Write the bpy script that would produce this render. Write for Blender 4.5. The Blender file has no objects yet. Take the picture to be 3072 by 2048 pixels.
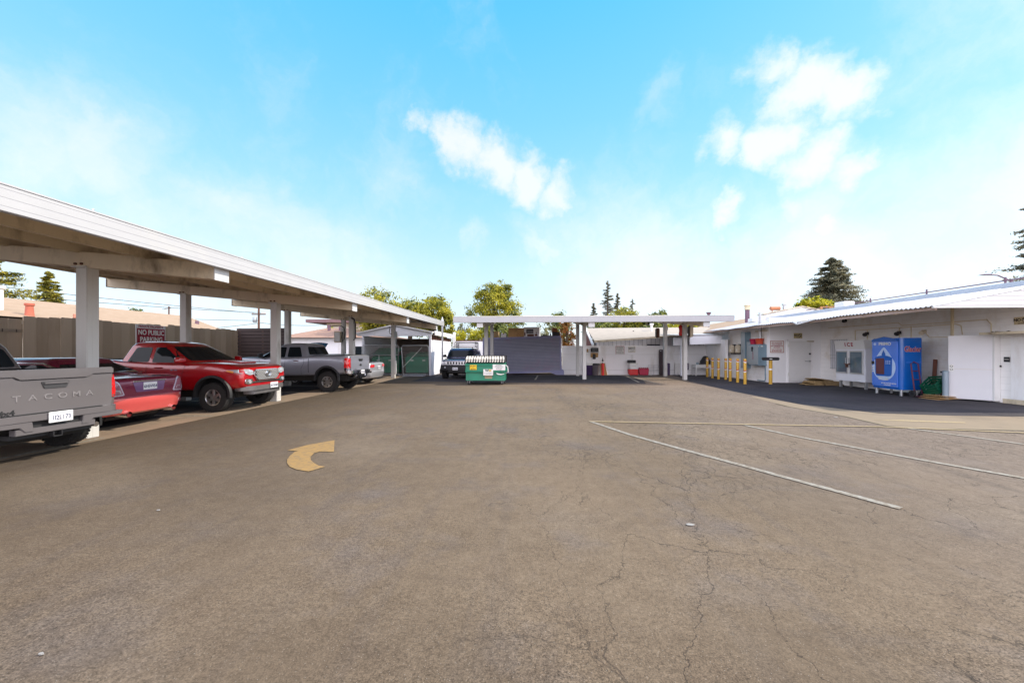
import bpy, bmesh, math, random
import numpy as np
from mathutils import Vector, Matrix
from mathutils.bvhtree import BVHTree

S = bpy.context.scene
COL = S.collection
PI = math.pi
rnd = random.Random(7)
rad = math.radians

# ------------------------------------------------------------------ materials
def new_mat(name):
    m = bpy.data.materials.new(name)
    m.use_nodes = True
    nt = m.node_tree
    return m, nt, nt.nodes['Principled BSDF']

def setp(b, **k):
    for n, v in k.items():
        if n in b.inputs:
            b.inputs[n].default_value = v

def rgba(c):
    return (c[0], c[1], c[2], 1.0)

def M(name, col, rough=.6, metal=0., var=.14, scale=3., bump=0., bscale=60., coat=0.,
      dirt=None, dlo=.52, dhi=.75, dscale=2., stretch=None, spec=.5):
    """painted / plain surface: base colour broken up by noise, optional stains and bump"""
    m, nt, b = new_mat(name)
    L, N = nt.links, nt.nodes
    tc = N.new('ShaderNodeTexCoord')
    vec = tc.outputs['Object']
    if stretch:
        mp = N.new('ShaderNodeMapping'); mp.inputs['Scale'].default_value = stretch
        L.new(vec, mp.inputs[0]); vec = mp.outputs[0]
    n1 = N.new('ShaderNodeTexNoise'); n1.inputs['Scale'].default_value = scale; n1.inputs['Detail'].default_value = 6
    L.new(vec, n1.inputs['Vector'])
    mx = N.new('ShaderNodeMix'); mx.data_type = 'RGBA'
    mx.inputs[6].default_value = rgba([max(0, c * (1 - var)) for c in col])
    mx.inputs[7].default_value = rgba([min(1, c * (1 + var)) for c in col])
    L.new(n1.outputs['Fac'], mx.inputs[0])
    out = mx.outputs[2]
    if dirt:
        n2 = N.new('ShaderNodeTexNoise'); n2.inputs['Scale'].default_value = dscale; n2.inputs['Detail'].default_value = 8
        n2.inputs['Roughness'].default_value = .65
        L.new(vec, n2.inputs['Vector'])
        mr = N.new('ShaderNodeMapRange'); mr.inputs[1].default_value = dlo; mr.inputs[2].default_value = dhi
        L.new(n2.outputs['Fac'], mr.inputs[0])
        m2 = N.new('ShaderNodeMix'); m2.data_type = 'RGBA'
        L.new(mr.outputs[0], m2.inputs[0]); L.new(out, m2.inputs[6]); m2.inputs[7].default_value = rgba(dirt)
        out = m2.outputs[2]
    L.new(out, b.inputs['Base Color'])
    setp(b, Roughness=rough, Metallic=metal)
    b.inputs['Coat Weight'].default_value = coat
    b.inputs['Coat Roughness'].default_value = .04
    b.inputs['Specular IOR Level'].default_value = spec
    if bump:
        n3 = N.new('ShaderNodeTexNoise'); n3.inputs['Scale'].default_value = bscale; n3.inputs['Detail'].default_value = 4
        L.new(vec, n3.inputs['Vector'])
        bp = N.new('ShaderNodeBump'); bp.inputs['Strength'].default_value = bump; bp.inputs['Distance'].default_value = .02
        L.new(n3.outputs['Fac'], bp.inputs['Height']); L.new(bp.outputs[0], b.inputs['Normal'])
    return m

def bands(name, col, col2, axis, pitch, width=.08, rough=.7, var=.12, bump=.4, soft=.03, dirt=None, dscale=1.2):
    """surface with regular thin lines every pitch metres along an axis (siding, board joints, block courses)"""
    m = M(name, col, rough, var=var, dirt=dirt, dscale=dscale)
    nt = m.node_tree; N, L = nt.nodes, nt.links
    b = N['Principled BSDF']
    src = b.inputs['Base Color'].links[0].from_socket
    tc = N.new('ShaderNodeTexCoord'); sp = N.new('ShaderNodeSeparateXYZ'); L.new(tc.outputs['Object'], sp.inputs[0])
    dv = N.new('ShaderNodeMath'); dv.operation = 'DIVIDE'; L.new(sp.outputs['XYZ'.index(axis)], dv.inputs[0]); dv.inputs[1].default_value = pitch
    fr = N.new('ShaderNodeMath'); fr.operation = 'FRACT'; L.new(dv.outputs[0], fr.inputs[0])
    sb = N.new('ShaderNodeMath'); sb.operation = 'SUBTRACT'; L.new(fr.outputs[0], sb.inputs[0]); sb.inputs[1].default_value = .5
    ab = N.new('ShaderNodeMath'); ab.operation = 'ABSOLUTE'; L.new(sb.outputs[0], ab.inputs[0])
    mr = N.new('ShaderNodeMapRange'); L.new(ab.outputs[0], mr.inputs[0])
    mr.inputs[1].default_value = .5 - width / 2 - soft; mr.inputs[2].default_value = .5 - width / 2
    mx = N.new('ShaderNodeMix'); mx.data_type = 'RGBA'; L.new(mr.outputs[0], mx.inputs[0]); L.new(src, mx.inputs[6]); mx.inputs[7].default_value = rgba(col2)
    L.new(mx.outputs[2], b.inputs['Base Color'])
    if bump:
        iv = N.new('ShaderNodeMath'); iv.operation = 'SUBTRACT'; iv.inputs[0].default_value = 1; L.new(mr.outputs[0], iv.inputs[1])
        bp = N.new('ShaderNodeBump'); bp.inputs['Strength'].default_value = bump; bp.inputs['Distance'].default_value = .02
        L.new(iv.outputs[0], bp.inputs['Height']); L.new(bp.outputs[0], b.inputs['Normal'])
    return m

def leaf_mat(name, dark, light, trans=.35):
    m, nt, b = new_mat(name)
    N, L = nt.nodes, nt.links
    g = N.new('ShaderNodeNewGeometry'); tc = N.new('ShaderNodeTexCoord')
    n1 = N.new('ShaderNodeTexNoise'); n1.inputs['Scale'].default_value = 1.1; n1.inputs['Detail'].default_value = 3
    L.new(tc.outputs['Object'], n1.inputs['Vector'])
    ad = N.new('ShaderNodeMath'); ad.operation = 'MULTIPLY_ADD'; ad.inputs[1].default_value = .5
    L.new(g.outputs['Random Per Island'], ad.inputs[0])
    ml = N.new('ShaderNodeMath'); ml.operation = 'MULTIPLY_ADD'; L.new(n1.outputs['Fac'], ml.inputs[0]); ml.inputs[1].default_value = 1.6; ml.inputs[2].default_value = -.55
    L.new(ml.outputs[0], ad.inputs[2])
    cr = N.new('ShaderNodeValToRGB'); L.new(ad.outputs[0], cr.inputs[0])
    cr.color_ramp.elements[0].color = rgba(dark); cr.color_ramp.elements[1].color = rgba(light)
    cr.color_ramp.elements[0].position = .15; cr.color_ramp.elements[1].position = .95
    L.new(cr.outputs[0], b.inputs['Base Color']); setp(b, Roughness=.55)
    t = N.new('ShaderNodeBsdfTranslucent'); L.new(cr.outputs[0], t.inputs[0])
    ms = N.new('ShaderNodeMixShader'); ms.inputs[0].default_value = trans
    L.new(b.outputs[0], ms.inputs[1]); L.new(t.outputs[0], ms.inputs[2])
    L.new(ms.outputs[0], N['Material Output'].inputs[0])
    return m

def glassy(name, col, rough=.03, spec=.8, coat=.6):
    m, nt, b = new_mat(name)
    setp(b, **{'Base Color': rgba(col), 'Roughness': rough})
    b.inputs['Specular IOR Level'].default_value = spec
    b.inputs['Coat Weight'].default_value = coat; b.inputs['Coat Roughness'].default_value = .02
    return m

# ------------------------------------------------------------------ mesh collecting
class MB:
    def __init__(s):
        s.v, s.f = [], []

    def add(s, vs, fs):
        k = len(s.v)
        s.v += [tuple(p) for p in vs]
        s.f += [tuple(i + k for i in f) for f in fs]
        return s

    def box(s, x0, x1, y0, y1, z0, z1, m=None):
        vs = [(x0, y0, z0), (x1, y0, z0), (x1, y1, z0), (x0, y1, z0), (x0, y0, z1), (x1, y0, z1), (x1, y1, z1), (x0, y1, z1)]
        if m is not None:
            vs = [m @ Vector(p) for p in vs]
        return s.add(vs, [(0, 3, 2, 1), (4, 5, 6, 7), (0, 1, 5, 4), (1, 2, 6, 5), (2, 3, 7, 6), (3, 0, 4, 7)])

    def bar(s, p0, p1, w, h, up=(0, 0, 1)):
        """rectangular bar between two points, w across, h along up"""
        p0, p1 = Vector(p0), Vector(p1); d = (p1 - p0).normalized(); up = Vector(up)
        sd = d.cross(up).normalized(); u = sd.cross(d).normalized()
        a, b = sd * w / 2, u * h / 2
        vs = [p0 - a - b, p0 + a - b, p0 + a + b, p0 - a + b, p1 - a - b, p1 + a - b, p1 + a + b, p1 - a + b]
        return s.add(vs, [(0, 1, 2, 3), (4, 7, 6, 5), (0, 4, 5, 1), (1, 5, 6, 2), (2, 6, 7, 3), (3, 7, 4, 0)])

    def prism(s, pts, vec):
        n = len(pts); v = Vector(vec)
        vs = [Vector(p) for p in pts] + [Vector(p) + v for p in pts]
        fs = [tuple(range(n - 1, -1, -1)), tuple(range(n, 2 * n))] + [(i, (i + 1) % n, n + (i + 1) % n, n + i) for i in range(n)]
        return s.add(vs, fs)

    def poly(s, pts):
        return s.add(pts, [tuple(range(len(pts)))])

    def tube(s, path, r, n=8, cap=True):
        P = [Vector(p) for p in path]; rings = []
        rs = r if isinstance(r, (list, tuple)) else [r] * len(P)
        for i, p in enumerate(P):
            d = ((P[min(i + 1, len(P) - 1)] - P[max(i - 1, 0)])).normalized()
            a = Vector((0, 0, 1)) if abs(d.z) < .9 else Vector((1, 0, 0))
            u = d.cross(a).normalized(); w = d.cross(u)
            rings.append([p + (u * math.cos(2 * PI * k / n) + w * math.sin(2 * PI * k / n)) * rs[i] for k in range(n)])
        vs = [q for rg in rings for q in rg]; fs = []
        for i in range(len(P) - 1):
            for k in range(n):
                fs.append((i * n + k, i * n + (k + 1) % n, (i + 1) * n + (k + 1) % n, (i + 1) * n + k))
        if cap:
            fs += [tuple(range(n - 1, -1, -1)), tuple((len(P) - 1) * n + k for k in range(n))]
        return s.add(vs, fs)

    def cyl(s, p0, p1, r0, r1=None, n=16):
        return s.tube([p0, p1], [r0, r0 if r1 is None else r1], n)

    def lathe(s, prof, c=(0, 0, 0), axis='z', n=32, close=False):
        c = Vector(c); vs = []; k = len(prof)
        for i in range(n):
            a = 2 * PI * i / n
            for (r, h) in prof:
                x, y = r * math.cos(a), r * math.sin(a)
                vs.append(c + (Vector((x, y, h)) if axis == 'z' else Vector((x, h, y)) if axis == 'y' else Vector((h, x, y))))
        fs = []
        for i in range(n):
            j = (i + 1) % n
            for q in range(k if close else k - 1):
                w = (q + 1) % k
                fs.append((i * k + q, j * k + q, j * k + w, i * k + w))
        return s.add(vs, fs)

    def text(s, txt, size, m, ext=.002, bold=0., sx=1., align='CENTER'):
        cu = bpy.data.curves.new('lettering', 'FONT'); cu.body = txt; cu.size = size
        cu.align_x = align; cu.align_y = 'CENTER'; cu.extrude = ext; cu.offset = bold * size; cu.resolution_u = 3
        o = bpy.data.objects.new('lettering', cu); COL.objects.link(o)
        me = bpy.data.meshes.new_from_object(o.evaluated_get(bpy.context.evaluated_depsgraph_get()))
        vs = [m @ Vector((p.co.x * sx, p.co.y, p.co.z)) for p in me.vertices]
        s.add(vs, [tuple(p.vertices) for p in me.polygons])
        bpy.data.objects.remove(o); bpy.data.curves.remove(cu); bpy.data.meshes.remove(me)
        return s

    def mesh(s, name, ofs=(0, 0, 0)):
        me = bpy.data.meshes.new(name)
        o = Vector(ofs)
        me.from_pydata([Vector(p) - o for p in s.v], [], s.f)
        me.validate(); me.update()
        return me

    def build(s, name, mat, parent=None, smooth=False, bevel=0., label=None, fix=True, ofs=None):
        if ofs is None:
            ofs = root_of(parent).location if parent is not None and root_of(parent).name in WORLD else (0, 0, 0)
        me = s.mesh(name, ofs)
        if fix or bevel:
            bm = bmesh.new(); bm.from_mesh(me)
            if fix:
                bmesh.ops.recalc_face_normals(bm, faces=bm.faces)
            if bevel:
                es = [e for e in bm.edges if len(e.link_faces) == 2 and e.calc_face_angle() > .5]
                bmesh.ops.bevel(bm, geom=es, offset=bevel, segments=2, affect='EDGES', clamp_overlap=True)
            bm.to_mesh(me); bm.free()
        if smooth:
            me.polygons.foreach_set('use_smooth', [True] * len(me.polygons))
            me.set_sharp_from_angle(angle=rad(38))
        return link(name, me, mat, parent, label)

WORLD = set()

def root_of(o):
    while o.parent is not None:
        o = o.parent
    return o

def link(name, me, mat, parent=None, label=None):
    o = bpy.data.objects.new(name, me); COL.objects.link(o)
    if mat is not None and me is not None:
        if len(me.materials) == 0:
            me.materials.append(mat)
    if parent is not None:
        o.parent = parent
    if label:
        o['label'] = label
    return o

def thing(name, label, cat, loc=(0, 0, 0), rotz=0., group=None, world=True):
    """an Empty at the thing's base; with world=True its parts are given in world coordinates"""
    o = bpy.data.objects.new(name, None); COL.objects.link(o)
    o.empty_display_size = .2
    o.location = loc; o.rotation_euler = (0, 0, rotz)
    o['label'] = label; o['category'] = cat
    if group: o['group'] = group
    if world: WORLD.add(o.name)
    return o

def solo(mb, name, mat, label, cat, group=None, **k):
    """a thing that is one mesh; origin at the bottom centre of its box"""
    xs, ys, zs = zip(*[tuple(p) for p in mb.v])
    c = Vector(((min(xs) + max(xs)) / 2, (min(ys) + max(ys)) / 2, min(zs)))
    o = mb.build(name, mat, None, ofs=c, **k); o.location = c
    o['label'] = label; o['category'] = cat
    if group: o['group'] = group
    return o

def struct(mb, name, mat, **k):
    o = mb.build(name, mat, None, **k); o['kind'] = 'structure'
    return o

def copy_tree(o, parent=None):
    c = o.copy(); COL.objects.link(c); c.parent = parent
    for ch in list(o.children):
        copy_tree(ch, c)
    return c

def rp(pts, r, n=4):
    """polygon with rounded corners (2D)"""
    out = []; k = len(pts)
    for i in range(k):
        p = Vector(pts[i]); a = Vector(pts[i - 1]); b = Vector(pts[(i + 1) % k])
        ri = r[i] if isinstance(r, (list, tuple)) else r
        if ri <= 0:
            out.append(tuple(p)); continue
        da, db = a - p, b - p
        t = min(ri, da.length * .48, db.length * .48)
        q0, q1 = p + da.normalized() * t, p + db.normalized() * t
        for j in range(n + 1):
            u = j / n
            out.append(tuple(q0 * (1 - u) ** 2 + p * 2 * u * (1 - u) + q1 * u * u))
    return out

def frame(o, xdir, ydir):
    """matrix that puts text/plates with local x along xdir and local y along ydir at o"""
    x = Vector(xdir).normalized(); y = Vector(ydir).normalized(); z = x.cross(y)
    m = Matrix((x, y, z)).transposed().to_4x4(); m.translation = Vector(o)
    return m

FACE_S = lambda p: frame(p, (1, 0, 0), (0, 0, 1))     # faces -y (towards the lot)
FACE_W = lambda p: frame(p, (0, -1, 0), (0, 0, 1))    # faces -x
FACE_E = lambda p: frame(p, (0, 1, 0), (0, 0, 1))     # faces +x
# ------------------------------------------------------------------ vehicles (local: +x forward, x measured from the rear bumper)
mt_tyre = M('tyre_rubber', (.018, .017, .017), .85, var=.3, scale=9, bump=.5, bscale=45)
mt_black = M('black_plastic', (.02, .02, .022), .55, var=.25, scale=8)
mt_well = M('wheel_well_black', (.006, .006, .007), .9)
mt_glass = glassy('car_glass', (.01, .014, .018), .03, .16, 0)
mt_mesh = M('grille_silver_mesh', (.42, .42, .43), .35, .35, var=.1)
mt_chrome = M('chrome', (.75, .75, .77), .14, 1., var=.08)
mt_alloy = M('alloy_rim', (.62, .61, .6), .28, .9, var=.12)
mt_dkalloy = M('dark_alloy', (.07, .07, .075), .4, .7)
mt_red = M('red_lens', (.62, .008, .01), .12, var=.2, scale=12, coat=.8)
mt_lens = M('clear_lens', (.5, .53, .58), .1, .35, var=.45, scale=22, coat=.8)
mt_amber = M('amber_lens', (.8, .25, .02), .15, coat=.6)
mt_plate = M('plate_white', (.78, .78, .8), .45, var=.05)
mt_ink = M('plate_ink', (.03, .04, .12), .5)
mt_gap = M('panel_gap', (.008, .008, .01), .9)
mt_under = M('underbody', (.02, .018, .016), .85, var=.4, scale=4)

class Car:
    def __init__(s, name, label, cat, loc, rotz, L, paint):
        s.e = thing(name, label, cat, loc, rotz, world=False)
        s.L, s.paint = L, paint

    def body(s, st, gh, axles, tr, cut=None, crown=.012, wellw=.34, low=.62, rings=None):
        h0 = s.L / 2
        n_half = None; vs = []; rings_n = 0
        for (x, hw, zb, zt) in st:
            h = zt - zb
            half = [(.0, zb), (low * hw, zb), (.93 * hw, zb + .025), (.985 * hw, zb + .16 * h), (hw, zb + .46 * h), (.988 * hw, zb + .76 * h),
                    (.965 * hw, zt - .075), (.935 * hw, zt - .012), (.8 * hw, zt + .004), (0., zt + crown)]
            ring = [(x - h0, y, z) for y, z in half] + [(x - h0, -y, z) for y, z in half[-2:0:-1]]
            rings_n = len(ring); vs += ring
        k = rings_n; n = len(st); fs = []
        for i in range(n - 1):
            for j in range(k):
                fs.append((i * k + j, i * k + (j + 1) % k, (i + 1) * k + (j + 1) % k, (i + 1) * k + j))
        fs += [tuple(range(k)), tuple(reversed([(n - 1) * k + j for j in range(k)]))]
        mb = MB().add(vs, fs)
        o = mb.build('body', s.paint)
        o.data.materials.append(mt_well)
        o.modifiers.new('s', 'SUBSURF').levels = 2
        cutters = []
        wy = max(q[1] for q in st)
        for ax in axles:
            for sg in (-1, 1):
                c = MB().cyl((ax - h0, sg * (wy - wellw), tr), (ax - h0, sg * (wy + .3), tr), tr * 1.2, n=40)
                cutters.append(c.build('cutter', mt_well))
        if cut:
            x0, x1, yw, z0 = cut
            cutters.append(MB().box(x0 - h0, x1 - h0, -yw, yw, z0, 2.2).build('cutter', mt_well))
        for c in cutters:
            md = o.modifiers.new('b', 'BOOLEAN'); md.object = c; md.operation = 'DIFFERENCE'; md.solver = 'EXACT'
            try: md.material_mode = 'TRANSFER'
            except Exception: pass
        bpy.context.view_layer.update()
        me = bpy.data.meshes.new_from_object(o.evaluated_get(bpy.context.evaluated_depsgraph_get()))
        for c in cutters + [o]:
            bpy.data.objects.remove(c)
        bm = bmesh.new(); bm.from_mesh(me)
        mats = [m.name for m in me.materials]
        # cab: a stack of rounded rings
        if gh:
            zb, z1, zt, xr, xrt, xf, xft, hb, ht, bulge = gh
            def ring(z, a, b, hw, bu, r=.11):
                P = [(a, hw), (a - .03, 0), (a, -hw), (b, -hw), (b + bu * .7, -hw * .5), (b + bu, 0), (b + bu * .7, hw * .5), (b, hw)]
                return [bm.verts.new((p[0] - h0, p[1], z)) for p in rp(P, [r, .3, r, r, .3, .3, .3, r], 5)]
            RR = [ring(zb, xr, xf, hb, bulge), ring(z1, xrt, xft, ht, bulge * .8),
                  ring(z1 + (zt - z1) * .62, xrt + .05, xft - .12, ht - .055, bulge * .8), ring(zt, xrt + .22, xft - .34, ht - .2, bulge * .5)]
            for A, B in zip(RR, RR[1:]):
                q = len(A)
                for i in range(q):
                    bm.faces.new((A[i], B[i], B[(i + 1) % q], A[(i + 1) % q]))
            bm.faces.new(RR[-1][::-1])
        bmesh.ops.recalc_face_normals(bm, faces=bm.faces)
        bm.to_mesh(me); bm.free()
        me.polygons.foreach_set('use_smooth', [True] * len(me.polygons)); me.set_sharp_from_angle(angle=rad(42))
        me.name = 'body'
        s.b = link('body', me, None, s.e)
        s.bvh = BVHTree.FromPolygons([v.co for v in me.vertices], [tuple(p.vertices) for p in me.polygons])
        s.wy = wy
        return s

    def hit(s, axis, sg, a, b):
        if axis == 'y':
            o, d = Vector((a - s.L / 2, sg * 3, b)), Vector((0, -sg, 0))
        elif axis == 'x':
            o, d = Vector((sg * 6, a, b)), Vector((-sg, 0, 0))
        else:
            o, d = Vector((a - s.L / 2, b, 4)), Vector((0, 0, -1))
        r = s.bvh.ray_cast(o, d)
        return r[0], d

    def decal(s, polys, axis, sg, mat, name, off=.006, thick=.0, parent=None, label=None, step=.07, smooth=True):
        """sheets that follow the body: 2D polygons projected along an axis"""
        bm = bmesh.new()
        for poly in polys:
            vv = [bm.verts.new((p[0], p[1], 0)) for p in poly]
            bm.faces.new(vv)
        bmesh.ops.triangulate(bm, faces=bm.faces[:])
        for _ in range(5):
            es = [e for e in bm.edges if e.calc_length() > step * 1.6]
            if not es: break
            bmesh.ops.subdivide_edges(bm, edges=es, cuts=1)
            bmesh.ops.triangulate(bm, faces=[f for f in bm.faces if len(f.verts) > 3])
        last = None
        miss = []
        for v in bm.verts:
            p, d = s.hit(axis, sg, v.co.x, v.co.y)
            if p is None:
                miss.append(v); continue
            last = p - d * off; v.co = last
        if miss and last is not None:
            for v in miss:
                a, b = v.co.x, v.co.y
                v.co = Vector((a - s.L / 2, last.y, b)) if axis == 'y' else Vector((last.x, a, b)) if axis == 'x' else Vector((a - s.L / 2, b, last.z))
        if thick:
            dd = {'y': Vector((0, sg, 0)), 'x': Vector((sg, 0, 0)), 'z': Vector((0, 0, 1))}[axis]
            r = bmesh.ops.extrude_face_region(bm, geom=bm.faces[:])
            for q in r['geom']:
                if isinstance(q, bmesh.types.BMVert): q.co += dd * thick
        bmesh.ops.recalc_face_normals(bm, faces=bm.faces)
        if not thick:
            dd = {'y': Vector((0, sg, 0)), 'x': Vector((sg, 0, 0)), 'z': Vector((0, 0, 1))}[axis]
            if sum((f.normal.dot(dd) * f.calc_area() for f in bm.faces)) < 0:
                bmesh.ops.reverse_faces(bm, faces=bm.faces[:])
        me = bpy.data.meshes.new(name); bm.to_mesh(me); bm.free()
        if smooth:
            me.polygons.foreach_set('use_smooth', [True] * len(me.polygons)); me.set_sharp_from_angle(angle=rad(35))
        return link(name, me, mat, parent or s.e, label)

    def strip(s, pts, w, axis, sg, mat, name, off=.004, parent=None):
        polys = []
        for p, q in zip(pts, pts[1:]):
            p, q = Vector(p), Vector(q); d = (q - p).normalized(); nn = Vector((-d.y, d.x)) * w / 2
            n = max(1, int((q - p).length / .1))
            for i in range(n):
                a, b = p.lerp(q, i / n), p.lerp(q, (i + 1) / n)
                polys.append([a - nn, a + nn, b + nn, b - nn])
        return s.decal(polys, axis, sg, mat, name, off, parent=parent, smooth=False)

    def arch(s, ax, tr, sg, mat, w=.07, out=.03, a0=-8, a1=188):
        h0 = s.L / 2; mb = MB(); vs = []; fs = []; K = 26
        r0, r1 = tr * 1.17, tr * 1.17 + w
        for i in range(K + 1):
            a = rad(a0 + (a1 - a0) * i / K); c, sn = math.cos(a), math.sin(a)
            z1 = tr + r1 * sn
            p, d = s.hit('y', sg, ax + r1 * c * 1.03, max(z1, .5) + .01)
            y = abs(p.y) if p is not None else s.wy
            y = max(y, s.wy - .03)
            for (r, yy) in ((r0, y - .1), (r0, y + out), (r1 - .02, y + out * .9), (r1, y - .03)):
                vs.append((ax - h0 + r * c, sg * yy, tr + r * sn))
        for i in range(K):
            for j in range(3):
                fs.append((i * 4 + j, i * 4 + j + 1, i * 4 + j + 5, i * 4 + j + 4))
        mb.add(vs, fs)
        return mb.build('fender_flare', mat, s.e, smooth=True)

    def wheel(s, ax, sg, r, w, rr, style, mat, y=None):
        e = bpy.data.objects.new('wheel', None); COL.objects.link(e); e.parent = s.e
        e.location = (ax - s.L / 2, sg * ((y or s.wy - .03) - w / 2), r)
        e.rotation_euler = (0, 0, 0 if sg > 0 else PI)
        h = w / 2
        t = MB().lathe([(rr, -h * .8), (rr * 1.05, -h * .95), (r * .86, -h), (r * .955, -h * .92), (r * .99, -h * .72), (r, -h * .4), (r, h * .4), (r * .99, h * .72), (r * .955, h * .92), (r * .86, h), (rr * 1.05, h * .95), (rr, h * .8)], axis='y', n=44)
        for i in range(36):        # tread blocks
            a = 2 * PI * i / 36
            for k, yy in enumerate((-.8, -.3, .3, .8)):
                m = Matrix.Rotation(a + (k % 2) * .09, 4, 'Y')
                t.box(-.022, .022, (yy - .2) * h, (yy + .2) * h, r * (.985 if abs(yy) < .5 else .95), r * (1.012 if abs(yy) < .5 else .985), m)
        t.build('tyre', mt_tyre, e, smooth=True)
        b = MB().lathe([(rr, -h * .8), (rr * .97, h * .1), (.02, h * .25)], axis='y', n=32)
        b.build('brake_disc', mt_under, e, smooth=True)
        q = MB().lathe([(rr * 1.02, h * .72), (rr * 1.04, h * .93), (rr * .96, h * .95), (rr * .9, h * .78), (rr * .9, h * .3)], axis='y', n=36)
        q.cyl((0, h * .3, 0), (0, h * .82, 0), rr * .24, rr * .18, n=20)
        ns, sw, split = style
        for i in range(ns):
            a = 2 * PI * i / ns
            for dv in ((-split, split) if split else (0,)):
                m = Matrix.Rotation(a, 4, 'Y')
                P0 = [(-sw * .55, h * .35, rr * .12), (sw * .55, h * .35, rr * .12), (sw * .5, h * .86, rr * .12), (-sw * .5, h * .86, rr * .12)]
                P1 = [(-sw * .5 + dv, h * .4, rr * .95), (sw * .5 + dv, h * .4, rr * .95), (sw * .42 + dv, h * .84, rr * .95), (-sw * .42 + dv, h * .84, rr * .95)]
                vs = [m @ Vector(p) for p in P0 + P1]
                q.add(vs, [(0, 1, 2, 3), (7, 6, 5, 4), (0, 4, 5, 1), (1, 5, 6, 2), (2, 6, 7, 3), (3, 7, 4, 0)])
        q.build('rim', mat, e, smooth=True, bevel=.004)

    def wheels(s, axles, r, w, rr, style, mat):
        for ax in axles:
            for sg in (-1, 1):
                s.wheel(ax, sg, r, w, rr, style, mat)

    def mb(s):
        return MB()

    def part(s, name, fn, mat, bevel=.01, smooth=True, parent=None, label=None):
        m = MB(); fn(m, s.L / 2)
        return m.build(name, mat, parent or s.e, smooth=smooth, bevel=bevel, label=label)

    def handle(s, x, z, sg, mat):
        p, d = s.hit('y', sg, x, z); y = p.y
        s.part('door_handle', lambda m, h: m.box(x - .1 - h, x + .1 - h, min(y, y + sg * .035), max(y, y + sg * .035), z - .016, z + .016), mat, .008)

    def mirror(s, x, z, sg, mat, capmat=None):
        p, d = s.hit('y', sg, x, z - .06); y = p.y
        def f(m, h):
            vs = []
            for (dx, sc) in ((-.05, .94), (.0, 1.), (.07, .86), (.11, .5)):
                for (yy, zz) in rp([(.05, -.085 * sc), (.25 * sc, -.07 * sc), (.24 * sc, .08 * sc), (.06, .1 * sc)], .04, 3):
                    vs.append((x + dx - h, y + sg * yy, z + zz))
            k = len(vs) // 4
            fs = [tuple(range(k)), tuple(range(3 * k, 4 * k))] + [(i * k + j, i * k + (j + 1) % k, (i + 1) * k + (j + 1) % k, (i + 1) * k + j) for i in range(3) for j in range(k)]
            m.add(vs, fs)
            m.bar((x - h, y - sg * .02, z - .07), (x - h, y + sg * .1, z - .05), .05, .04)
        return s.part('mirror', f, mat, 0)

    def plate(s, x, y, z, sg, txt, w=.305, h=.155, parent=None, frame_m=None):
        """licence plate facing along sg*x"""
        pl = s.part('licence_plate', lambda m, h0: m.box(x - h0 - .006, x - h0 + .006, y - w / 2, y + w / 2, z - h / 2, z + h / 2), mt_plate, .004)
        m = MB()
        q = frame((x - s.L / 2 + sg * .008, y, z - .012), (0, sg, 0), (0, 0, 1))
        m.text(txt, .092, q, .001, .012, .82)
        m.build('plate_number', mt_ink, pl, fix=False)
        return pl

    def lift(s, dz):
        for ch in s.e.children:
            if not ch.name.startswith('wheel'): ch.location.z += dz
        return s

    def shade(s, x0, x1, yw, z0, z1):
        s.part('chassis', lambda m, h: m.box(x0 - h, x1 - h, -yw, yw, z0, z1).cyl((.9 - h, -.6, .38), (.9 - h, .6, .38), .07), mt_under, .03)

def paint(name, col, metal=.35, rough=.28, var=.1):
    return M(name, col, rough, metal, var=var, scale=1.5, coat=1.)

def side_glass(c, wins, sgs=(-1, 1), off=.005, trim=None):
    for sg in sgs:
        for w in wins:
            g = c.decal([rp(w, .05)], 'y', sg, mt_glass, 'side_window', off)

PICK_GH = (1.12, 1.66, 1.79, 1.74, 1.95, 3.98, 3.0, .87, .69, .16)

def pickup_shape(c, front_hi=0., cutz=.78):
    st = [(.1, .84, .66, 1.22), (.13, .905, .6, 1.29), (.22, .93, .56, 1.315), (.7, .94, .52, 1.32), (1.3, .945, .5, 1.32), (1.74, .945, .48, 1.3), (1.8, .945, .48, 1.27),
          (2.6, .94, .46, 1.23), (3.4, .94, .46, 1.215), (3.85, .94, .46, 1.225), (4.25, .935, .47, 1.225), (4.7, .925, .48, 1.2), (5.0, .9, .5, 1.15), (5.16, .86, .52, 1.09), (5.23, .8, .56, 1.02), (5.245, .76, .6, .96)]
    return c.body(st, PICK_GH, (.98, 4.47), .385, cut=(.2, 1.62, .74, cutz))

def pickup_lines(c):
    for sg in (-1, 1):
        c.strip([(1.71, .55), (1.71, 1.3)], .018, 'y', sg, mt_gap, 'bed_gap')
        c.strip([(2.66, .55), (2.66, 1.2)], .008, 'y', sg, mt_gap, 'door_gap')
        c.strip([(3.66, .55), (3.66, .95), (3.74, 1.2)], .008, 'y', sg, mt_gap, 'door_gap')
        c.strip([(1.9, 1.2), (1.9, .98), (2.0, .8), (2.0, .56)], .008, 'y', sg, mt_gap, 'door_gap')
    c.shade(.3, 4.9, .62, .28, .56)

PICK_WIN = [[(2.02, 1.245), (2.62, 1.235), (2.62, 1.63), (2.17, 1.63)], [(2.72, 1.23), (3.66, 1.22), (3.12, 1.63), (2.72, 1.63)]]

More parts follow.
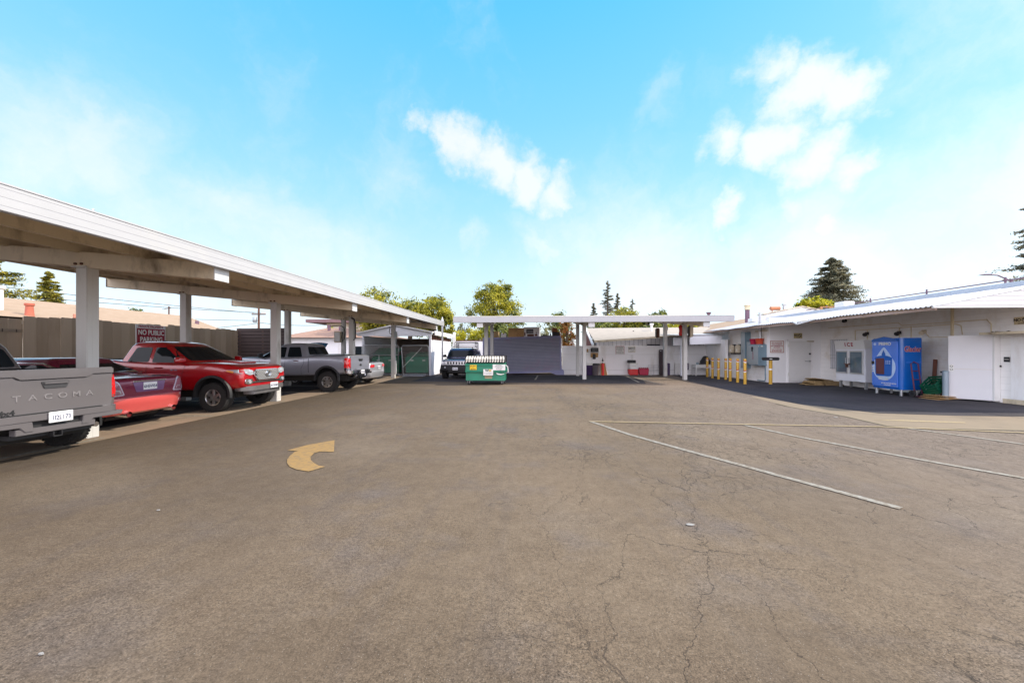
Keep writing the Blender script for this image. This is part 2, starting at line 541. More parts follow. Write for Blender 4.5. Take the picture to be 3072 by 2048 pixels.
# --- red pickup, nose to the lot
def red_pickup():
    p = paint('red_paint', (.42, .005, .01), .1, .25)
    c = Car('pickup_truck', 'bright red pickup truck parked nose out under the carport, mesh grille facing the lot', 'pickup truck', (-10.1, 10.12, 0), 0, 5.39, p)
    pickup_shape(c); pickup_lines(c)
    c.wheels((.98, 4.47), .385, .27, .205, (6, .075, 0), mt_alloy)
    for sg in (-1, 1):
        for ax in (.98, 4.47): c.arch(ax, .385, sg, mt_black, .075, .035)
        for x in (2.2, 3.0): c.handle(x, 1.09, sg, p)
        c.mirror(3.62, 1.29, sg, p)
        # headlamp wraps round the corner
        hl = c.decal([rp([(sg * .50, .9), (sg * .49, 1.0), (sg * .60, 1.045), (sg * .76, 1.05), (sg * .76, .94), (sg * .62, .885)], .02)], 'x', 1, mt_lens, 'headlight', .006, .008, smooth=False)
        c.decal([rp([(5.12, .96), (5.21, .93), (5.23, 1.03), (5.1, 1.045), (4.86, 1.03), (4.83, 1.0)], .015)], 'y', sg, mt_lens, 'lamp_wrap', .008, .01, parent=hl)
        c.decal([rp([(4.84, 1.0), (5.02, .955), (5.04, 1.0), (4.88, 1.03)], .01)], 'y', sg, mt_amber, 'turn_signal', .02, .006, parent=hl)
        fg = c.decal([rp([(sg * .53, .66), (sg * .53, .78), (sg * .76, .8), (sg * .78, .68), (sg * .66, .64)], .03)], 'x', 1, mt_chrome, 'fog_light', .01, .02)
        c.decal([[(sg * .645 + .05 * math.cos(a * PI / 8), .72 + .05 * math.sin(a * PI / 8)) for a in range(16)]], 'x', 1, mt_lens, 'fog_lens', .035, .01, parent=fg)
    side_glass(c, PICK_WIN)
    ws = c.decal([rp([(-.76, 1.275), (.76, 1.275), (.58, 1.655), (-.58, 1.655)], .07)], 'x', 1, mt_glass, 'windshield', .008)
    c.decal([rp([(-.66, 1.36), (.66, 1.36), (.57, 1.64), (-.57, 1.64)], .05)], 'x', -1, mt_glass, 'rear_window', .006)
    # grille: bright surround, dark mesh, oval emblem
    G = [(-.47, .99), (-.4, 1.03), (.4, 1.03), (.47, .99), (.5, .9), (.4, .755), (.33, .735), (-.33, .735), (-.4, .755), (-.5, .9)]
    gr = c.decal([G], 'x', 1, mt_chrome, 'grille', .012, .03)
    c.decal([[(y * .93, .88 + (z - .88) * .88) for y, z in G]], 'x', 1, mt_gap, 'grille_opening', .045, .002, parent=gr)
    mb = MB(); fx = 5.25 + .055 - c.L / 2
    for r_ in range(7):
        z = .768 + r_ * .038
        half = .36 + (.1 if z > .82 else .03)
        for k in range(-4, 5):
            y = k * .1 + (.05 if r_ % 2 else 0)
            if abs(y) > half - .03: continue
            pp, d = c.hit('x', 1, y, z)
            x = pp.x + .052
            for a, b in (((-.05, 0), (-.022, .016)), ((-.022, .016), (.022, .016)), ((.022, .016), (.05, 0)), ((-.05, 0), (-.022, -.016)), ((-.022, -.016), (.022, -.016)), ((.022, -.016), (.05, 0))):
                mb.bar((x, y + a[0], z + a[1]), (x, y + b[0], z + b[1]), .016, .012, (1, 0, 0))
    mb.build('grille_mesh', mt_mesh, gr)
    em = MB(); q = Matrix.Translation((fx + .012, 0, .9))
    def ell(a, b, oy=0, oz=0, r=.011):
        em.tube([(fx + .012, oy + a * math.cos(t * PI / 12), .9 + oz + b * math.sin(t * PI / 12)) for t in range(25)], r, 6, False)
    ell(.105, .07); ell(.04, .066); ell(.075, .027, 0, .03)
    em.build('emblem', mt_chrome, gr, smooth=True)
    c.decal([rp([(-.62, .665), (.62, .665), (.6, .715), (-.6, .715)], .02)], 'x', 1, mt_gap, 'lower_intake', .01, .01)
    c.decal([[(-.56, .684), (.56, .684), (.56, .7), (-.56, .7)]], 'x', 1, mt_chrome, 'intake_trim', .024, .008)
    def bump(m, h):
        P = rp([(5.1, .8), (5.36, .62), (5.39, 0), (5.36, -.62), (5.1, -.8), (4.95, -.78), (4.95, .78)], [.06, .2, .3, .2, .06, 0, 0], 4)
        m.prism([(x - h, y, .46) for x, y in P], (0, 0, .13))
        P = rp([(5.0, .6), (5.3, .5), (5.34, 0), (5.3, -.5), (5.0, -.6)], .1, 3)
        m.prism([(x - h, y, .36) for x, y in P], (0, 0, .11))
    c.part('front_bumper', bump, M('bumper_grey', (.2, .19, .19), .35, .5), .02)
    c.plate(5.4, .12, .57, 1, '85743M2')
    c.decal([rp([(4.1, -.35), (4.12, .35), (4.75, .3), (4.75, -.3)], .08)], 'z', 1, p, 'hood_scoop', .005, .03)
    for sg in (-1, 1):
        m = MB(); pp, d = c.hit('y', sg, 3.42, 1.02)
        m.text('TRD 4X4', .05, frame((3.42 - c.L / 2, pp.y + sg * .004, 1.03), (-sg, 0, 0), (0, 0, 1)), .002)
        m.build('door_badge', mt_chrome, c.e, fix=False)
    c.part('antenna', lambda m, h: m.prism([(2.15 - h, 0, 1.78), (2.35 - h, 0, 1.78), (2.17 - h, 0, 1.85)], (0, .03, 0)), mt_black, .01)
    return c.lift(.07)

# --- dark grey pickup, tailgate to the lot (front edge of the photo)
def rear_pickup(kind):
    if kind == 'grey':
        p = paint('grey_paint', (.16, .148, .155), .3, .33)
        c = Car('pickup_truck', 'dark grey pickup truck nearest the camera, tailgate embossed with large letters', 'pickup truck', (-9.745, 5.285, 0), PI - .05, 5.4, p)
    else:
        p = paint('silver_paint', (.33, .34, .4), .45, .3)
        c = Car('pickup_truck', 'silver pickup truck backed out beyond the red one, black wheel arches and knobbly tyres', 'pickup truck', (-9.68, 14.87, 0), PI, 5.4, p)
    pickup_shape(c); pickup_lines(c)
    r = .385 if kind == 'grey' else .4
    c.wheels((.98, 4.47), r, .27, .205, (6, .07, 0) if kind == 'grey' else (7, .03, .035), mt_dkalloy if kind == 'grey' else mt_alloy)
    side_glass(c, PICK_WIN)
    c.decal([rp([(-.76, 1.275), (.76, 1.275), (.58, 1.655), (-.58, 1.655)], .07)], 'x', 1, mt_glass, 'windshield', .008)
    c.decal([rp([(-.7, 1.33), (.7, 1.33), (.6, 1.645), (-.6, 1.645)], .06)], 'x', -1, mt_glass, 'rear_window', .006)
    for sg in (-1, 1):
        for ax in (.98, 4.47): c.arch(ax, .385, sg, mt_black, .08, .03)
        for x in (2.2, 3.0): c.handle(x, 1.09, sg, mt_chrome if kind != 'grey' else p)
        c.mirror(3.62, 1.29, sg, mt_black)
    # tailgate with a pressed panel, top ledge, handle
    h0 = c.L / 2
    tg = c.part('tailgate', lambda m, h: m.prism([(.1 - h, y, z) for y, z in rp([(-.78, .68), (.78, .68), (.8, .8), (.8, 1.27), (-.8, 1.27), (-.8, .8)], .03, 3)], (-.03, 0, 0)), p, .012)
    def ledge(m, h):
        P = [(-.82, 1.22), (-.5, 1.22), (-.42, 1.175), (.42, 1.175), (.5, 1.22), (.82, 1.22), (.82, 1.335), (-.82, 1.335)]
        m.prism([(.14 - h, y, z) for y, z in P], (-.09, 0, 0))
    if kind == 'grey':
        c.part('tailgate_spoiler', ledge, p, .02, parent=tg)
    def hd(m, h):
        m.prism([(.07 - h, y, z) for y, z in rp([(-.18, 1.155), (.18, 1.155), (.14, 1.05), (-.14, 1.05)], .02, 3)], (-.012, 0, 0))
    hh = c.part('tailgate_handle', hd, mt_black if kind != 'grey' else M('handle_grey', (.08, .08, .085), .35, .4), .005, parent=tg)
    c.part('handle_pull', lambda m, h: m.box(.035 - h, .055 - h, -.15, .15, 1.115, 1.145), p if kind == 'grey' else mt_black, .006, parent=tg)
    m = MB()
    if kind == 'grey':
        for i, ch in enumerate('TACOMA'):
            m.text(ch, .115, frame((.068 - h0, .455 - i * .182, .93), (0, -1, 0), (0, 0, 1)), .006, .006, 1.35)
        m.build('raised_lettering', M('letter_grey', (.34, .32, .33), .3, .5), tg, fix=False)
        m = MB().text('4x4', .1, frame((.066 - h0, .56, .745), (0, -1, 0), (0, 0, 1)), .005, .02, 1.2)
        m.build('badge', mt_black, tg, fix=False)
    else:
        m.prism([(.068 - h0, y, z) for y, z in [(-.085, .93), (-.035, .93), (-.03, .955), (.03, .955), (.045, .93), (.085, .93), (.1, .905), (.085, .88), (.035, .88), (.03, .855), (-.03, .855), (-.045, .88), (-.085, .88), (-.1, .905)]], (-.008, 0, 0))
        m.build('emblem', mt_black, tg)
        MB().text('COLORADO', .05, frame((.066 - h0, .5, .74), (0, -1, 0), (0, 0, 1)), .003, .01).build('badge', mt_chrome, tg, fix=False)
    for sg in (-1, 1):
        z0, z1 = (.83, 1.2) if kind == 'grey' else (.8, 1.2)
        tl = c.decal([rp([(sg * .81, z0), (sg * .92, z0), (sg * .92, z1), (sg * .81, z1)], .02)], 'x', -1, mt_red, 'tail_light', .006, .02)
        c.decal([rp([(.13, z0), (.29, z0 + .02), (.27, z1), (.13, z1)], .02)], 'y', sg, mt_red, 'lamp_wrap', .006, .012, parent=tl)
        c.decal([[(sg * .815, z0 + .16), (sg * .91, z0 + .16), (sg * .91, z0 + .19), (sg * .815, z0 + .19)]], 'x', -1, mt_lens if kind == 'grey' else mt_red, 'reversing_lens', .026, .003, parent=tl)
    # bumper: stepped bar with corner pods
    bm_ = p if kind == 'grey' else mt_chrome
    def bump(m, h):
        P = rp([(.3, .93), (.1, .9), (0, .78), (-.01, .42), (-.01, -.42), (0, -.78), (.1, -.9), (.3, -.93), (.3, -.8), (.2, -.7), (.2, .7), (.3, .8)], [.03, .1, .08, .02, .02, .08, .1, .03, 0, 0, 0, 0], 3)
        m.prism([(x - h, y, .6) for x, y in P], (0, 0, .1))
        for sg in (-1, 1):
            m.prism([(.0 - h, sg * y, z) for y, z in [(.32, .602), (.92, .602), (.9, .54), (.46, .53), (.4, .46), (.3, .46)]], (.12, 0, 0))
            m.prism([(.18 - h, sg * y, z) for y, z in [(.76, .702), (.93, .702), (.93, .86), (.8, .86)]], (.1, 0, 0))
        m.box(.015 - h, .12 - h, -.5, .5, .42, .505)
    bp = c.part('rear_bumper', bump, bm_, .012)
    c.part('step_pad', lambda m, h: m.box(.02 - h, .18 - h, -.62, .62, .7, .712), mt_black, .004, parent=bp)
    c.part('plate_recess', lambda m, h: m.box(.06 - h, .1 - h, -.3, .3, .5, .6), mt_black, .004, parent=bp)
    c.plate(-.03, .0, .63, -1, '1I2L173' if kind == 'grey' else '7XGR218')
    c.part('tow_hitch', lambda m, h: (m.box(.02 - h, .12 - h, -.06, -.045, .33, .43), m.box(.02 - h, .12 - h, .045, .06, .33, .43), m.box(.02 - h, .12 - h, -.06, .06, .33, .345), m.box(.02 - h, .12 - h, -.06, .06, .415, .43), m.box(.1 - h, .5 - h, -.5, .5, .36, .42)), mt_black, .004)
    c.part('exhaust_pipe', lambda m, h: m.cyl((.15 - h, -.62, .4), (.6 - h, -.62, .42), .04), mt_chrome, 0)
    if kind != 'grey':
        c.strip([(1.7, 1.29), (.2, 1.29)], .02, 'y', 1, mt_black, 'bed_rail_cap', .008)
        c.strip([(1.7, 1.29), (.2, 1.29)], .02, 'y', -1, mt_black, 'bed_rail_cap', .008)
    if kind == 'grey': c.e.scale = (1, .9, 1)
    return c.lift(.13) if kind != 'grey' else c

# --- saloons, boots to the lot
def saloon(kind):
    if kind == 'maroon':
        p = paint('maroon_paint', (.22, .018, .06), .35, .26)
        c = Car('parked_car', 'maroon saloon car between the grey and red pickups, sunlit-toned red rear bumper with twin exhausts', 'car', (-10.77, 7.45, 0), PI + .06, 5.1, p)
    elif kind == 'silver':
        p = paint('light_silver_paint', (.5, .51, .55), .5, .28)
        c = Car('parked_car', 'pale silver saloon car mostly hidden beyond the silver pickup, red tail light showing', 'car', (-10.0, 17.95, 0), PI, 4.9, p)
    else:
        p = paint('white_car_paint', (.7, .7, .7), 0, .35)
        c = Car('parked_car', 'white car far beyond the carport with its ribbed blue hood propped open', 'car', (-14.0, 21.2, 0), -.15, 4.7, p)
    k = c.L / 5.1
    st = [(.06, .72, .42, .92), (.1, .84, .36, 1.02), (.2, .91, .32, 1.045), (.5, .935, .28, 1.07), (1.1, .945, .26, 1.06), (2., .945, .25, 1.02), (3.2, .945, .25, 1.0), (3.7, .94, .26, .99),
          (4.2, .93, .27, .93), (4.7, .9, .28, .82), (4.92, .82, .3, .72), (5.02, .72, .36, .62), (5.04, .66, .4, .58)]
    c.body([(a * k, b * .98, z, t) for a, b, z, t in st], (.94, 1.33, 1.46, .62 * k, 1.42 * k, 4.02 * k, 2.98 * k, .84, .62, .14), (1.0 * k, 3.92 * k), .335)
    c.wheels((1.0 * k, 3.92 * k), .335, .22, .21, (5, .05, .03), mt_alloy)
    W = [[(1.3 * k, 1.1), (2.2 * k, 1.06), (2.2 * k, 1.31), (1.72 * k, 1.31)], [(2.29 * k, 1.06), (3.5 * k, 1.04), (2.9 * k, 1.31), (2.29 * k, 1.31)]]
    if kind == 'maroon':
        W[0] = [(.98 * k, 1.13), (2.2 * k, 1.07), (2.2 * k, 1.32), (1.62 * k, 1.32)]
    side_glass(c, W)
    if kind == 'maroon':
        for sg in (-1, 1):
            c.strip([(.9, 1.115), (1.6, 1.35), (2.2, 1.365), (2.95, 1.35)], .022, 'y', sg, mt_chrome, 'window_trim', .007)
            c.strip([(.95, 1.11), (2.2, 1.045), (3.5, 1.02)], .018, 'y', sg, mt_chrome, 'window_trim', .007)
    c.decal([rp([(-.72, 1.06), (.72, 1.06), (.54, 1.31), (-.54, 1.31)], .07)], 'x', 1, mt_glass, 'windshield', .008)
    c.decal([rp([(-.7, 1.12), (.7, 1.12), (.54, 1.325), (-.54, 1.325)], .07)], 'x', -1, mt_glass, 'rear_window', .008)
    for sg in (-1, 1):
        for x in (2.0 * k, 3.1 * k): c.handle(x, .88, sg, p)
        c.mirror(3.4 * k, 1.06, sg, p)
        c.strip([(2.24 * k, .4), (2.24 * k, 1.0)], .008, 'y', sg, mt_gap, 'door_gap')
        c.strip([(3.3 * k, .4), (3.35 * k, .98)], .008, 'y', sg, mt_gap, 'door_gap')
        tlm = mt_red if kind != 'maroon' else M('smoked_lens', (.35, .16, .22), .12, .3, var=.35, scale=14, coat=.8)
        if kind == 'maroon':
            P = rp([(sg * .57, .72), (sg * .85, .7), (sg * .85, .98), (sg * .75, 1.0), (sg * .66, .95)], .03)
        else:
            P = rp([(sg * .45, .84), (sg * .9, .8), (sg * .9, .95), (sg * .5, .95)], .03)
        if kind == 'maroon':
            c.decal([rp([(sg * .53, .7), (sg * .87, .68), (sg * .87, 1.0), (sg * .76, 1.03), (sg * .64, .98)], .03)], 'x', -1, M('lamp_frame', (.6, .55, .66), .3, .2), 'lamp_surround', .004, .006)
        tl = c.decal([P], 'x', -1, tlm, 'tail_light', .012, .012)
        if kind == 'maroon':
            c.decal([rp([(sg * .6, .735), (sg * .8, .725), (sg * .8, .81), (sg * .63, .81)], .02)], 'x', -1, mt_lens, 'reversing_lens', .02, .004, parent=tl)
            c.decal([rp([(.12, .72), (.36, .76), (.3, 1.0), (.14, 1.0)], .03)], 'y', sg, tlm, 'lamp_wrap', .005, .01, parent=tl)
    # bumper
    bmat = p if kind != 'maroon' else M('sunlit_red_bumper', (.62, .09, .085), .32, .1, var=.12, scale=2, coat=.7, dirt=(.75, .68, .66), dlo=.63, dhi=.66, dscale=2.6)  # sunlight put into a brighter red than the body; pale patches are peeled coat
    def bump(m, h):
        rings = []
        for z, o in ((.3, .1), (.34, .03), (.5, -.02), (.6, -.04), (.64, -.03), (.66, .06)):
            P = rp([(.75, .94), (.2 + o, .9), (.02 + o, .6), (-.02 + o, 0), (.02 + o, -.6), (.2 + o, -.9), (.75, -.94)], [0, .2, .3, .4, .3, .2, 0], 4)
            rings.append([(x - h, y * (1 - .02 * (z < .4)), z) for x, y in P])
        q = len(rings[0]); vs = [v for r in rings for v in r]; fs = []
        for i in range(len(rings) - 1):
            for j in range(q - 1):
                fs.append((i * q + j, i * q + j + 1, (i + 1) * q + j + 1, (i + 1) * q + j))
        fs.append(tuple(range(5 * q, 6 * q)))
        m.add(vs, fs)
    c.part('rear_bumper', bump, bmat, 0, label='red rear bumper coloured as sunlit, with peeling clear coat' if kind == 'maroon' else None)
    if kind == 'maroon':
        rec = c.decal([rp([(-.36, .95), (.36, .95), (.3, .74), (-.3, .74)], .02)], 'x', -1, M('recess_purple', (.2, .1, .24), .3, .3, coat=.6), 'plate_recess', .005)
        c.part('boot_trim', lambda m, h: m.bar((.07 - h, -.37, .965), (.07 - h, .37, .965), .05, .03), mt_chrome, .008)
        c.plate(.055, 0, .855, -1, '6HEV954')
        for sg in (-1, 1):
            c.part('exhaust_pipe', lambda m, h: m.lathe([(.06, 0), (.065, .02), (.065, .25), (.055, .25), (.055, .01)], (-.0 - h, sg * .5, .31), 'x', 20), mt_chrome, 0)
            m = MB().text('FIVE' if sg > 0 else 'LIMITED', .04, frame((.09 - c.L / 2, sg * .52, .72), (0, -1, 0), (0, 0, 1)), .004)
            m.build('badge', mt_chrome, c.e, fix=False)
    elif kind == 'silver':
        c.plate(.02, 0, .8, -1, '8KJD603')
    else:
        blue = bands('blue_hood', (.03, .2, .4), (.01, .08, .2), 'Y', .2, .3, .4)
        m = MB(); n = 12
        a = Matrix.Translation((1.0, 0, 1.0)) @ Matrix.Rotation(rad(-58), 4, 'Y')
        def pt(u, v):
            return a @ Vector((u * 1.25, (v - .5) * 1.6 * (1 - .12 * u), .1 * math.sin(PI * v) * (1 - .3 * u) + .06 * math.sin(PI * u)))
        vs = [pt(i / n, j / n) for i in range(n + 1) for j in range(n + 1)]
        m.add(vs, [(i * (n + 1) + j, i * (n + 1) + j + 1, (i + 1) * (n + 1) + j + 1, (i + 1) * (n + 1) + j) for i in range(n) for j in range(n)])
        hd = m.build('hood', blue, c.e, smooth=True, label='ribbed blue hood standing open')
        c.part('prop_rod', lambda q, h: q.cyl((1.75, -.5, .95), (1.5, -.4, 1.75), .02), mt_plate, 0)
    c.shade(.4, 4.4 * k, .6, .18, .32)
    return c

def suv():
    p = paint('navy_paint', (.03, .035, .09), .4, .25)
    c = Car('parked_suv', 'boxy dark navy off-road car with roof rack and silver slotted grille, behind the green dumpster', 'off-road car', (-4.28, 22.95, 0), -PI / 2, 4.6, p)
    st = [(.1, .86, .62, 1.18), (.13, .91, .58, 1.22), (.3, .94, .54, 1.22), (1., .95, .52, 1.21), (2., .95, .5, 1.2), (3., .95, .5, 1.19), (3.4, .945, .5, 1.18), (3.9, .94, .52, 1.14), (4.3, .93, .54, 1.1), (4.42, .9, .57, 1.06), (4.45, .86, .6, 1.0)]
    c.body(st, (1.1, 1.68, 1.78, .2, .32, 3.3, 2.86, .9, .76, .08), (.98, 3.82), .4)
    c.wheels((.98, 3.82), .4, .28, .2, (7, .05, 0), mt_alloy)
    side_glass(c, [[(.5, 1.26), (1.3, 1.25), (1.3, 1.62), (.56, 1.62)], [(1.4, 1.25), (2.1, 1.24), (2.1, 1.62), (1.4, 1.62)], [(2.18, 1.24), (3.08, 1.23), (2.86, 1.62), (2.18, 1.62)]])
    c.decal([rp([(-.8, 1.24), (.8, 1.24), (.68, 1.63), (-.68, 1.63)], .05)], 'x', 1, mt_glass, 'windshield', .008)
    sil = M('grille_silver', (.75, .75, .77), .25, .55)
    gr = c.decal([rp([(-.88, .82), (.88, .82), (.9, 1.02), (-.9, 1.02)], .04)], 'x', 1, sil, 'grille', .012, .03)
    for i in range(7):
        y = -.48 + i * .16
        c.decal([rp([(y - .045, .85), (y + .045, .85), (y + .045, .99), (y - .045, .99)], .03)], 'x', 1, mt_gap, 'grille_slot', .043, .002, parent=gr)
    for sg in (-1, 1):
        hl = c.decal([[(sg * .7 + .085 * math.cos(a * PI / 10), .92 + .085 * math.sin(a * PI / 10)) for a in range(20)]], 'x', 1, mt_chrome, 'headlight', .045, .006)
        c.decal([[(sg * .7 + .068 * math.cos(a * PI / 10), .92 + .068 * math.sin(a * PI / 10)) for a in range(20)]], 'x', 1, mt_lens, 'headlight_lens', .052, .008, parent=hl)
        c.decal([[(sg * .62 + .05 * math.cos(a * PI / 8), .68 + .05 * math.sin(a * PI / 8)) for a in range(16)]], 'x', 1, mt_lens, 'fog_light', .19, .01)
        for ax in (.98, 3.82): c.arch(ax, .4, sg, mt_black, .1, .05)
        c.mirror(3.0, 1.3, sg, mt_chrome if sg > 0 else mt_black)
        for x in (1.5, 2.3): c.handle(x, 1.08, sg, mt_black)
    def bump(m, h):
        P = rp([(4.2, .97), (4.5, .9), (4.6, .5), (4.6, -.5), (4.5, -.9), (4.2, -.97)], [.03, .1, .06, .06, .1, .03], 3)
        m.prism([(x - h, y, .52) for x, y in P], (0, 0, .27))
        P = rp([(4.2, .7), (4.5, .5), (4.5, -.5), (4.2, -.7)], .05, 3)
        m.prism([(x - h, y, .4) for x, y in P], (0, 0, .14))
    c.part('front_bumper', bump, mt_black, .03)
    c.plate(4.61, -.05, .6, 1, '5TKV826')
    def rack(m, h):
        for sg in (-1, 1):
            m.tube([(.7 - h, sg * .62, 1.79), (.75 - h, sg * .62, 1.86), (2.6 - h, sg * .62, 1.86), (2.68 - h, sg * .62, 1.78)], .018, 8)
            m.tube([(.5 - h, sg * .66, 1.74), (.5 - h, sg * .66, 2.12), (.55 - h, sg * .66, 2.16), (1.7 - h, sg * .66, 2.16), (1.76 - h, sg * .66, 2.12), (1.8 - h, sg * .66, 1.82)], .022, 8)
            for x in (.9, 1.3): m.cyl((x - h, sg * .66, 1.8), (x - h, sg * .66, 2.16), .018)
        for x in (.5, 1.1, 1.75): m.cyl((x - h, -.66, 2.14), (x - h, .66, 2.14), .02)
        for x in (.9, 1.7, 2.5): m.cyl((x - h, -.62, 1.86), (x - h, .62, 1.86), .016)
        m.cyl((1.75 - h, -.66, 1.98), (1.75 - h, .66, 1.98), .018)
    c.part('roof_rack', rack, mt_black, 0)
    c.part('wiper', lambda m, h: (m.bar((3.36 - h, .5, 1.215), (3.3 - h, -.02, 1.3), .012, .02), m.bar((3.36 - h, -.1, 1.215), (3.3 - h, -.6, 1.3), .012, .02)), mt_black, 0)
    c.shade(.3, 4.2, .6, .3, .6)
    return c
# ------------------------------------------------------------------ materials for the place
m_steel = M('painted_steel', (.66, .56, .41), .55, .0, var=.14, scale=1.6, dirt=(.17, .13, .085), dlo=.5, dhi=.72, dscale=1.6, stretch=(1, 1, .5))
m_col = M('column_paint', (.56, .55, .53), .5, .0, var=.1, scale=2, dirt=(.27, .24, .2), dlo=.58, dhi=.8, dscale=2.5, stretch=(1, 1, .3))
m_fascia = bands('fascia_white', (.45, .45, .465), (.31, .31, .335), 'Z', .09, .06, .42, .06, .25, dirt=(.5, .49, .47), dscale=.8)
m_deck = bands('roof_deck_paint', (.82, .73, .57), (.5, .43, .32), 'Y', .4, .05, .6, .15, .3, dirt=(.25, .2, .14))
m_white = M('white_wall', (.92, .91, .92), .75, var=.06, scale=1.2, bump=.15, bscale=30, dirt=(.66, .6, .54), dlo=.56, dhi=.85, dscale=1.3, stretch=(1, 1, .3))
m_block = bands('white_block', (.93, .91, .9), (.82, .8, .79), 'Z', .2, .035, .75, .05, .15, dirt=(.72, .64, .54))
m_siding = bands('plank_siding', (.76, .72, .72), (.3, .27, .27), 'X', .3, .05, .75, .07, .4, dirt=(.48, .44, .42))
m_lap = bands('lap_siding', (.76, .75, .73), (.45, .43, .42), 'Z', .13, .07, .6, .05, .5)
m_rafter = M('rafter_paint', (.72, .61, .42), .7, var=.15)
m_wood = bands('grey_fence_boards', (.33, .27, .2), (.09, .07, .05), 'Y', .29, .06, .85, .25, .5, dirt=(.2, .17, .13))
m_dkwood = bands('dark_slats', (.075, .055, .05), (.008, .006, .006), 'Z', .16, .25, .8, .4, .6)
m_shingle = bands('tan_shingles', (.4, .28, .185), (.26, .175, .11), 'X', .28, .1, .85, .2, .4, dirt=(.42, .32, .24), dscale=3)
m_shingle2 = bands('pale_shingles', (.42, .37, .31), (.28, .24, .2), 'Z', .09, .12, .85, .16, .4, dirt=(.45, .39, .33), dscale=3)
m_brownroof = bands('brown_roof', (.36, .22, .16), (.2, .12, .09), 'Z', .1, .12, .85, .2, .4)
m_metalroof = M('white_metal_roof', (.52, .52, .54), .4, .1, var=.06, scale=1, dirt=(.45, .33, .28), dlo=.62, dhi=.85, dscale=1.3)
m_shed = M('shed_white', (.85, .86, .92), .6, var=.06, scale=1.2, dirt=(.5, .48, .48), dlo=.62, dhi=.85)
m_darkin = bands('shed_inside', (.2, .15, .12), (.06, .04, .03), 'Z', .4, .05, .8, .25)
m_galv = M('galvanised', (.5, .51, .53), .4, .7, var=.15, scale=6)
m_white_p = M('white_paint', (.78, .77, .76), .5, var=.05, dirt=(.5, .45, .4), dlo=.62, dhi=.8)
m_soffit = M('soffit_cream', (.86, .79, .62), .75, var=.06, dirt=(.6, .5, .34), dlo=.55, dhi=.85, dscale=1.5)
m_green = M('dumpster_green', (.008, .2, .11), .5, var=.25, scale=3, dirt=(.2, .17, .1), dlo=.62, dhi=.78, dscale=2.2, coat=.1)
m_yellow = M('bollard_yellow', (.55, .32, .035), .5, var=.15, scale=5, dirt=(.3, .19, .05), dlo=.6, dhi=.8, dscale=5)
m_redw = M('sign_red', (.3, .012, .03), .5, var=.1)
m_ink2 = M('sign_ink', (.04, .03, .04), .6)
m_inkred = M('red_ink', (.36, .015, .05), .5)
m_card = M('cardboard', (.46, .28, .12), .85, var=.15, scale=6, dirt=(.3, .17, .07))
m_card2 = M('old_cardboard', (.3, .2, .09), .85, var=.25, scale=6, dirt=(.12, .08, .04))
m_blk = M('black_rubber', (.02, .018, .022), .6, var=.3)
m_grey_bin = M('bin_grey', (.13, .11, .12), .55, var=.2)
m_box_grey = M('cabinet_grey', (.36, .4, .42), .45, .2, var=.08, dirt=(.25, .24, .25), dlo=.6, dhi=.8)
m_box_blue = M('cabinet_bluegrey', (.2, .29, .35), .45, .2, var=.1)
m_redplas = M('red_plastic', (.62, .02, .02), .45, var=.12)
m_mag = M('crate_crimson', (.42, .008, .05), .45, var=.15)
m_bin_purple = M('bin_indigo', (.05, .025, .09), .5, var=.2)
m_rope = M('cable_black', (.015, .013, .015), .6)
m_brown = M('brown_wood', (.12, .05, .03), .8, var=.3)
m_cont = bands('container_blue', (.32, .33, .42), (.235, .24, .325), 'Z', .1, .35, .5, .2, .4, .12, dirt=(.38, .24, .34), dscale=.8)
m_cont2 = M('container_edge', (.25, .25, .42), .5, var=.2)
m_blue = M('vending_blue', (.006, .11, .46), .25, var=.12, coat=.5)
m_blue2 = M('vending_panel', (.09, .22, .72), .25, var=.25, scale=1.2, coat=.5)
m_pale = M('pale_blue', (.5, .63, .9), .3, var=.15, coat=.4)
m_fridge = M('freezer_white', (.84, .84, .9), .35, var=.04, coat=.2)
m_fglass = glassy('freezer_glass', (.1, .16, .2), .06)
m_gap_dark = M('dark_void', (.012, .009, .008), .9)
m_paper = M('paper_white', (.78, .77, .73), .7)
m_pipe_p = M('vent_purple', (.16, .09, .13), .6, var=.3)

def chain_link(name):
    m, nt, b = new_mat(name); N, L = nt.nodes, nt.links
    setp(b, **{'Base Color': (.42, .4, .38, 1), 'Roughness': .45, 'Metallic': .6})
    tc = N.new('ShaderNodeTexCoord'); sp = N.new('ShaderNodeSeparateXYZ'); L.new(tc.outputs['Object'], sp.inputs[0])
    fac = None
    for op in ('ADD', 'SUBTRACT'):
        a = N.new('ShaderNodeMath'); a.operation = op; L.new(sp.outputs[0], a.inputs[0]); L.new(sp.outputs[2], a.inputs[1])
        d = N.new('ShaderNodeMath'); d.operation = 'DIVIDE'; L.new(a.outputs[0], d.inputs[0]); d.inputs[1].default_value = .085
        f = N.new('ShaderNodeMath'); f.operation = 'FRACT'; L.new(d.outputs[0], f.inputs[0])
        l = N.new('ShaderNodeMath'); l.operation = 'LESS_THAN'; L.new(f.outputs[0], l.inputs[0]); l.inputs[1].default_value = .11
        if fac is None: fac = l
        else:
            x = N.new('ShaderNodeMath'); x.operation = 'MAXIMUM'; L.new(fac.outputs[0], x.inputs[0]); L.new(l.outputs[0], x.inputs[1]); fac = x
    L.new(fac.outputs[0], b.inputs['Alpha'])
    return m
m_chain = chain_link('chain_link_wire')

# ------------------------------------------------------------------ carports
m_plate_end = M('end_plate_paint', (.6, .6, .6), .5, var=.12, scale=6)

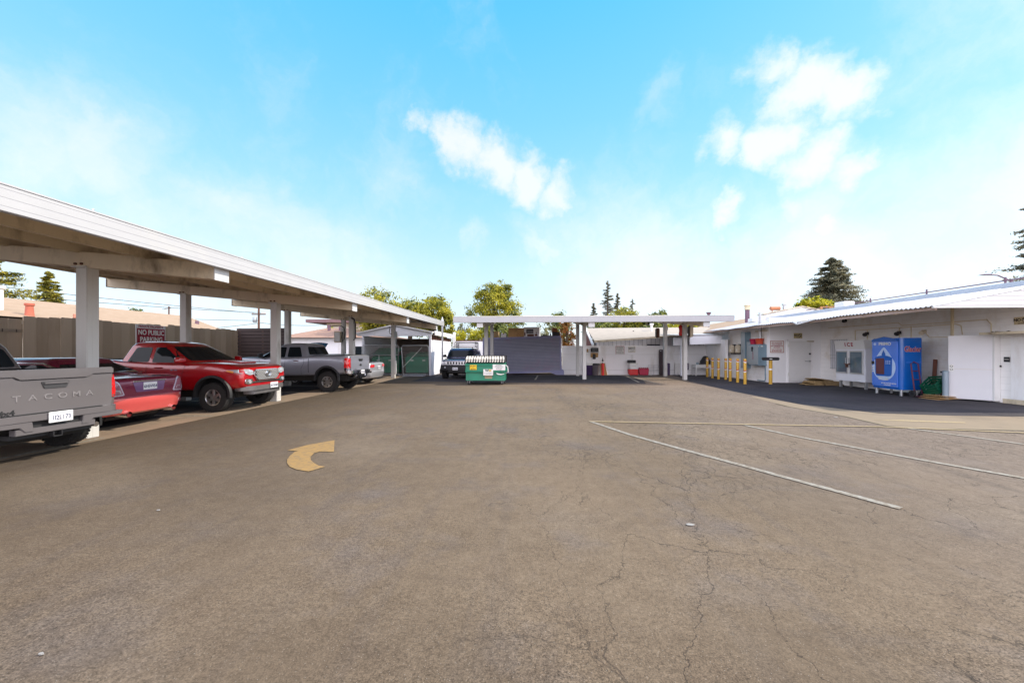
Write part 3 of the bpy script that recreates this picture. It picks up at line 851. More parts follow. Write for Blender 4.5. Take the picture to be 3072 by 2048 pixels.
def carport(name, label, loc, rotz, ys, y0, y1, back, dz, purl):
    e = thing(name, label, 'carport', loc, rotz, world=False)
    zb = lambda x: 3.13 - .1 * x + dz
    beam = plate = col = None
    for y in ys:
        m = MB()
        P = [(2.58, zb(2.58)), (2.58, zb(2.58) + .28), (-back, zb(-back) + .28), (-back, zb(-back))]
        m.prism([(x, y - .13, z) for x, z in P], (0, .26, 0))
        b = m.build('beam', m_steel, e, bevel=.012)
        MB().box(2.58, 2.6, y - .155, y + .155, zb(2.58) - .015, zb(2.58) + .255).build('end_plate', m_plate_end, b, bevel=.003)
        MB().box(-back - .02, -back, y - .15, y + .15, zb(-back) - .01, zb(-back) + .29).build('end_plate', m_col, b, bevel=.003)
        for x in (0, -3.03):
            c = MB().box(x - .11, x + .11, y - .1, y + .1, 0, zb(x) + .01)
            c.box(x - .113, x + .113, y - .02, y + .02, .0, zb(x) - .05)
            c.box(x - .16, x + .16, y - .15, y + .15, zb(x) - .012, zb(x) + .015)
            co = c.build('column', m_col, e, bevel=.01)
            for sx in (-.06, .06):
                MB().cyl((x + sx, y - .155, zb(x) + .05), (x + sx, y - .13, zb(x) + .05), .022, n=10).build('bolt', m_brown, co)
    for x in purl:
        m = MB(); z = zb(x) + .28
        m.box(x - .01, x + .01, y0, y1, z, z + .2); m.box(x - .075, x + .008, y0, y1, z - .002, z + .012); m.box(x - .008, x + .075, y0, y1, z + .188, z + .199)
        m.build('purlin', m_steel, e)
    P = [(2.68, zb(2.68) + .485), (2.68, zb(2.68) + .52), (-back - .05, zb(-back) + .52), (-back - .05, zb(-back) + .485)]
    MB().prism([(x, y0, z) for x, z in P], (0, y1 - y0, 0)).build('roof_deck', m_deck, e)
    f = MB(); zf = zb(2.7)
    f.box(2.69, 2.71, y0, y1, zf + .24, zf + .51); f.box(2.64, 2.69, y0 + .02, y1 - .02, zf + .235, zf + .247); f.box(2.62, 2.715, y0 - .003, y1 + .003, zf + .512, zf + .535)
    for (a, b_) in ((y0 - .012, y0 - .002), (y1 + .002, y1 + .012)):
        f.prism([(2.7, a, zf + .24), (2.7, a, zf + .53), (-back, a, zb(-back) + .53), (-back, a, zb(-back) + .24)], (0, b_ - a, 0))
    f.build('fascia', m_fascia, e, bevel=.004)
    s = MB()
    y = y0 + .8
    while y < y1:
        MB().cyl((2.66, y, zf + .535), (2.66, y, zf + .575), .014, n=8).build('roof_screw', m_galv, e); y += 2.4
    return e

def build_carports():
    lc = carport('carport', 'long grey steel carport sheltering the row of parked cars along the fence', (-8.2, 0, 0), 0, (1.4, 6.4, 11.42, 16.45, 21.5), -1.2, 22.9, 5.6, 0, (1.35, 0., -1.4, -2.8, -4.2, -5.5))
    for ch in lc.children:      # the long roof climbs a touch towards its far end
        if ch.name.split('.')[0] in ('purlin', 'roof_deck', 'fascia', 'roof_screw'):
            ch.rotation_euler.x = .005; ch.location.z = -.06
    carport('carport', 'grey steel carport across the far end, standing over the ribbed container', (0, 21.1, 0), -PI / 2, (-2.62, 2.95, 8.5), -3.95, 9.75, 4.1, -.07, (1.35, 0., -1.4, -2.8, -4.0))
    # meter box on the second-last frame
    e = thing('meter_box', 'grey electrical box with looped black cables high on a carport column behind the silver pickup', 'electrical box', (-11.25, 21.3, 2.05))
    MB().box(-11.62, -11.2, 21.12, 21.36, 2.1, 2.75).build('box', m_steel, e, bevel=.02)
    MB().box(-11.58, -11.24, 21.1, 21.12, 2.16, 2.7).build('door', m_col, e, bevel=.01)
    MB().box(-11.3, -11.14, 21.25, 21.34, 2.72, 2.95).build('bracket', m_col, e)
    MB().tube([(-11.9, 21.2, 3.05), (-11.3, 21.18, 3.1), (-11.05, 21.16, 3.0), (-10.95, 21.14, 2.7), (-11.0, 21.14, 2.3), (-11.1, 21.14, 2.15), (-11.15, 21.14, 2.4), (-11.12, 21.15, 2.72)], .025, 8).build('cable', m_rope, e, smooth=True)
    MB().tube([(-9.6, 21.38, 3.05), (-9.5, 21.36, 2.95), (-9.48, 21.36, 2.2)], .03, 8)
    c = MB().tube([(-8.15, 16.3, 3.1), (-8.02, 16.3, 3.02), (-7.97, 16.3, 2.8), (-7.97, 16.3, 2.15), (-8.06, 16.32, 2.1)], .035, 8)
    solo(c, 'conduit_loop', m_rope, 'bent black conduit loop on the carport column beside the silver pickup tailgate', 'conduit', smooth=True)
    e = thing('switch_box', 'small dark switch box on the last front column of the long carport', 'switch box', (-8.02, 21.38, 2.2))
    MB().box(-8.08, -7.92, 21.32, 21.39, 2.4, 2.75).build('case', m_box_grey, e, bevel=.01)
    MB().tube([(-8.38, 21.38, 3.05), (-8.4, 21.36, 2.75), (-8.36, 21.36, 2.62), (-8.25, 21.38, 2.6)], .02, 8).build('cable', m_rope, e, smooth=True)
    g = MB().box(-8.07, -7.97, 21.34, 21.395, .25, 1.05)
    solo(g, 'corner_guard', m_white_p, 'short white guard strip on the foot of the last front carport column', 'guard', bevel=.005)
    for i, (x, y, z, w, d, h, lab) in enumerate((
            (7.95, 23.92, 2.45, .2, .3, .6, 'tall dark loudspeaker on the rear column under the right end of the far carport'),
            (8.68, 20.75, 2.36, .18, .32, .66, 'grey loudspeaker beside the red bag on the front right column of the far carport'),)):
        e = thing('loudspeaker', lab, 'loudspeaker', (x, y, z), 0)
        MB().box(x - w / 2, x + w / 2 , y - d / 2, y + d / 2, z, z + h).build('cabinet', m_steel if i else m_brown, e, bevel=.04)
        MB().box(x - w / 2 - .01, x - w / 2, y - d / 2 + .03, y + d / 2 - .03, z + .04, z + h - .04).build('grille', m_blk, e, bevel=.01)
    j = MB().box(8.64, 8.82, 21.0, 21.25, 2.55, 2.95)
    solo(j, 'junction_box', m_box_grey, 'square grey junction box on the right side of the front right carport column', 'junction box', bevel=.015)
    b = MB().lathe([(.0, 0), (.1, .02), (.13, .12), (.1, .28), (.12, .42), (.15, .5), (.08, .6), (.03, .64)], (8.42, 21.4, 2.46), 'z', 18)
    solo(b, 'hanging_bag', m_redplas, 'bright red bag hanging between the two right columns of the far carport', 'bag', smooth=True)

# ------------------------------------------------------------------ signs
def sign(name, label, cat, p, w, h, facing, back, lines, ink, border=None, extra=None, thick=.02):
    """p: centre of the face. lines: (text, size, dx, dy, stretch, bold)"""
    F = FACE_S if facing == 's' else FACE_W if facing == 'w' else FACE_E
    m4 = F(p)
    e = thing(name, label, cat, p, 0)
    b = MB().box(-w / 2, w / 2, -h / 2, h / 2, -thick, 0, m4); b.build('panel', back, e, bevel=.003)
    if border:
        q = MB(); t = .022
        for r in ((-w / 2, w / 2, h / 2 - t, h / 2), (-w / 2, w / 2, -h / 2, -h / 2 + t), (-w / 2, -w / 2 + t, -h / 2 + t, h / 2 - t), (w / 2 - t, w / 2, -h / 2 + t, h / 2 - t)):
            q.box(*r, .001, .005, m4)
        q.build('border', border, e)
    q = MB()
    for (t, s, dx, dy, sx, bo) in lines:
        q.text(t, s, m4 @ Matrix.Translation((dx, dy, .003)), .002, bo, sx)
    if extra: extra(q, m4)
    if q.v: q.build('lettering', ink, e, fix=False)
    return e

def ring2(q, m, cx, cy, r, t, n=24, slash=True):
    for i in range(n):
        a, b = 2 * PI * i / n, 2 * PI * (i + 1) / n
        P = [(cx + rr * math.cos(x), cy + rr * math.sin(x), .004) for rr, x in ((r, a), (r, b), (r - t, b), (r - t, a))]
        q.poly([m @ Vector(p) for p in P])
    if slash:
        d = r * .72; w = t * .5
        q.poly([m @ Vector(p) for p in [(cx - d - w, cy + d - w, .004), (cx - d + w, cy + d + w, .004), (cx + d + w, cy - d + w, .004), (cx + d - w, cy - d - w, .004)]])

# ------------------------------------------------------------------ left side: fence, sign, houses
def build_left():
    e = thing('board_fence', 'tall weathered grey board fence behind the parked cars', 'fence', (-15.05, 10, 0))
    y = 2.0; i = 0
    r = random.Random(3)
    top = 2.62
    while y < 17.95:
        w = .29
        if abs(y - 10.2) < .16: top = 2.66
        t = top + r.uniform(-.015, .015) + .02 * math.sin(y * 2.3)
        if y < 9.95: t -= .08
        if r.random() < .12 and y > 12: t -= .05
        x = -15 + (-.04 if y < 9.95 else 0) + r.uniform(-.004, .004)
        m = MB(); m.prism([(x, y + .004, 0), (x, y + w - .006, 0), (x, y + w - .006, t - .02), (x, y + w - .03, t), (x, y + .03, t), (x, y + .004, t - .02)], (-.022, 0, 0))
        m.build('board', m_wood if False else m_fboard[i % 3], e)
        y += w; i += 1
    p = MB()
    for yy in (3, 5.4, 7.8, 10.05, 12.6, 15, 17.7): p.box(-15.14, -15.05, yy, yy + .09, 0, 2.4)
    p.build('posts', m_wood, e)
    q = MB()
    for z in (.4, 1.3, 2.15): q.box(-15.05, -15.026, 2, 17.95, z, z + .09)
    q.build('rails', m_wood, e)
    e = thing('slat_screen', 'dark stained slat screen standing at the end of the grey board fence', 'fence', (-13.7, 18.1, 0))
    MB().box(-15.05, -12.45, 18.13, 18.16, 0, 2.7).build('backing', m_gap_dark, e)
    for k in range(16):
        z = .02 + k * .172
        MB().bar((-15.05, 18.1 + rnd.uniform(-.01, .01), z + .08), (-12.45, 18.1 + rnd.uniform(-.01, .01), z + .08 + rnd.uniform(-.012, .012)), .03, .145).build('slat', m_dkwood2, e)
    for x in (-14.9, -13.7, -12.5):
        MB().box(x - .05, x + .05, 18.12, 18.2, 0, 2.76).build('post', m_brown, e)
    sign('no_parking_sign', 'maroon and white NO PUBLIC PARKING sign on the board fence above the red pickup', 'sign', (-14.95, 13.75, 2.2), 1.14, .82, 'e', m_white_p,
         [('PRIVATE PROPERTY', .11, 0, .345, .98, .025)], m_redw, extra=None)
    m = MB().box(-14.945, -14.938, 13.22, 14.28, 1.82, 2.47); o = m.build('red_field', m_redw, bpy.data.objects['no_parking_sign'], bevel=.002)
    q = MB(); q.text('NO PUBLIC', .27, FACE_E((-14.934, 13.75, 2.31)), .002, .025, .72); q.text('PARKING', .27, FACE_E((-14.934, 13.75, 2.04)), .002, .025, .76)
    q.build('white_lettering', m_paper, bpy.data.objects['no_parking_sign'], fix=False)
    # long tan-roofed house over the fence
    e = thing('house', 'long low house with a tan shingle roof behind the board fence', 'house', (-22, 12, 0))
    MB().box(-26.5, -17.6, -6, 22, 0, 2.7).build('wall', m_white_p, e)
    r = MB(); E0, RX, RZ, EZ = -16.9, -22.2, 3.85, 2.72
    r.poly([(E0, -7, EZ), (E0, 19.5, EZ), (RX, 22.6, RZ), (RX, -7, RZ)]); r.poly([(RX, -7, RZ), (RX, 22.6, RZ), (-27.4, 24, EZ), (-27.4, -7, EZ)]); r.poly([(E0, 19.5, EZ), (-27.4, 24, EZ), (RX, 22.6, RZ)])
    r.poly([(E0, -7, EZ - .06), (-27.4, -7, EZ - .06), (-27.4, 24, EZ - .06), (E0, 19.5, EZ - .06)])
    rf = r.build('roof', m_shingle, e, fix=False)
    MB().cyl((-18.4, 11.75, 2.9), (-18.4, 11.75, 3.75), .15).cyl((-18.4, 11.75, 3.75), (-18.4, 11.75, 3.85), .2).build('flue_pipe', m_white_p, rf, smooth=True)
    MB().lathe([(.15, 2.7), (.11, 2.85), (.09, 3.15), (.12, 3.18), (.12, 3.25)], (-17.4, 11.9, .0), 'z', 20).build('vent_pipe', M('terracotta', (.5, .14, .09), .8), rf, smooth=True)
    MB().cyl((-17.3, 13.1, 2.7), (-17.3, 13.1, 3.0), .05).build('vent_pipe', M('salmon', (.55, .25, .18), .8), rf)
    MB().cyl((-19.8, 20, 3.2), (-19.8, 20, 3.65), .04).cyl((-18.8, 19.8, 3), (-18.8, 19.8, 3.3), .09).build('vent_pipe', m_pipe_p, rf)
    # white house with hipped brown roof
    e = thing('house', 'white low house with a hipped brown roof beyond the silver pickup', 'house', (-17, 34, 0))
    MB().box(-21.5, -12.9, 31, 38, 0, 2.75).build('wall', m_white, e)
    r = MB()
    A = [(-22, 30.4, 2.75), (-12.2, 30.4, 2.75), (-12.2, 38.6, 2.75), (-22, 38.6, 2.75)]; R0, R1 = (-19.5, 34, 3.75), (-17.2, 34, 3.75)
    r.poly([A[0], A[1], R1, R0]); r.poly([A[1], A[2], R1]); r.poly([A[2], A[3], R0, R1]); r.poly([A[3], A[0], R0]); r.poly(A[::-1])
    rf = r.build('roof', m_brownroof, e)
    MB().box(-18.7, -18.5, 32.9, 33.1, 3.4, 4.0).build('chimney', m_pipe_p, rf); MB().cyl((-17.6, 33, 3.4), (-17.6, 33, 3.85), .08).build('vent_pipe', m_pipe_p, rf)
    MB().box(-15.6, -14.2, 30.96, 31.0, .9, 2.0).build('window', mt_glass, e)
    MB().box(-20.6, -18.4, 30.95, 31.0, .0, 2.3).build('garage_door', m_lap, e)
    # two-storey beige building
    e = thing('apartment_building', 'beige two storey building with a flat brown overhanging roof far behind the white house', 'building', (-22, 43, 0))
    MB().box(-23.1, -18, 40.5, 47, 0, 4.75).build('wall', M('beige_stucco', (.62, .53, .42), .85, var=.06), e)
    MB().box(-25, -17.4, 39.6, 47.6, 4.75, 5.1).build('roof', M('brown_trim', (.23, .13, .14), .7), e)
    MB().box(-22.9, -18.2, 40.44, 40.5, 4.2, 4.26).build('trim', m_white_p, e)
    MB().box(-20.6, -19.4, 40.42, 40.5, 2.6, 3.8).build('window', mt_glass, e)
    # pole line
    for nm, x, y, h, lab in (('utility_pole', -42.2, 55, 8.6, 'brown utility pole with crossarm and transformer beyond the slat screen'), ('utility_pole', -82.7, 80, 11.8, 'far thin utility pole with a lamp arm seen beside the second column')):
        e = thing(nm, lab, 'utility pole', (x, y, 0))
        MB().cyl((x, y, 0), (x, y, h), .19, .13).build('pole', m_brown, e, smooth=True)
        if h < 10:
            MB().box(x - 1.1, x + 1.1, y - .1, y + .06, 7.2, 7.36).build('crossarm', m_brown, e)
            for k in (-1, -.5, .5, 1): MB().cyl((x + k, y, 7.36), (x + k, y, 7.55), .06).build('insulator', m_white_p, e)
            MB().lathe([(0, 0), (.25, .02), (.28, .1), (.28, .8), (.2, .9), (0, .92)], (x - .5, y - .2, 5.95), 'z', 14).build('transformer', m_box_grey, e, smooth=True)
        else:
            MB().bar((x - 1.1, y, 11.2), (x + .4, y, 11.4), .1, .12).build('lamp_arm', m_brown, e)
            MB().box(x - 1.5, x - 1.0, y - .15, y + .15, 11.1, 11.25).build('lamp_head', m_box_grey, e)
    W = [((-42.9, 55, 7.5), (-60, 30, 8.9), 'upper thin overhead wire reaching left from the crossarm of the brown pole'),
         ((-41.7, 55, 7.5), (-60, 34, 7.9), 'second thin overhead wire reaching left from the crossarm of the brown pole'),
         ((-42.2, 55, 6.3), (-60, 32, 5.9), 'thick sagging overhead cable reaching left from below the brown pole crossarm'),
         ((-42.2, 55, 6.0), (-31, 55, 5.6), 'single overhead cable running right from the brown pole to the beige building'),
         ((-42.2, 55, 5.9), (-58, 46, 3.6), 'lowest guy wire slanting down left from the brown pole')]
    for a, b, lab in W:
        P = [Vector(a).lerp(Vector(b), t / 10) - Vector((0, 0, 1.0 * (t / 10) * (1 - t / 10))) for t in range(11)]
        solo(MB().tube(P, .03, 5), 'overhead_wire', m_rope, lab, 'wire')

m_fboard = [M('fence_board_%d' % i, c, .85, var=.22, scale=1.5, bump=.3, bscale=20, stretch=(1, 1, .15), dirt=(.34, .26, .17), dlo=.55, dhi=.8, dscale=1.5) for i, c in enumerate([(.48, .38, .27), (.53, .43, .31), (.43, .34, .24)])]
m_dkwood2 = M('dark_slat_wood', (.07, .048, .045), .75, var=.45, scale=2.5, stretch=(.2, 1, 3))

# ------------------------------------------------------------------ bin shed, far dumpsters
def dumpster_box(e, x, y, w, d, z0, h, mat, lid=None):
    """front loader bin: sloped front, rim, side pockets; faces -y"""
    P = [(y, z0), (y + .03, z0 + .45 * h), (y - .06, z0 + .5 * h), (y - .04, z0 + h * .88), (y + .1, z0 + h), (y + d, z0 + h * 1.06), (y + d, z0)]
    MB().prism([(x - w / 2, a, b) for a, b in P], (w, 0, 0)).build('bin', mat, e, bevel=.015)
    r = MB().box(x - w / 2 - .03, x + w / 2 + .03, y - .075, y - .04, z0 + h * .8, z0 + h * .9)
    r.box(x - w / 2 - .02, x + w / 2 + .02, y - .07, y, z0 + h * .46, z0 + h * .54)
    for sx in (-1, 1):
        r.box(x + sx * w / 2 - .05, x + sx * w / 2 + .05, y + .1, y + d - .1, z0 + h * .45, z0 + h * .62)
    r.build('rib', mat, e, bevel=.01)

def build_shed():
    e = thing('bin_shed', 'white gabled bin shed with wire gates at the end of the long carport', 'shed', (-8.9, 26.5, 0))
    X0, X1, Y0, Y1 = -11.2, -6.6, 23.75, 30
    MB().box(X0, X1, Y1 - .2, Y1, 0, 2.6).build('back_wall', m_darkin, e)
    MB().box(X0, X0 + .15, Y0 + .2, Y1 - .2, 0, 2.6).build('side_wall', m_shed, e)
    MB().box(X1 - .15, X1, Y0 + .2, Y1, 0, 2.34).build('side_wall', m_shed, e)
    v = MB()
    for k in range(14): v.box(X1 - .12, X1 - .04, Y0 + .3 + k * .45, Y0 + .4 + k * .45, 2.34, 2.62)
    v.build('vent_slats', m_brown, e)
    MB().box(X1 - .2, X1 - .16, Y0 + .2, Y1, 2.0, 2.62).build('vent_backing', m_gap_dark, e)
    g = MB().prism([(X0 - .3, Y0, 2.58), (X1 + .05, Y0, 2.58), (X1 + .05, Y0, 2.78), (-8.95, Y0, 3.24), (X0 - .3, Y0, 2.72)], (0, .08, 0))
    g.build('gable', m_shed, e)
    r = MB()
    for A, B in (((X0 - .4, 2.7), (-8.95, 3.27)), ((-8.95, 3.27), (X1 + .15, 2.79))):
        r.prism([(A[0], Y0 - .1, A[1]), (B[0], Y0 - .1, B[1]), (B[0], Y0 - .1, B[1] + .08), (A[0], Y0 - .1, A[1] + .08)], (0, Y1 - Y0 + .3, 0))
    r.build('roof', m_white_p, e)
    MB().box(X1 + .1, X1 + .16, Y0 + .6, Y1 + .4, 2.66, 2.95).build('side_fascia', m_white_p, e)
    for x in (X0 + .02, X1 - .1): MB().box(x, x + .12, Y0 + .03, Y0 + .17, 0, 2.58).build('post', m_shed, e, bevel=.005)
    MB().box(X0 + .1, X1 - .1, Y0 + .3, Y1 - .2, .004, .05).build('slab', M('shed_slab', (.3, .3, .32), .8), e)
    m = MB().box(-8.2, -6.85, 22.9, 23.7, .0, .05)
    m.build('ramp', M('ramp_grey', (.33, .33, .36), .8), e, bevel=.02)
    # gates
    def gate(x0, x1, z0, z1, bars, diag, lean):
        G = bpy.data.objects.new('gate', None); COL.objects.link(G); G.parent = e
        f = MB(); yy = Y0 - .12
        f.tube([(x0 + .1, yy, z1), (x1 - .1, yy, z1), (x1, yy, z1 - .1), (x1, yy, z0), (x0 + lean, yy, z0), (x0, yy, z1 - .1), (x0 + .1, yy, z1)], .028, 8)
        for z in bars: f.tube([(x0, yy, z), (x1, yy, z)], .024, 8)
        f.build('gate_frame', m_galv, G, smooth=True)
        if diag:
            c = MB(); a, b = Vector(diag[0]), Vector(diag[1])
            n = 34
            for i in range(n):
                p = a.lerp(b, (i + .5) / n); c.bar(a.lerp(b, i / n), a.lerp(b, (i + .75) / n), .02, .03)
            c.build('chain', m_paper, G)
        MB().poly([(x0, yy + .03, z0), (x1, yy + .03, z0), (x1, yy + .03, z1), (x0, yy + .03, z1)]).build('wire_mesh', m_chain, G, fix=False, ofs=root_of(e).location)
        return G
    g1 = gate(-11.1, -8.66, .12, 1.98, (1.35,), None, 0)
    f = MB().tube([(-9.97, Y0 - .12, .12), (-9.97, Y0 - .12, 1.35)], .024, 8); f.build('gate_upright', m_galv, g1)
    gate(-8.48, -6.7, .1, 1.96, (), ((-8.36, Y0 - .16, .55), (-7.1, Y0 - .16, 1.85)), .12)
    for x, lab, rz in ((-9.9, 'green dumpster with raised lid inside the bin shed, behind the left gate', 0), (-7.6, 'dark green dumpster in shade inside the bin shed, behind the chained gate', 0)):
        e2 = thing('dumpster', lab, 'dumpster', (x, 24.6, .05), 0, 'dumpsters inside the bin shed')
        dumpster_box(e2, x, 24.35, 1.7, 1.1, .15, 1.1, m_green)
        lid = MB()
        lid.prism([(x - .84, 24.35, 1.3), (x - .84, 25.45, 1.5 if x > -9 else 1.78), (x - .84, 25.45, 1.54 if x > -9 else 1.82), (x - .84, 24.35, 1.34)], (1.68, 0, 0))
        lid.build('lid', m_green, e2, bevel=.01)
        MB().box(x - .5, x - .3, 24.28, 24.3, .95, 1.0).box(x + .3, x + .5, 24.28, 24.3, .95, 1.0).build('sticker', m_paper, e2)
    # thin service mast and white post behind the shed
    e = thing('service_mast', 'thin grey metal mast with a capped top beside the bin shed wall', 'mast', (-5.95, 24.3, 0))
    MB().cyl((-5.95, 24.3, 0), (-5.95, 24.3, 3.55), .06).build('pole', m_galv, e, smooth=True)
    MB().cyl((-5.95, 24.3, 3.3), (-5.95, 24.3, 3.42), .12).cyl((-5.95, 24.3, 3.55), (-5.95, 24.3, 3.72), .1, .07).cyl((-5.95, 24.3, 3.72), (-5.95, 24.3, 3.86), .05, .03).build('mast_cap', m_galv, e)
    solo(MB().box(-6.24, -6.06, 28.9, 29.1, 0, 3.08), 'fence_post', m_white_p, 'square white post between the bin shed and the off-road car', 'post', bevel=.01)


# ------------------------------------------------------------------ green dumpster in the lot
def build_dumpster():
    x, y = -2.2, 17.35
    e = thing('dumpster', 'green dumpster with black lid, white reflections painted on it, and stickers standing out in the lot', 'dumpster', (x, y + .6, 0))
    w, d, z0, h = 1.86, 1.15, .2, .88
    dumpster_box(e, x, y, w, d, z0, h, m_green)
    # heavily ribbed black lid: two rows of pale blocks stand for its reflections
    MB().prism([(x - w / 2 - .02, y - .08, z0 + h - .03), (x - w / 2 - .02, y - .06, z0 + h + .13), (x - w / 2 - .02, y + .12, z0 + h + .25), (x - w / 2 - .02, y + d, z0 + h + .3), (x - w / 2 - .02, y + d, z0 + h)], (w + .04, 0, 0)).build('lid', m_blk, e, bevel=.01)
    b = MB(); r = random.Random(5)
    n = 15
    for i in range(n):
        xx = x - w / 2 + (i + .5) * w / n
        s = .034 + r.uniform(-.004, .01); k = .02 * (1 if i < n / 2 else -1)
        b.prism([(xx - s, y - .1, z0 + h - .0 + r.uniform(-.02, .01)), (xx + s * .3, y - .1, z0 + h - .01), (xx + s * .3, y - .1, z0 + h + .03), (xx + s, y - .1, z0 + h + .05), (xx + s * .9 + k * .3, y - .08, z0 + h + .11), (xx - s, y - .08, z0 + h + .11)], (0, .03, 0))
        b.prism([(xx - s * 1.25, y - .075, z0 + h + .135), (xx + s * 1.15, y - .075, z0 + h + .135), (xx + s * .8 + k, y + .1, z0 + h + .26), (xx - s * 1.1 + k, y + .1, z0 + h + .26)], (0, .01, .015))
    b.build('lid_glints', M('lid_glint_cream', (.72, .67, .56), .6, var=.15, scale=9), e)
    pl = MB().box(x - .72, x - .4, y - .085, y - .077, .72, .95).build('sticker', M('sticker_yellow', (.78, .52, .02), .5), e, label='yellow warning sticker')
    q = MB().text('DO NOT', .07, FACE_S((x - .56, y - .087, .89)), .001, .02).text('!  !', .07, FACE_S((x - .56, y - .087, .82)), .001, .02).text('CAUTION', .05, FACE_S((x - .56, y - .087, .755)), .001, .03); q.build('sticker_print', m_ink2, pl, fix=False)
    pl = MB().box(x + .36, x + .95, y - .085, y - .077, .7, .97).build('sticker', m_paper, e, label='wide white notice sticker')
    q = MB()
    for k, (t, s) in enumerate((('WARNING', .05), ('KEEP LIDS CLOSED', .042), ('NO HAZARDOUS WASTE', .036), ('DO NOT CLIMB', .04), ('NO PARKING', .04))): q.text(t, s, FACE_S((x + .655, y - .087, .935 - k * .05)), .001, .01)
    q.build('sticker_print', m_ink2, pl, fix=False)
    pl = MB().box(x - .08, x + .38, y - .094, y - .086, .46, .75).build('sticker', m_paper, e, label='white WM logo sticker')
    MB().text('W', .15, FACE_S((x + .09, y - .096, .68)), .001, .05, 1.1).build('logo_letter', M('logo_green', (.01, .06, .03), .5), pl, fix=False)
    MB().text('M', .15, FACE_S((x + .24, y - .096, .68)), .001, .05, 1.0).build('logo_letter', M('logo_gold', (.62, .42, .03), .5), pl, fix=False)
    MB().text('WASTE MANAGEMENT', .036, FACE_S((x + .15, y - .096, .56)), .001, .01).text('CUSTOMER SERVICE', .03, FACE_S((x + .15, y - .096, .51)), .001).build('sticker_print', m_ink2, pl, fix=False)
    pl = MB().box(x - .02, x + .32, y - .012, y - .004, .31, .44).build('number_plate', M('plate_tan', (.5, .4, .22), .6), e)
    MB().text('2y4-4220', .085, FACE_S((x + .15, y - .014, .375)), .001, .02).build('plate_number', m_ink2, pl, fix=False)
    MB().box(x - .82, x - .7, y - .03, y - .02, .62, .67).build('reflector', m_paper, e); MB().box(x + .83, x + .95 - .02, y - .03, y - .02, .62, .67).build('reflector', m_paper, e)
    MB().tube([(x + .54, y - .03, .56), (x + .6, y - .07, .52), (x + .75, y - .08, .5), (x + .9, y - .05, .53)], [.02, .03, .025, .01], 8).build('handle', m_paper, e, smooth=True)
    MB().tube([(x + w / 2, y + .2, .95), (x + w / 2 + .12, y + .15, .85), (x + w / 2 + .14, y + .15, .6), (x + w / 2 + .02, y + .2, .55)], .02, 8).build('side_handle', m_paper, e)
    for cx in (x - w / 2 + .12, x + w / 2 - .14):
        for cy in (y + .12, y + d - .12):
            c = bpy.data.objects.new('caster', None); COL.objects.link(c); c.parent = e
            MB().lathe([(.05, -.025), (.085, -.025), (.09, 0), (.085, .025), (.05, .025)], (cx, cy, .09), 'x', 20).build('wheel', m_blk, c, smooth=True)
            MB().box(cx - .045, cx - .033, cy - .03, cy + .03, .07, .21).box(cx + .033, cx + .045, cy - .03, cy + .03, .07, .21).box(cx - .05, cx + .05, cy - .05, cy + .05, .195, .21).build('fork', m_galv, c)
# ------------------------------------------------------------------ far end: container, white wall, clutter, siding building
def card_box(name, x0, x1, y0, y1, z0, z1, mat, label, rz=0, flaps=False):
    cx, cy = (x0 + x1) / 2, (y0 + y1) / 2
    e = thing(name, label, 'box', (cx, cy, z0), rz, world=False)
    w, d, h = (x1 - x0) / 2, (y1 - y0) / 2, z1 - z0
    MB().box(-w, w, -d, d, 0, h).build('carton', mat, e, bevel=.008)
    MB().box(-w * 1.002, w * 1.002, -.03, .03, h - .01, h + .003).box(-.03, .03, -d - .003, -d + .01, h * .7, h).build('tape', m_card2, e)
    return e

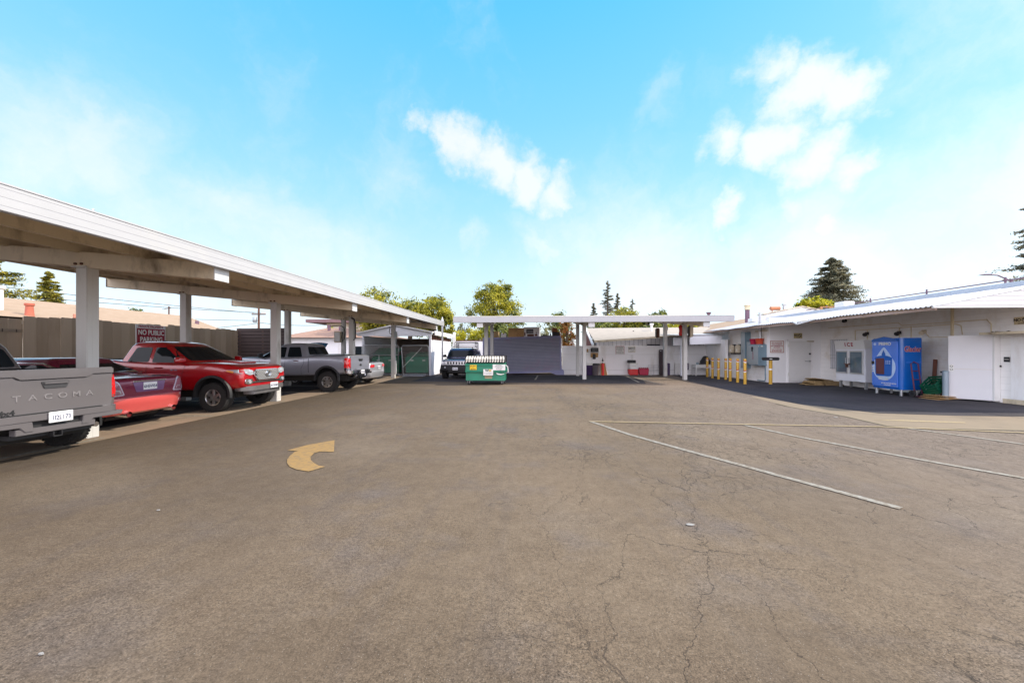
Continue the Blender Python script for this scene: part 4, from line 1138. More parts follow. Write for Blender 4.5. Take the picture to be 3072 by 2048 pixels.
def build_far():
    # container, tilted a little on its right foot
    e = thing('shipping_container', 'blue grey ribbed steel container with boxes on top, under the far carport', 'container', (-.65, 25.9, 0), 0, world=False)
    e.rotation_euler = (0, rad(-1.45), 0)
    L, D, H = 5.3, 1.7, 2.46
    z0 = .1
    body = MB(); n = 24
    prof = []
    for i in range(n):
        z = z0 + .12 + (H - .26) * i / n; dz = (H - .26) / n
        prof += [(-D / 2 + .025, z), (-D / 2 + .025, z + dz * .3), (-D / 2 - .012, z + dz * .5), (-D / 2 - .012, z + dz * .85)]
    prof += [(-D / 2 + .025, z0 + H - .14), (D / 2, z0 + H - .14), (D / 2, z0 + .12)]
    body.prism([(-L / 2 + .06, y, z) for y, z in prof], (L - .12, 0, 0))
    body.build('corrugated_wall', m_cont, e)
    f = MB()
    f.box(-L / 2, L / 2, -D / 2 - .03, D / 2, z0 + H - .14, z0 + H); f.box(-L / 2, L / 2, -D / 2 - .03, D / 2, z0, z0 + .14)
    f.box(-L / 2, -L / 2 + .1, -D / 2 - .035, D / 2, z0 + .14, z0 + H - .14); f.box(L / 2 - .1, L / 2, -D / 2 - .035, D / 2, z0 + .14, z0 + H - .14)
    f.build('frame', m_cont2, e, bevel=.008)
    f = MB().prism([(L / 2 - .75, -D / 2 - .03, z0), (L / 2 - .35, -D / 2 - .03, -.07), (L / 2 + .15, -D / 2 - .03, -.07), (L / 2 + .15, -D / 2 - .03, .22), (L / 2, -D / 2 - .03, .35), (L / 2, -D / 2 - .03, z0)], (0, .4, 0))
    f.box(-L / 2 + .2, -L / 2 + .7, -D / 2, D / 2, .03, z0)
    f.build('skid_foot', m_cont2, e, bevel=.01)
    m = MB()
    for z in (.55, 1.15, 1.75): m.box(L / 2, L / 2 + .05, -D / 2 + .05, -D / 2 + .2, z, z + .28)
    m.cyl((L / 2 + .06, -D / 2 + .1, .35), (L / 2 + .06, -D / 2 + .1, 2.4), .025)
    m.build('lock_bar', m_paper, e)
    top = lambda x: 2.56 + math.tan(rad(1.45)) * (x + .65) + .002
    card_box('cardboard_box', -1.62, -.55, 25.3, 25.95, top(-1.1) - .0, top(-1.1) + .62, m_card, 'large brown cardboard box on the container roof, left of the white oven', 0)
    card_box('cardboard_box', -2.15, -1.78, 25.35, 25.7, top(-2), top(-2) + .3, m_paper, 'small white carton on the container roof behind the carport columns', .1)
    card_box('cardboard_box', -2.75, -2.3, 25.3, 25.8, top(-2.5), top(-2.5) + .42, m_card2, 'dark brown carton at the left end of the container roof', -.1)
    o = thing('oven', 'discarded white oven with black openings lying on the container roof', 'oven', (.0, 25.6, top(0)), -.1, world=False)
    MB().box(-.55, .55, -.3, .35, 0, .66).build('case', m_white_p, o, bevel=.02)
    MB().box(-.36, .12, -.31, -.3, .22, .5).build('window', m_blk, o, bevel=.004)
    MB().box(-.3, .16, -.315, -.3, .03, .17).box(-.5, -.42, -.315, -.3, .06, .3).box(.22, .4, -.315, -.3, .05, .17).box(.3, .34, -.315, -.3, .17, .33).build('opening', m_brown, o, bevel=.004)
    MB().box(-.3, .1, -.325, -.31, .28, .31).box(-.3, .1, -.325, -.31, .38, .4).build('rack', m_galv, o)
    c = MB().box(.62, 1.25, 25.2, 25.6, top(.9), top(.9) + .05)
    for k in range(7): c.box(.72 + k * .08, .75 + k * .08, 25.2, 25.24, top(.9) + .05, top(.9) + .17)
    c.box(1.25, 1.3, 25.2, 25.6, top(.9), top(.9) + .22)
    solo(c, 'wire_rack', m_blk, 'low black rack with short prongs on the container roof, right of the oven', 'rack')
    solo(MB().box(1.38, 1.88, 25.2, 25.7, top(1.6), top(1.6) + .28), 'storage_bin', m_blk, 'black bin on the right end of the container roof', 'bin', bevel=.02)
    solo(MB().box(1.36, 1.72, 25.25, 25.65, top(1.6) + .284, top(1.6) + .56), 'wooden_crate', M('crate_wood', (.3, .12, .05), .8, var=.3), 'small reddish wooden crate stacked on the black bin on the container', 'crate', bevel=.01)
    # walls
    e = thing('white_wall', 'white painted concrete wall across the far end with a ledge line', 'wall', (6.9, 25.5, 0))
    MB().box(2.05, 11.8, 25.42, 25.62, 0, 1.95).build('wall', m_white, e, bevel=.01)
    MB().box(2.1, 11.75, 25.37, 25.42, 1.36, 1.39).box(2.1, 11.75, 25.36, 25.42, .3, .34).build('ledge', m_white_p, e)
    MB().box(2.0, 8.0, 25.08, 25.3, 0, .07).build('kerb', m_white_p, e, bevel=.01)
    MB().box(6.68, 6.82, 25.36, 25.42, .82, 1.36).build('pilaster', m_white_p, e)
    e = thing('white_wall', 'plain white wall behind the off-road car, with shrubs over the top', 'wall', (-4, 30, 0))
    MB().box(-6.5, 1.9, 30.3, 30.5, 0, 2.42).build('wall', m_white, e); MB().box(-6.5, 1.9, 30.26, 30.54, 2.42, 2.5).build('coping', m_brown, e)
    # siding building behind
    e = thing('plank_building', 'low building with grey white plank siding and a pale shingle roof behind the far wall', 'building', (9, 30, 0))
    MB().prism([(4.6, 26.6, 0), (13.5, 26.6, 0), (13.5, 26.6, 2.78), (10.3, 26.6, 2.68), (4.6, 26.6, 2.3)], (0, 6, 0)).build('wall', m_siding, e)
    r = MB(); r.prism([(4.4, 26.35, 2.27), (10.3, 26.35, 2.66), (14, 26.35, 2.84), (14, 30.2, 3.42), (4.4, 30.2, 3.38)], (0, 0, .07))
    rf = r.build('roof', m_shingle2, e)
    MB().prism([(4.4, 26.3, 2.2), (10.3, 26.3, 2.6), (14, 26.3, 2.78), (14, 26.3, 2.86), (10.3, 26.3, 2.69), (4.4, 26.3, 2.3)], (0, .05, 0)).build('gutter', m_steel, rf)
    MB().prism([(4.35, 26.4, 1.9), (4.35, 30, 3.38), (4.35, 30, 1.9)], (.1, 0, 0)).build('gable_end', M('gable_brown', (.17, .06, .05), .8), e)
    MB().bar((4.3, 26.3, 2.0), (4.3, 30.0, 3.42), .12, .16).build('barge_board', m_paper, e)
    MB().cyl((9.0, 28.4, 2.9), (9.0, 28.4, 3.55), .09).cyl((9.0, 28.4, 3.55), (9.0, 28.4, 3.68), .14).build('vent_pipe', m_white_p, rf)
    MB().cyl((10.3, 28.8, 2.95), (10.3, 28.8, 3.5), .05).cyl((7.6, 28.2, 2.8), (7.6, 28.2, 3.12), .05).prism([(7.4, 28.1, 2.85), (7.8, 28.1, 2.88), (7.6, 28.1, 2.98)], (0, .2, 0)).build('vent_pipe', m_blk, rf)
    MB().box(8.1, 8.9, 26.3, 26.56, 1.99, 2.07).build('awning_lamp', m_blk, e, bevel=.01)
    # clutter along the wall
    sign('notice_sign', 'square white notice with several lines of small print on the far wall', 'sign', (5.95, 25.4, 1.65), .58, .58, 's', m_paper,
         [('NO SOLICITING', .062, 0, .21, 1, .02), ('NO LOITERING', .062, 0, .13, 1, .02), ('NO DRINKING OF', .062, 0, .05, 1, .02), ('ALCOHOL', .062, 0, -.03, 1, .02), ('VIOLATORS WILL', .062, 0, -.13, 1, .02), ('BE PROSECUTED', .062, 0, -.21, 1, .02)], m_ink2, m_inkred)
    sign('notice_sign', 'white sign with a large NO on the far wall, above the red cooler', 'sign', (6.74, 25.4, 1.71), .45, .4, 's', m_paper,
         [('NO', .2, -.1, .06, .8, .03), ('STOPPING', .05, .12, .13, .9, .01), ('STANDING', .05, .12, .07, .9, .01), ('PARKING', .05, .12, .01, .9, .01), ('ANY TIME', .05, 0, -.1, 1, .01)], m_ink2, m_steel)
    e = thing('wall_shelf', 'narrow shelf on the far wall carrying a dark microwave', 'shelf', (4.15, 25.3, 1.46))
    MB().box(3.6, 4.66, 25.08, 25.42, 1.5, 1.525).build('board', m_white_p, e)
    MB().box(3.98, 4.46, 25.3, 25.41, 1.18, 1.47).build('backing', m_card, e); MB().box(4.1, 4.3, 25.25, 25.31, 1.05, 1.4).build('bracket', m_blk, e, bevel=.02)
    e = thing('microwave', 'dark microwave standing on the wall shelf', 'microwave', (4.22, 25.22, 1.527))
    MB().box(3.98, 4.46, 25.1, 25.38, 1.527, 1.82).build('case', m_blk, e, bevel=.012); MB().box(4.02, 4.3, 25.09, 25.1, 1.57, 1.78).build('door', mt_glass, e)
    for k, x in enumerate((3.64, 3.73, 3.83)):
        solo(MB().box(x - .035, x + .035, 25.1, 25.3, 1.527, 1.77 - .02 * k), 'binder', m_paper if k != 1 else m_card, ('white folder at the left end of the wall shelf', 'tan folder between two white folders on the wall shelf', 'white folder next to the microwave on the wall shelf')[k], 'folder')
    for x, y, m_, lab, liner in ((3.82, 25.0, m_bin_purple, 'dark bin with white liner showing, half hidden by the middle carport column', True), (4.22, 24.98, m_grey_bin, 'grey rubbish bin with black rim beside the red post', False)):
        e = thing('rubbish_bin', lab, 'bin', (x, y, .0))
        MB().lathe([(.2, 0), (.21, .02), (.27, .68), (.28, .7)], (x, y, 0), 'z', 24).build('tub', m_, e, smooth=True)
        MB().lathe([(.3, .66), (.31, .72), (.29, .78), (.2, .76), (0, .74)] if not liner else [(.29, .66), (.3, .7), (.31, .78), (.24, .72), (0, .55)], (x, y, 0), 'z', 24).build('rim' if not liner else 'liner', m_blk if not liner else m_paper, e, smooth=True)
    e = thing('red_post', 'short red bollard with a dark bottle standing on top, against the far wall', 'bollard', (4.66, 24.7, 0))
    MB().cyl((4.66, 24.7, 0), (4.66, 24.7, .78), .085, n=20).build('post', m_redplas, e, smooth=True)
    e = thing('bottle', 'dark glass bottle with pale label on top of the red post', 'bottle', (4.66, 24.7, .782))
    MB().lathe([(0, .782), (.05, .785), (.055, .95), (.05, 1.0), (.02, 1.05), (.018, 1.14), (.0, 1.145)], (4.66, 24.7, 0), 'z', 16).build('glass', mt_glass, e, smooth=True)
    MB().lathe([(.057, .83), (.057, .92)], (4.66, 24.7, 0), 'z', 16).build('bottle_label', m_paper, e)
    solo(MB().prism([(4.6, 25.0, .0), (5.02, 25.0, .0), (4.93, 25.32, .78), (4.62, 25.32, .78)], (0, .03, 0)), 'leaning_board', m_card, 'stained tan board leaning on the far wall beside the red post', 'board')
    solo(MB().bar((5.04, 24.95, 0.02), (4.95, 25.34, .8), .05, .03), 'wood_strip', m_white_p, 'white wood strip leaning next to the tan board', 'board')
    c = MB().prism([(6.44, 24.8, .02), (7.02, 24.8, .02), (6.98, 24.8, .4), (6.4, 24.8, .4)], (0, .45, 0))
    solo(c, 'storage_crate', m_redplas, 'bright red crate at the bottom of the stack below the NO sign', 'crate', bevel=.03)
    e = thing('cooler', 'white cooler box standing on the bright red crate', 'cooler', (6.72, 25, .41))
    MB().box(6.47, 6.97, 24.82, 25.22, .405, .72).build('tub', m_white_p, e, bevel=.02); MB().box(6.45, 6.99, 24.8, 25.24, .72, .8).build('lid', m_paper, e, bevel=.02)
    MB().text('COOLER', .07, FACE_S((6.72, 24.815, .6)), .001).build('lettering', m_steel, e, fix=False)
    solo(MB().box(6.36, 6.86, 24.84, 25.2, .803, 1.0), 'storage_crate', m_blk, 'black crate on top of the white cooler', 'crate', bevel=.02)
    c = MB().prism([(7.1, 24.8, .02), (7.66, 24.8, .02), (7.7, 24.8, .42), (7.06, 24.8, .42)], (0, .4, 0))
    for k in range(5): c.prism([(7.1 + k * .13, 24.82, .42), (7.17 + k * .13, 24.82, .42), (7.12 + k * .13, 24.82, .52)], (0, .3, 0))
    solo(c, 'storage_crate', m_mag, 'crimson crate with jagged contents on the ground beside the red crate', 'crate', bevel=.015)
    e = thing('upright_board', 'tall black upright board leaning by the right end of the far wall', 'board', (8.7, 25.2, 0))
    MB().box(8.5, 8.87, 25.1, 25.34, 0, 1.7).build('board', m_dkw3, e, bevel=.03)
    MB().box(8.53, 8.58, 25.08, 25.1, 1.58, 1.64).build('badge', m_galv, e)
    solo(MB().box(8.88, 9.13, 25.0, 25.3, 0, .8), 'storage_bin', m_bin_purple, 'indigo bin on the ground right of the tall black board', 'bin', bevel=.03)
    w = MB()
    for z in (.28, .5, .66): w.tube([(7.72, 25.15, z), (8.46, 25.15, z)], .008, 6)
    for x in (7.74, 8.1, 8.44): w.tube([(x, 25.15, 0), (x, 25.15, .66)], .008, 6)
    for x in range(9): w.tube([(7.76 + x * .08, 25.15, .28), (7.76 + x * .08, 25.15, .66)], .004, 5)
    solo(w, 'wire_shelf', m_galv, 'thin wire rack on the ground between the crimson crate and the tall black board', 'rack')

m_dkw3 = M('dark_board', (.035, .018, .022), .55, var=.5, scale=3)

# ------------------------------------------------------------------ right: lean-to and store
def bollard(x, y, h, label, group='striped yellow bollards'):
    e = thing('bollard', label, 'bollard', (x, y, 0), 0, group)
    MB().lathe([(.068, 0), (.068, h - .03), (.055, h - .005), (0, h)], (x, y, 0), 'z', 20).build('post', m_yellow, e, smooth=True)
    for k, z in enumerate((h - .16, h - .62)):
        b = MB(); w_ = MB()
        for mb, dz, hh, r in ((b, 0, .1, .0695), (w_, .0, .045, .071)):
            n = 20; vs = []; fs = []
            for i in range(n + 1):
                a = 2 * PI * i / n; t = .045 * math.sin(a + .8 * k)
                vs += [(x + r * math.cos(a), y + r * math.sin(a), z + t + dz), (x + r * math.cos(a), y + r * math.sin(a), z + t + dz + hh)]
            for i in range(n): fs.append((2 * i, 2 * i + 2, 2 * i + 3, 2 * i + 1))
            mb.add(vs, fs)
        bb = b.build('stripe', m_bstripe, e, smooth=True); w_.build('band', m_paper, bb, smooth=True)
    return e

m_bstripe = M('stripe_red', (.4, .07, .03), .5)

def build_leanto():
    e = thing('lean_to', 'white lean-to canopy with a deep beam over the table nook beside the store', 'lean-to', (10.4, 24, 0))
    MB().prism([(9.74, 23.4, 1.99), (11.66, 23.4, 2.06), (11.66, 23.4, 2.55), (9.74, 23.4, 2.52)], (0, .1, 0)).build('beam', m_shed, e, bevel=.008)
    MB().box(9.05, 9.72, 24.2, 24.3, 1.96, 2.45).build('beam', m_shed, e, bevel=.008)
    MB().prism([(8.9, 23.4, 2.55), (11.8, 23.4, 2.58), (11.8, 26.3, 2.75), (8.9, 26.3, 2.72)], (0, 0, .05)).build('roof', m_metalroof, e)
    MB().box(9.55, 9.7, 24.3, 24.42, 0, 2.0).build('post', m_shed, e, bevel=.006)
    MB().bar((9.6, 24.36, 1.9), (9.35, 24.36, 2.4), .05, .08).build('brace', m_shed, e)
    MB().box(11.62, 11.78, 22.9, 25.42, 0, 2.3).build('side_wall', m_white, e)
    MB().box(10.0, 10.3, 25.3, 25.4, 0, .75).box(9.55, 9.95, 25.28, 25.36, .1, .78).build('low_panel', m_white_p, e)
    t = thing('table', 'plain white table in the nook under the lean-to canopy', 'table', (11.0, 24.9, 0))
    MB().box(10.6, 11.6, 24.6, 25.2, .5, .72).build('table_top', m_white_p, t, bevel=.008)
    for x in (10.64, 11.56):
        for y in (24.64, 25.16): MB().box(x - .03, x + .03, y - .03, y + .03, 0, .5).build('leg', m_white_p, t)
    for x, lab in ((10.72, 'left small dark can on the white table'), (10.8, 'right small dark can on the white table')):
        solo(MB().cyl((x, 24.7, .722), (x, 24.7, .86), .033), 'drinks_can', m_box_blue, lab, 'can', smooth=True)
    b = MB(); vs = []
    b.lathe([(0, 0), (.3, .02), (.32, .2), (.2, .4), (.14, .52), (.05, .56), (0, .57)], (11.35, 24.9, .722), 'z', 14)
    b.prism([(10.95, 24.8, .724), (11.2, 24.8, .724), (11.2, 24.8, .9)], (0, .2, 0))
    solo(b, 'black_bag', m_blk, 'slumped black bag on the right end of the white table', 'bag', smooth=True)
    solo(MB().box(10.28, 10.42, 25.2, 25.36, .35, .8), 'wall_box', m_bin_purple, 'small dark purple box on the wall left of the white table', 'box', bevel=.02)
    solo(MB().box(11.0, 11.25, 23.9, 24.0, .004, .03), 'paper_scrap', m_paper, 'white paper scrap on the dark ground in front of the white table', 'litter')

def build_store():
    e = thing('store_building', 'long white block store building with a wide corrugated canopy along the right side', 'building', (14.6, 17, 0))
    XW = 14.5
    wall = MB().box(XW, XW + .2, 10.95, 19.4, 0, 3.5); wall.build('wall', m_block, e)
    MB().box(XW + .2, 30, 10.95, 11.15, 0, 3.5).build('end_wall', m_block, e)
    MB().box(12.0, XW + .2, 19.4, 19.6, 0, 3.3).build('cross_wall', m_white, e)
    MB().box(12.0, 12.2, 19.6, 23.3, 0, 3.0).build('front_wall', m_block, e); MB().box(12.2, 24, 23.1, 23.3, 0, 3.0).build('rear_wall', m_block, e)
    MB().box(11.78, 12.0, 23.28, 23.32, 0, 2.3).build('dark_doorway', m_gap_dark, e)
    # canopy roof: corrugated in y, rising to the wall
    m = MB(); xe, ze, xt, zt = 11.15, 2.86, XW + .05, 3.54
    ny = 380; y0, y1 = 10.9, 24.7; r = random.Random(9)
    for layer in (0, 1):
        vs = []
        for i in range(ny + 1):
            y = y0 + (y1 - y0) * i / ny
            c = .018 * math.sin(2 * PI * y / .14)
            d = .03 * math.sin(y * 1.1) + .018 * math.sin(y * 3.7)          # old, uneven edge
            sag = (.05 if 15.6 < y < 16.3 else 0)
            vs += [(xe + d * .5, y, ze + c + d * .6 - sag - layer * .02), ((xe + xt) / 2, y, (ze + zt) / 2 + c - layer * .02), (xt, y, zt + c - layer * .02)]
        fs = []
        for i in range(ny):
            for k in (0, 1): fs.append((3 * i + k, 3 * i + k + 1, 3 * i + k + 4, 3 * i + k + 3))
        m.add(vs, fs)
    rf = m.build('canopy_roof', m_metalroof, e, fix=False, smooth=True)
    MB().bar((xe + .12, 10.95, ze - .07), (xe + .12, 24.6, ze - .07), .04, .08).build('eave_board', M('eave_board', (.5, .37, .32), .7, var=.25), rf)
    # hanging strip of flashing at the kink
    q = MB(); q.prism([(xe - .02, 15.2, 2.83), (xe - .05, 16.15, 2.7), (xe - .02, 16.5, 2.84), (xe - .02, 16.45, 2.88), (xe - .05, 16.15, 2.76), (xe - .02, 15.2, 2.88)], (.02, 0, 0))
    q.build('loose_flashing', m_white_p, rf)
    MB().box(XW + .02, 28, 10.9, 24.0, 3.5, 3.62).build('flat_roof', m_metalroof, e)
    MB().box(XW - .03, XW + .02, 10.9, 24.1, 3.54, 3.68).build('flashing', M('flashing_grey', (.5, .54, .62), .45, .2), e)
    s = MB()
    a = (zt - ze) / (xt - xe)
    s.prism([(xe, 10.9, 2.8), (22, 10.9, 2.8), (22, 10.9, 3.6), (XW + .05, 10.9, 3.5), (xe, 10.9, ze - .03)], (0, .05, 0))
    s.build('end_panel', m_lap, e)
    for y in (12.2, 13.3, 14.5, 15.7, 16.9, 18.2):
        MB().bar((xe + .15, y, ze - .07), (XW, y, zt - .12), .06, .12).build('rafter', m_rafter, e)
        MB().box(XW - .08, XW, y - .05, y + .05, zt - .45, zt - .15).build('bracket', m_rafter, e)
    MB().bar((13.0, 11, 3.06), (13.0, 19.4, 3.06), .08, .1).build('purlin', m_rafter, e)
    # solid boarded soffit under the corrugated sheet
    MB().prism([(xe + .1, 10.96, ze - .0), (XW, 10.96, zt - .06), (XW, 10.96, zt - .035), (xe + .1, 10.96, ze + .02 - .035)], (0, 8.44, 0)).build('soffit', m_soffit, e)
    # door in the cross wall
    d = MB().box(12.92, 13.98, 19.355, 19.4, .06, 2.1).build('door', m_white_p, e, bevel=.004)
    MB().box(12.86, 12.92, 19.37, 19.4, 0, 2.17).box(13.98, 14.04, 19.37, 19.4, 0, 2.17).box(12.86, 14.04, 19.37, 19.4, 2.11, 2.17).build('door_frame', m_white, d)
    MB().box(13.68, 13.95, 19.28, 19.32, 1.08, 1.11).cyl((13.92, 19.36, 1.1), (13.92, 19.3, 1.1), .04).build('handle', m_galv, d)
    MB().cyl((13.93, 19.36, 1.46), (13.93, 19.33, 1.46), .045).build('deadbolt', m_blk, d)
    MB().box(13.8, 14.1, 19.3, 19.36, 2.06, 2.11).build('door_closer', m_steel, d)
    for z in (.35, 1.8): MB().box(12.88, 12.96, 19.34, 19.36, z, z + .16).build('hinge', m_paper, d)
    # barred window on the main wall behind the freezer
    w = MB().box(XW - .02, XW, 17.75, 18.75, .75, 2.1); wi = w.build('window', m_fridge, e)
    g = MB()
    for k in range(10): g.tube([(XW - .06, 17.8 + k * .1, .75), (XW - .06, 17.8 + k * .1, 2.15)], .012, 6)
    for z in (.78, 1.25, 1.4, 2.12): g.tube([(XW - .06, 17.75, z), (XW - .06, 18.75, z)], .012, 6)
    g.build('window_bars', m_galv, wi)
    # conduits, lamps, outlets
    C = [[(18.9, 2.72), (15.45, 2.72), (15.3, 2.6), (12.9, 2.6), (12.6, 2.6), (12.48, 2.45), (12.48, 2.2)], [(17.4, 2.52), (13.45, 2.52), (13.3, 2.45), (13.26, 2.15)], [(14.45, 2.3), (14.3, 2.1), (13.3, 2.08)], [(17.4, 2.52), (17.4, 2.0)], [(16.8, 2.5), (16.8, 2.1)], [(15.4, 2.52), (15.4, 2.0)], [(14.95, 2.55), (14.95, 2.1)]]
    for c in C: MB().tube([(XW - .02, y, z) for y, z in c], .014, 6).build('conduit', m_rafter, e, smooth=True)
    MB().box(XW - .07, XW - .001, 13.52, 13.58, 2.0, 3.3).build('downpipe', m_rafter, e, bevel=.01)
    for y, z in ((16.8, 2.36), (15.4, 2.33), (14.47, 2.32)):
        MB().box(XW - .06, XW, y - .06, y + .06, z - .06, z + .06).cyl((XW - .05, y, z), (XW - .2, y - .08, z - .06), .05, .08).build('flood_lamp', m_steel if y < 14.6 else m_blk, e)
    MB().cyl((XW - .02, 17.9, 3.0), (XW - .14, 17.9, 2.98), .07).build('flood_lamp', m_blk, e)
    MB().tube([(XW - .03, 12.45, 2.2), (XW - .1, 12.2, 2.12), (XW - .08, 12.0, 2.2), (XW - .15, 11.8, 2.15), (XW - .1, 12.3, 2.2)], .02, 6).build('cable', m_rope, e)
    # niche: flat slab, panel joint, plate
    MB().box(13.85, XW, 10.96, 12.25, 2.1, 2.17).build('slab', m_steel, e, bevel=.01)
    MB().box(XW - .02, XW, 11.2, 12.0, .15, 2.05).build('niche_panel', m_white, e); MB().box(XW - .012, XW - .003 , 11.15, 12.2, .0, .14).build('skirting', m_steel, e)
    p = MB().box(XW - .03, XW - .02, 12.02, 12.16, 1.27, 1.42).build('door_plate', m_blk, e); MB().text('MEN', .05, FACE_W((XW - .032, 12.09, 1.345)), .001).build('lettering', m_paper, p, fix=False)
    MB().box(XW - .03, XW - .02, 12.22, 12.27, 1.1, 1.16).build('switch', m_blk, e)
    # roof clutter
    q = MB().tube([(16.0, 9.5, 3.98), (16.0, 22.5, 3.98)], .022, 8); q.build('roof_pipe', m_pipe_p, e, smooth=True)
    for y in (11.5, 13.4, 15.9, 18.4, 21): MB().box(15.98, 16.02, y - .02, y + .02, 3.62, 4.1).build('pipe_stand', m_pipe_p, e)
    MB().box(15.3, 15.8, 19.0, 19.6, 3.62, 4.05).build('roof_unit', m_white_p, e, bevel=.02)
    w = MB()
    w.box(14.9, 16.2, 19.95, 20.0, 3.86, 3.9)
    for x in (14.95, 15.4, 15.8, 16.15): w.box(x - .04, x + .04, 19.94, 20.02, 3.62, 3.86)
    w.build('timber_rail', M('timber_orange', (.5, .24, .1), .8), e)
    MB().cyl((15.6, 20, 3.62), (15.6, 20, 3.62 + .01), .1).build('roof_cap', m_paper, e)
    # second tier at the back: annexe with a tan roof, dormer and flues
    a = thing('annexe', 'tan roofed annexe with a white gable and tall flues behind the store canopy', 'building', (15, 28, 0))
    MB().box(12.6, 22, 24.4, 34, 0, 3.0).build('wall', m_white, a)
    r = MB().prism([(12.0, 24.2, 2.88), (16.2, 24.2, 4.05), (20.4, 24.2, 2.88)], (0, 11, 0)); rf = r.build('roof', m_shingle, a)
    MB().prism([(12.0, 24.14, 2.84), (16.2, 24.14, 4.01), (20.4, 24.14, 2.84), (20.4, 24.14, 2.96), (16.2, 24.14, 4.13), (12.0, 24.14, 2.96)], (0, .055, 0)).build('barge_board', m_white_p, rf)
    MB().prism([(13.6, 23.6, 3.4), (17.7, 23.6, 3.6), (17.7, 23.6, 4.02), (16.5, 23.6, 4.28), (14.4, 23.6, 3.85), (13.6, 23.6, 3.62)], (0, .5, 0)).build('dormer', m_white_p, a)
    MB().prism([(14.2, 23.5, 3.83), (16.5, 23.5, 4.3), (17.8, 23.5, 4.02), (17.8, 23.5, 4.08), (16.5, 23.5, 4.36), (14.2, 23.5, 3.89)], (0, .7, 0)).build('dormer_roof', m_steel, a)
    MB().cyl((13.85, 24.6, 3.3), (13.85, 24.6, 4.25), .13).build('flue_pipe', m_pipe_p, rf, smooth=True); MB().cyl((13.85, 24.6, 4.25), (13.85, 24.6, 4.5), .16).cyl((13.85, 24.6, 4.5), (13.85, 24.6, 4.56), .2).build('flue_cap', m_rafter, rf)
    MB().cyl((15.2, 24.3, 3.7), (15.2, 24.3, 4.2), .03).cyl((15.1, 24.3, 4.3), (15.65, 24.3, 4.3), .12).build('vent_pipe', M('rust_orange', (.5, .2, .1), .7), rf, smooth=True)
    MB().cyl((15.95, 24.3, 3.9), (15.95, 24.3, 4.5), .09).cyl((15.95, 24.3, 4.5), (15.95, 24.3, 4.58), .14).build('vent_pipe', m_galv, rf, smooth=True)
    MB().cyl((14.4, 31, 3.4), (14.4, 31, 4.55), .07).cyl((14.4, 31, 4.55), (14.4, 31, 4.75), .1, .2).build('vent_pipe', m_pipe_p, rf)
    # street lamp behind the roof
    s = thing('street_lamp', 'curved arm street lamp rising behind the store roof', 'street lamp', (30.2, 25, 0))
    MB().cyl((30.2, 25, 0), (30.2, 25, 6.1), .1, .07).tube([(30.2, 25, 6.0), (29.9, 25, 6.15), (29.4, 25, 6.38), (29.0, 25, 6.42), (28.8, 25, 6.42)], .04, 8).build('pole', m_pipe_p, s, smooth=True)
    MB().prism([(28.3, 24.9, 6.4), (28.95, 24.9, 6.4), (28.95, 24.9, 6.46), (28.5, 24.9, 6.46)], (0, .2, 0)).build('lamp_head', m_pipe_p, s)

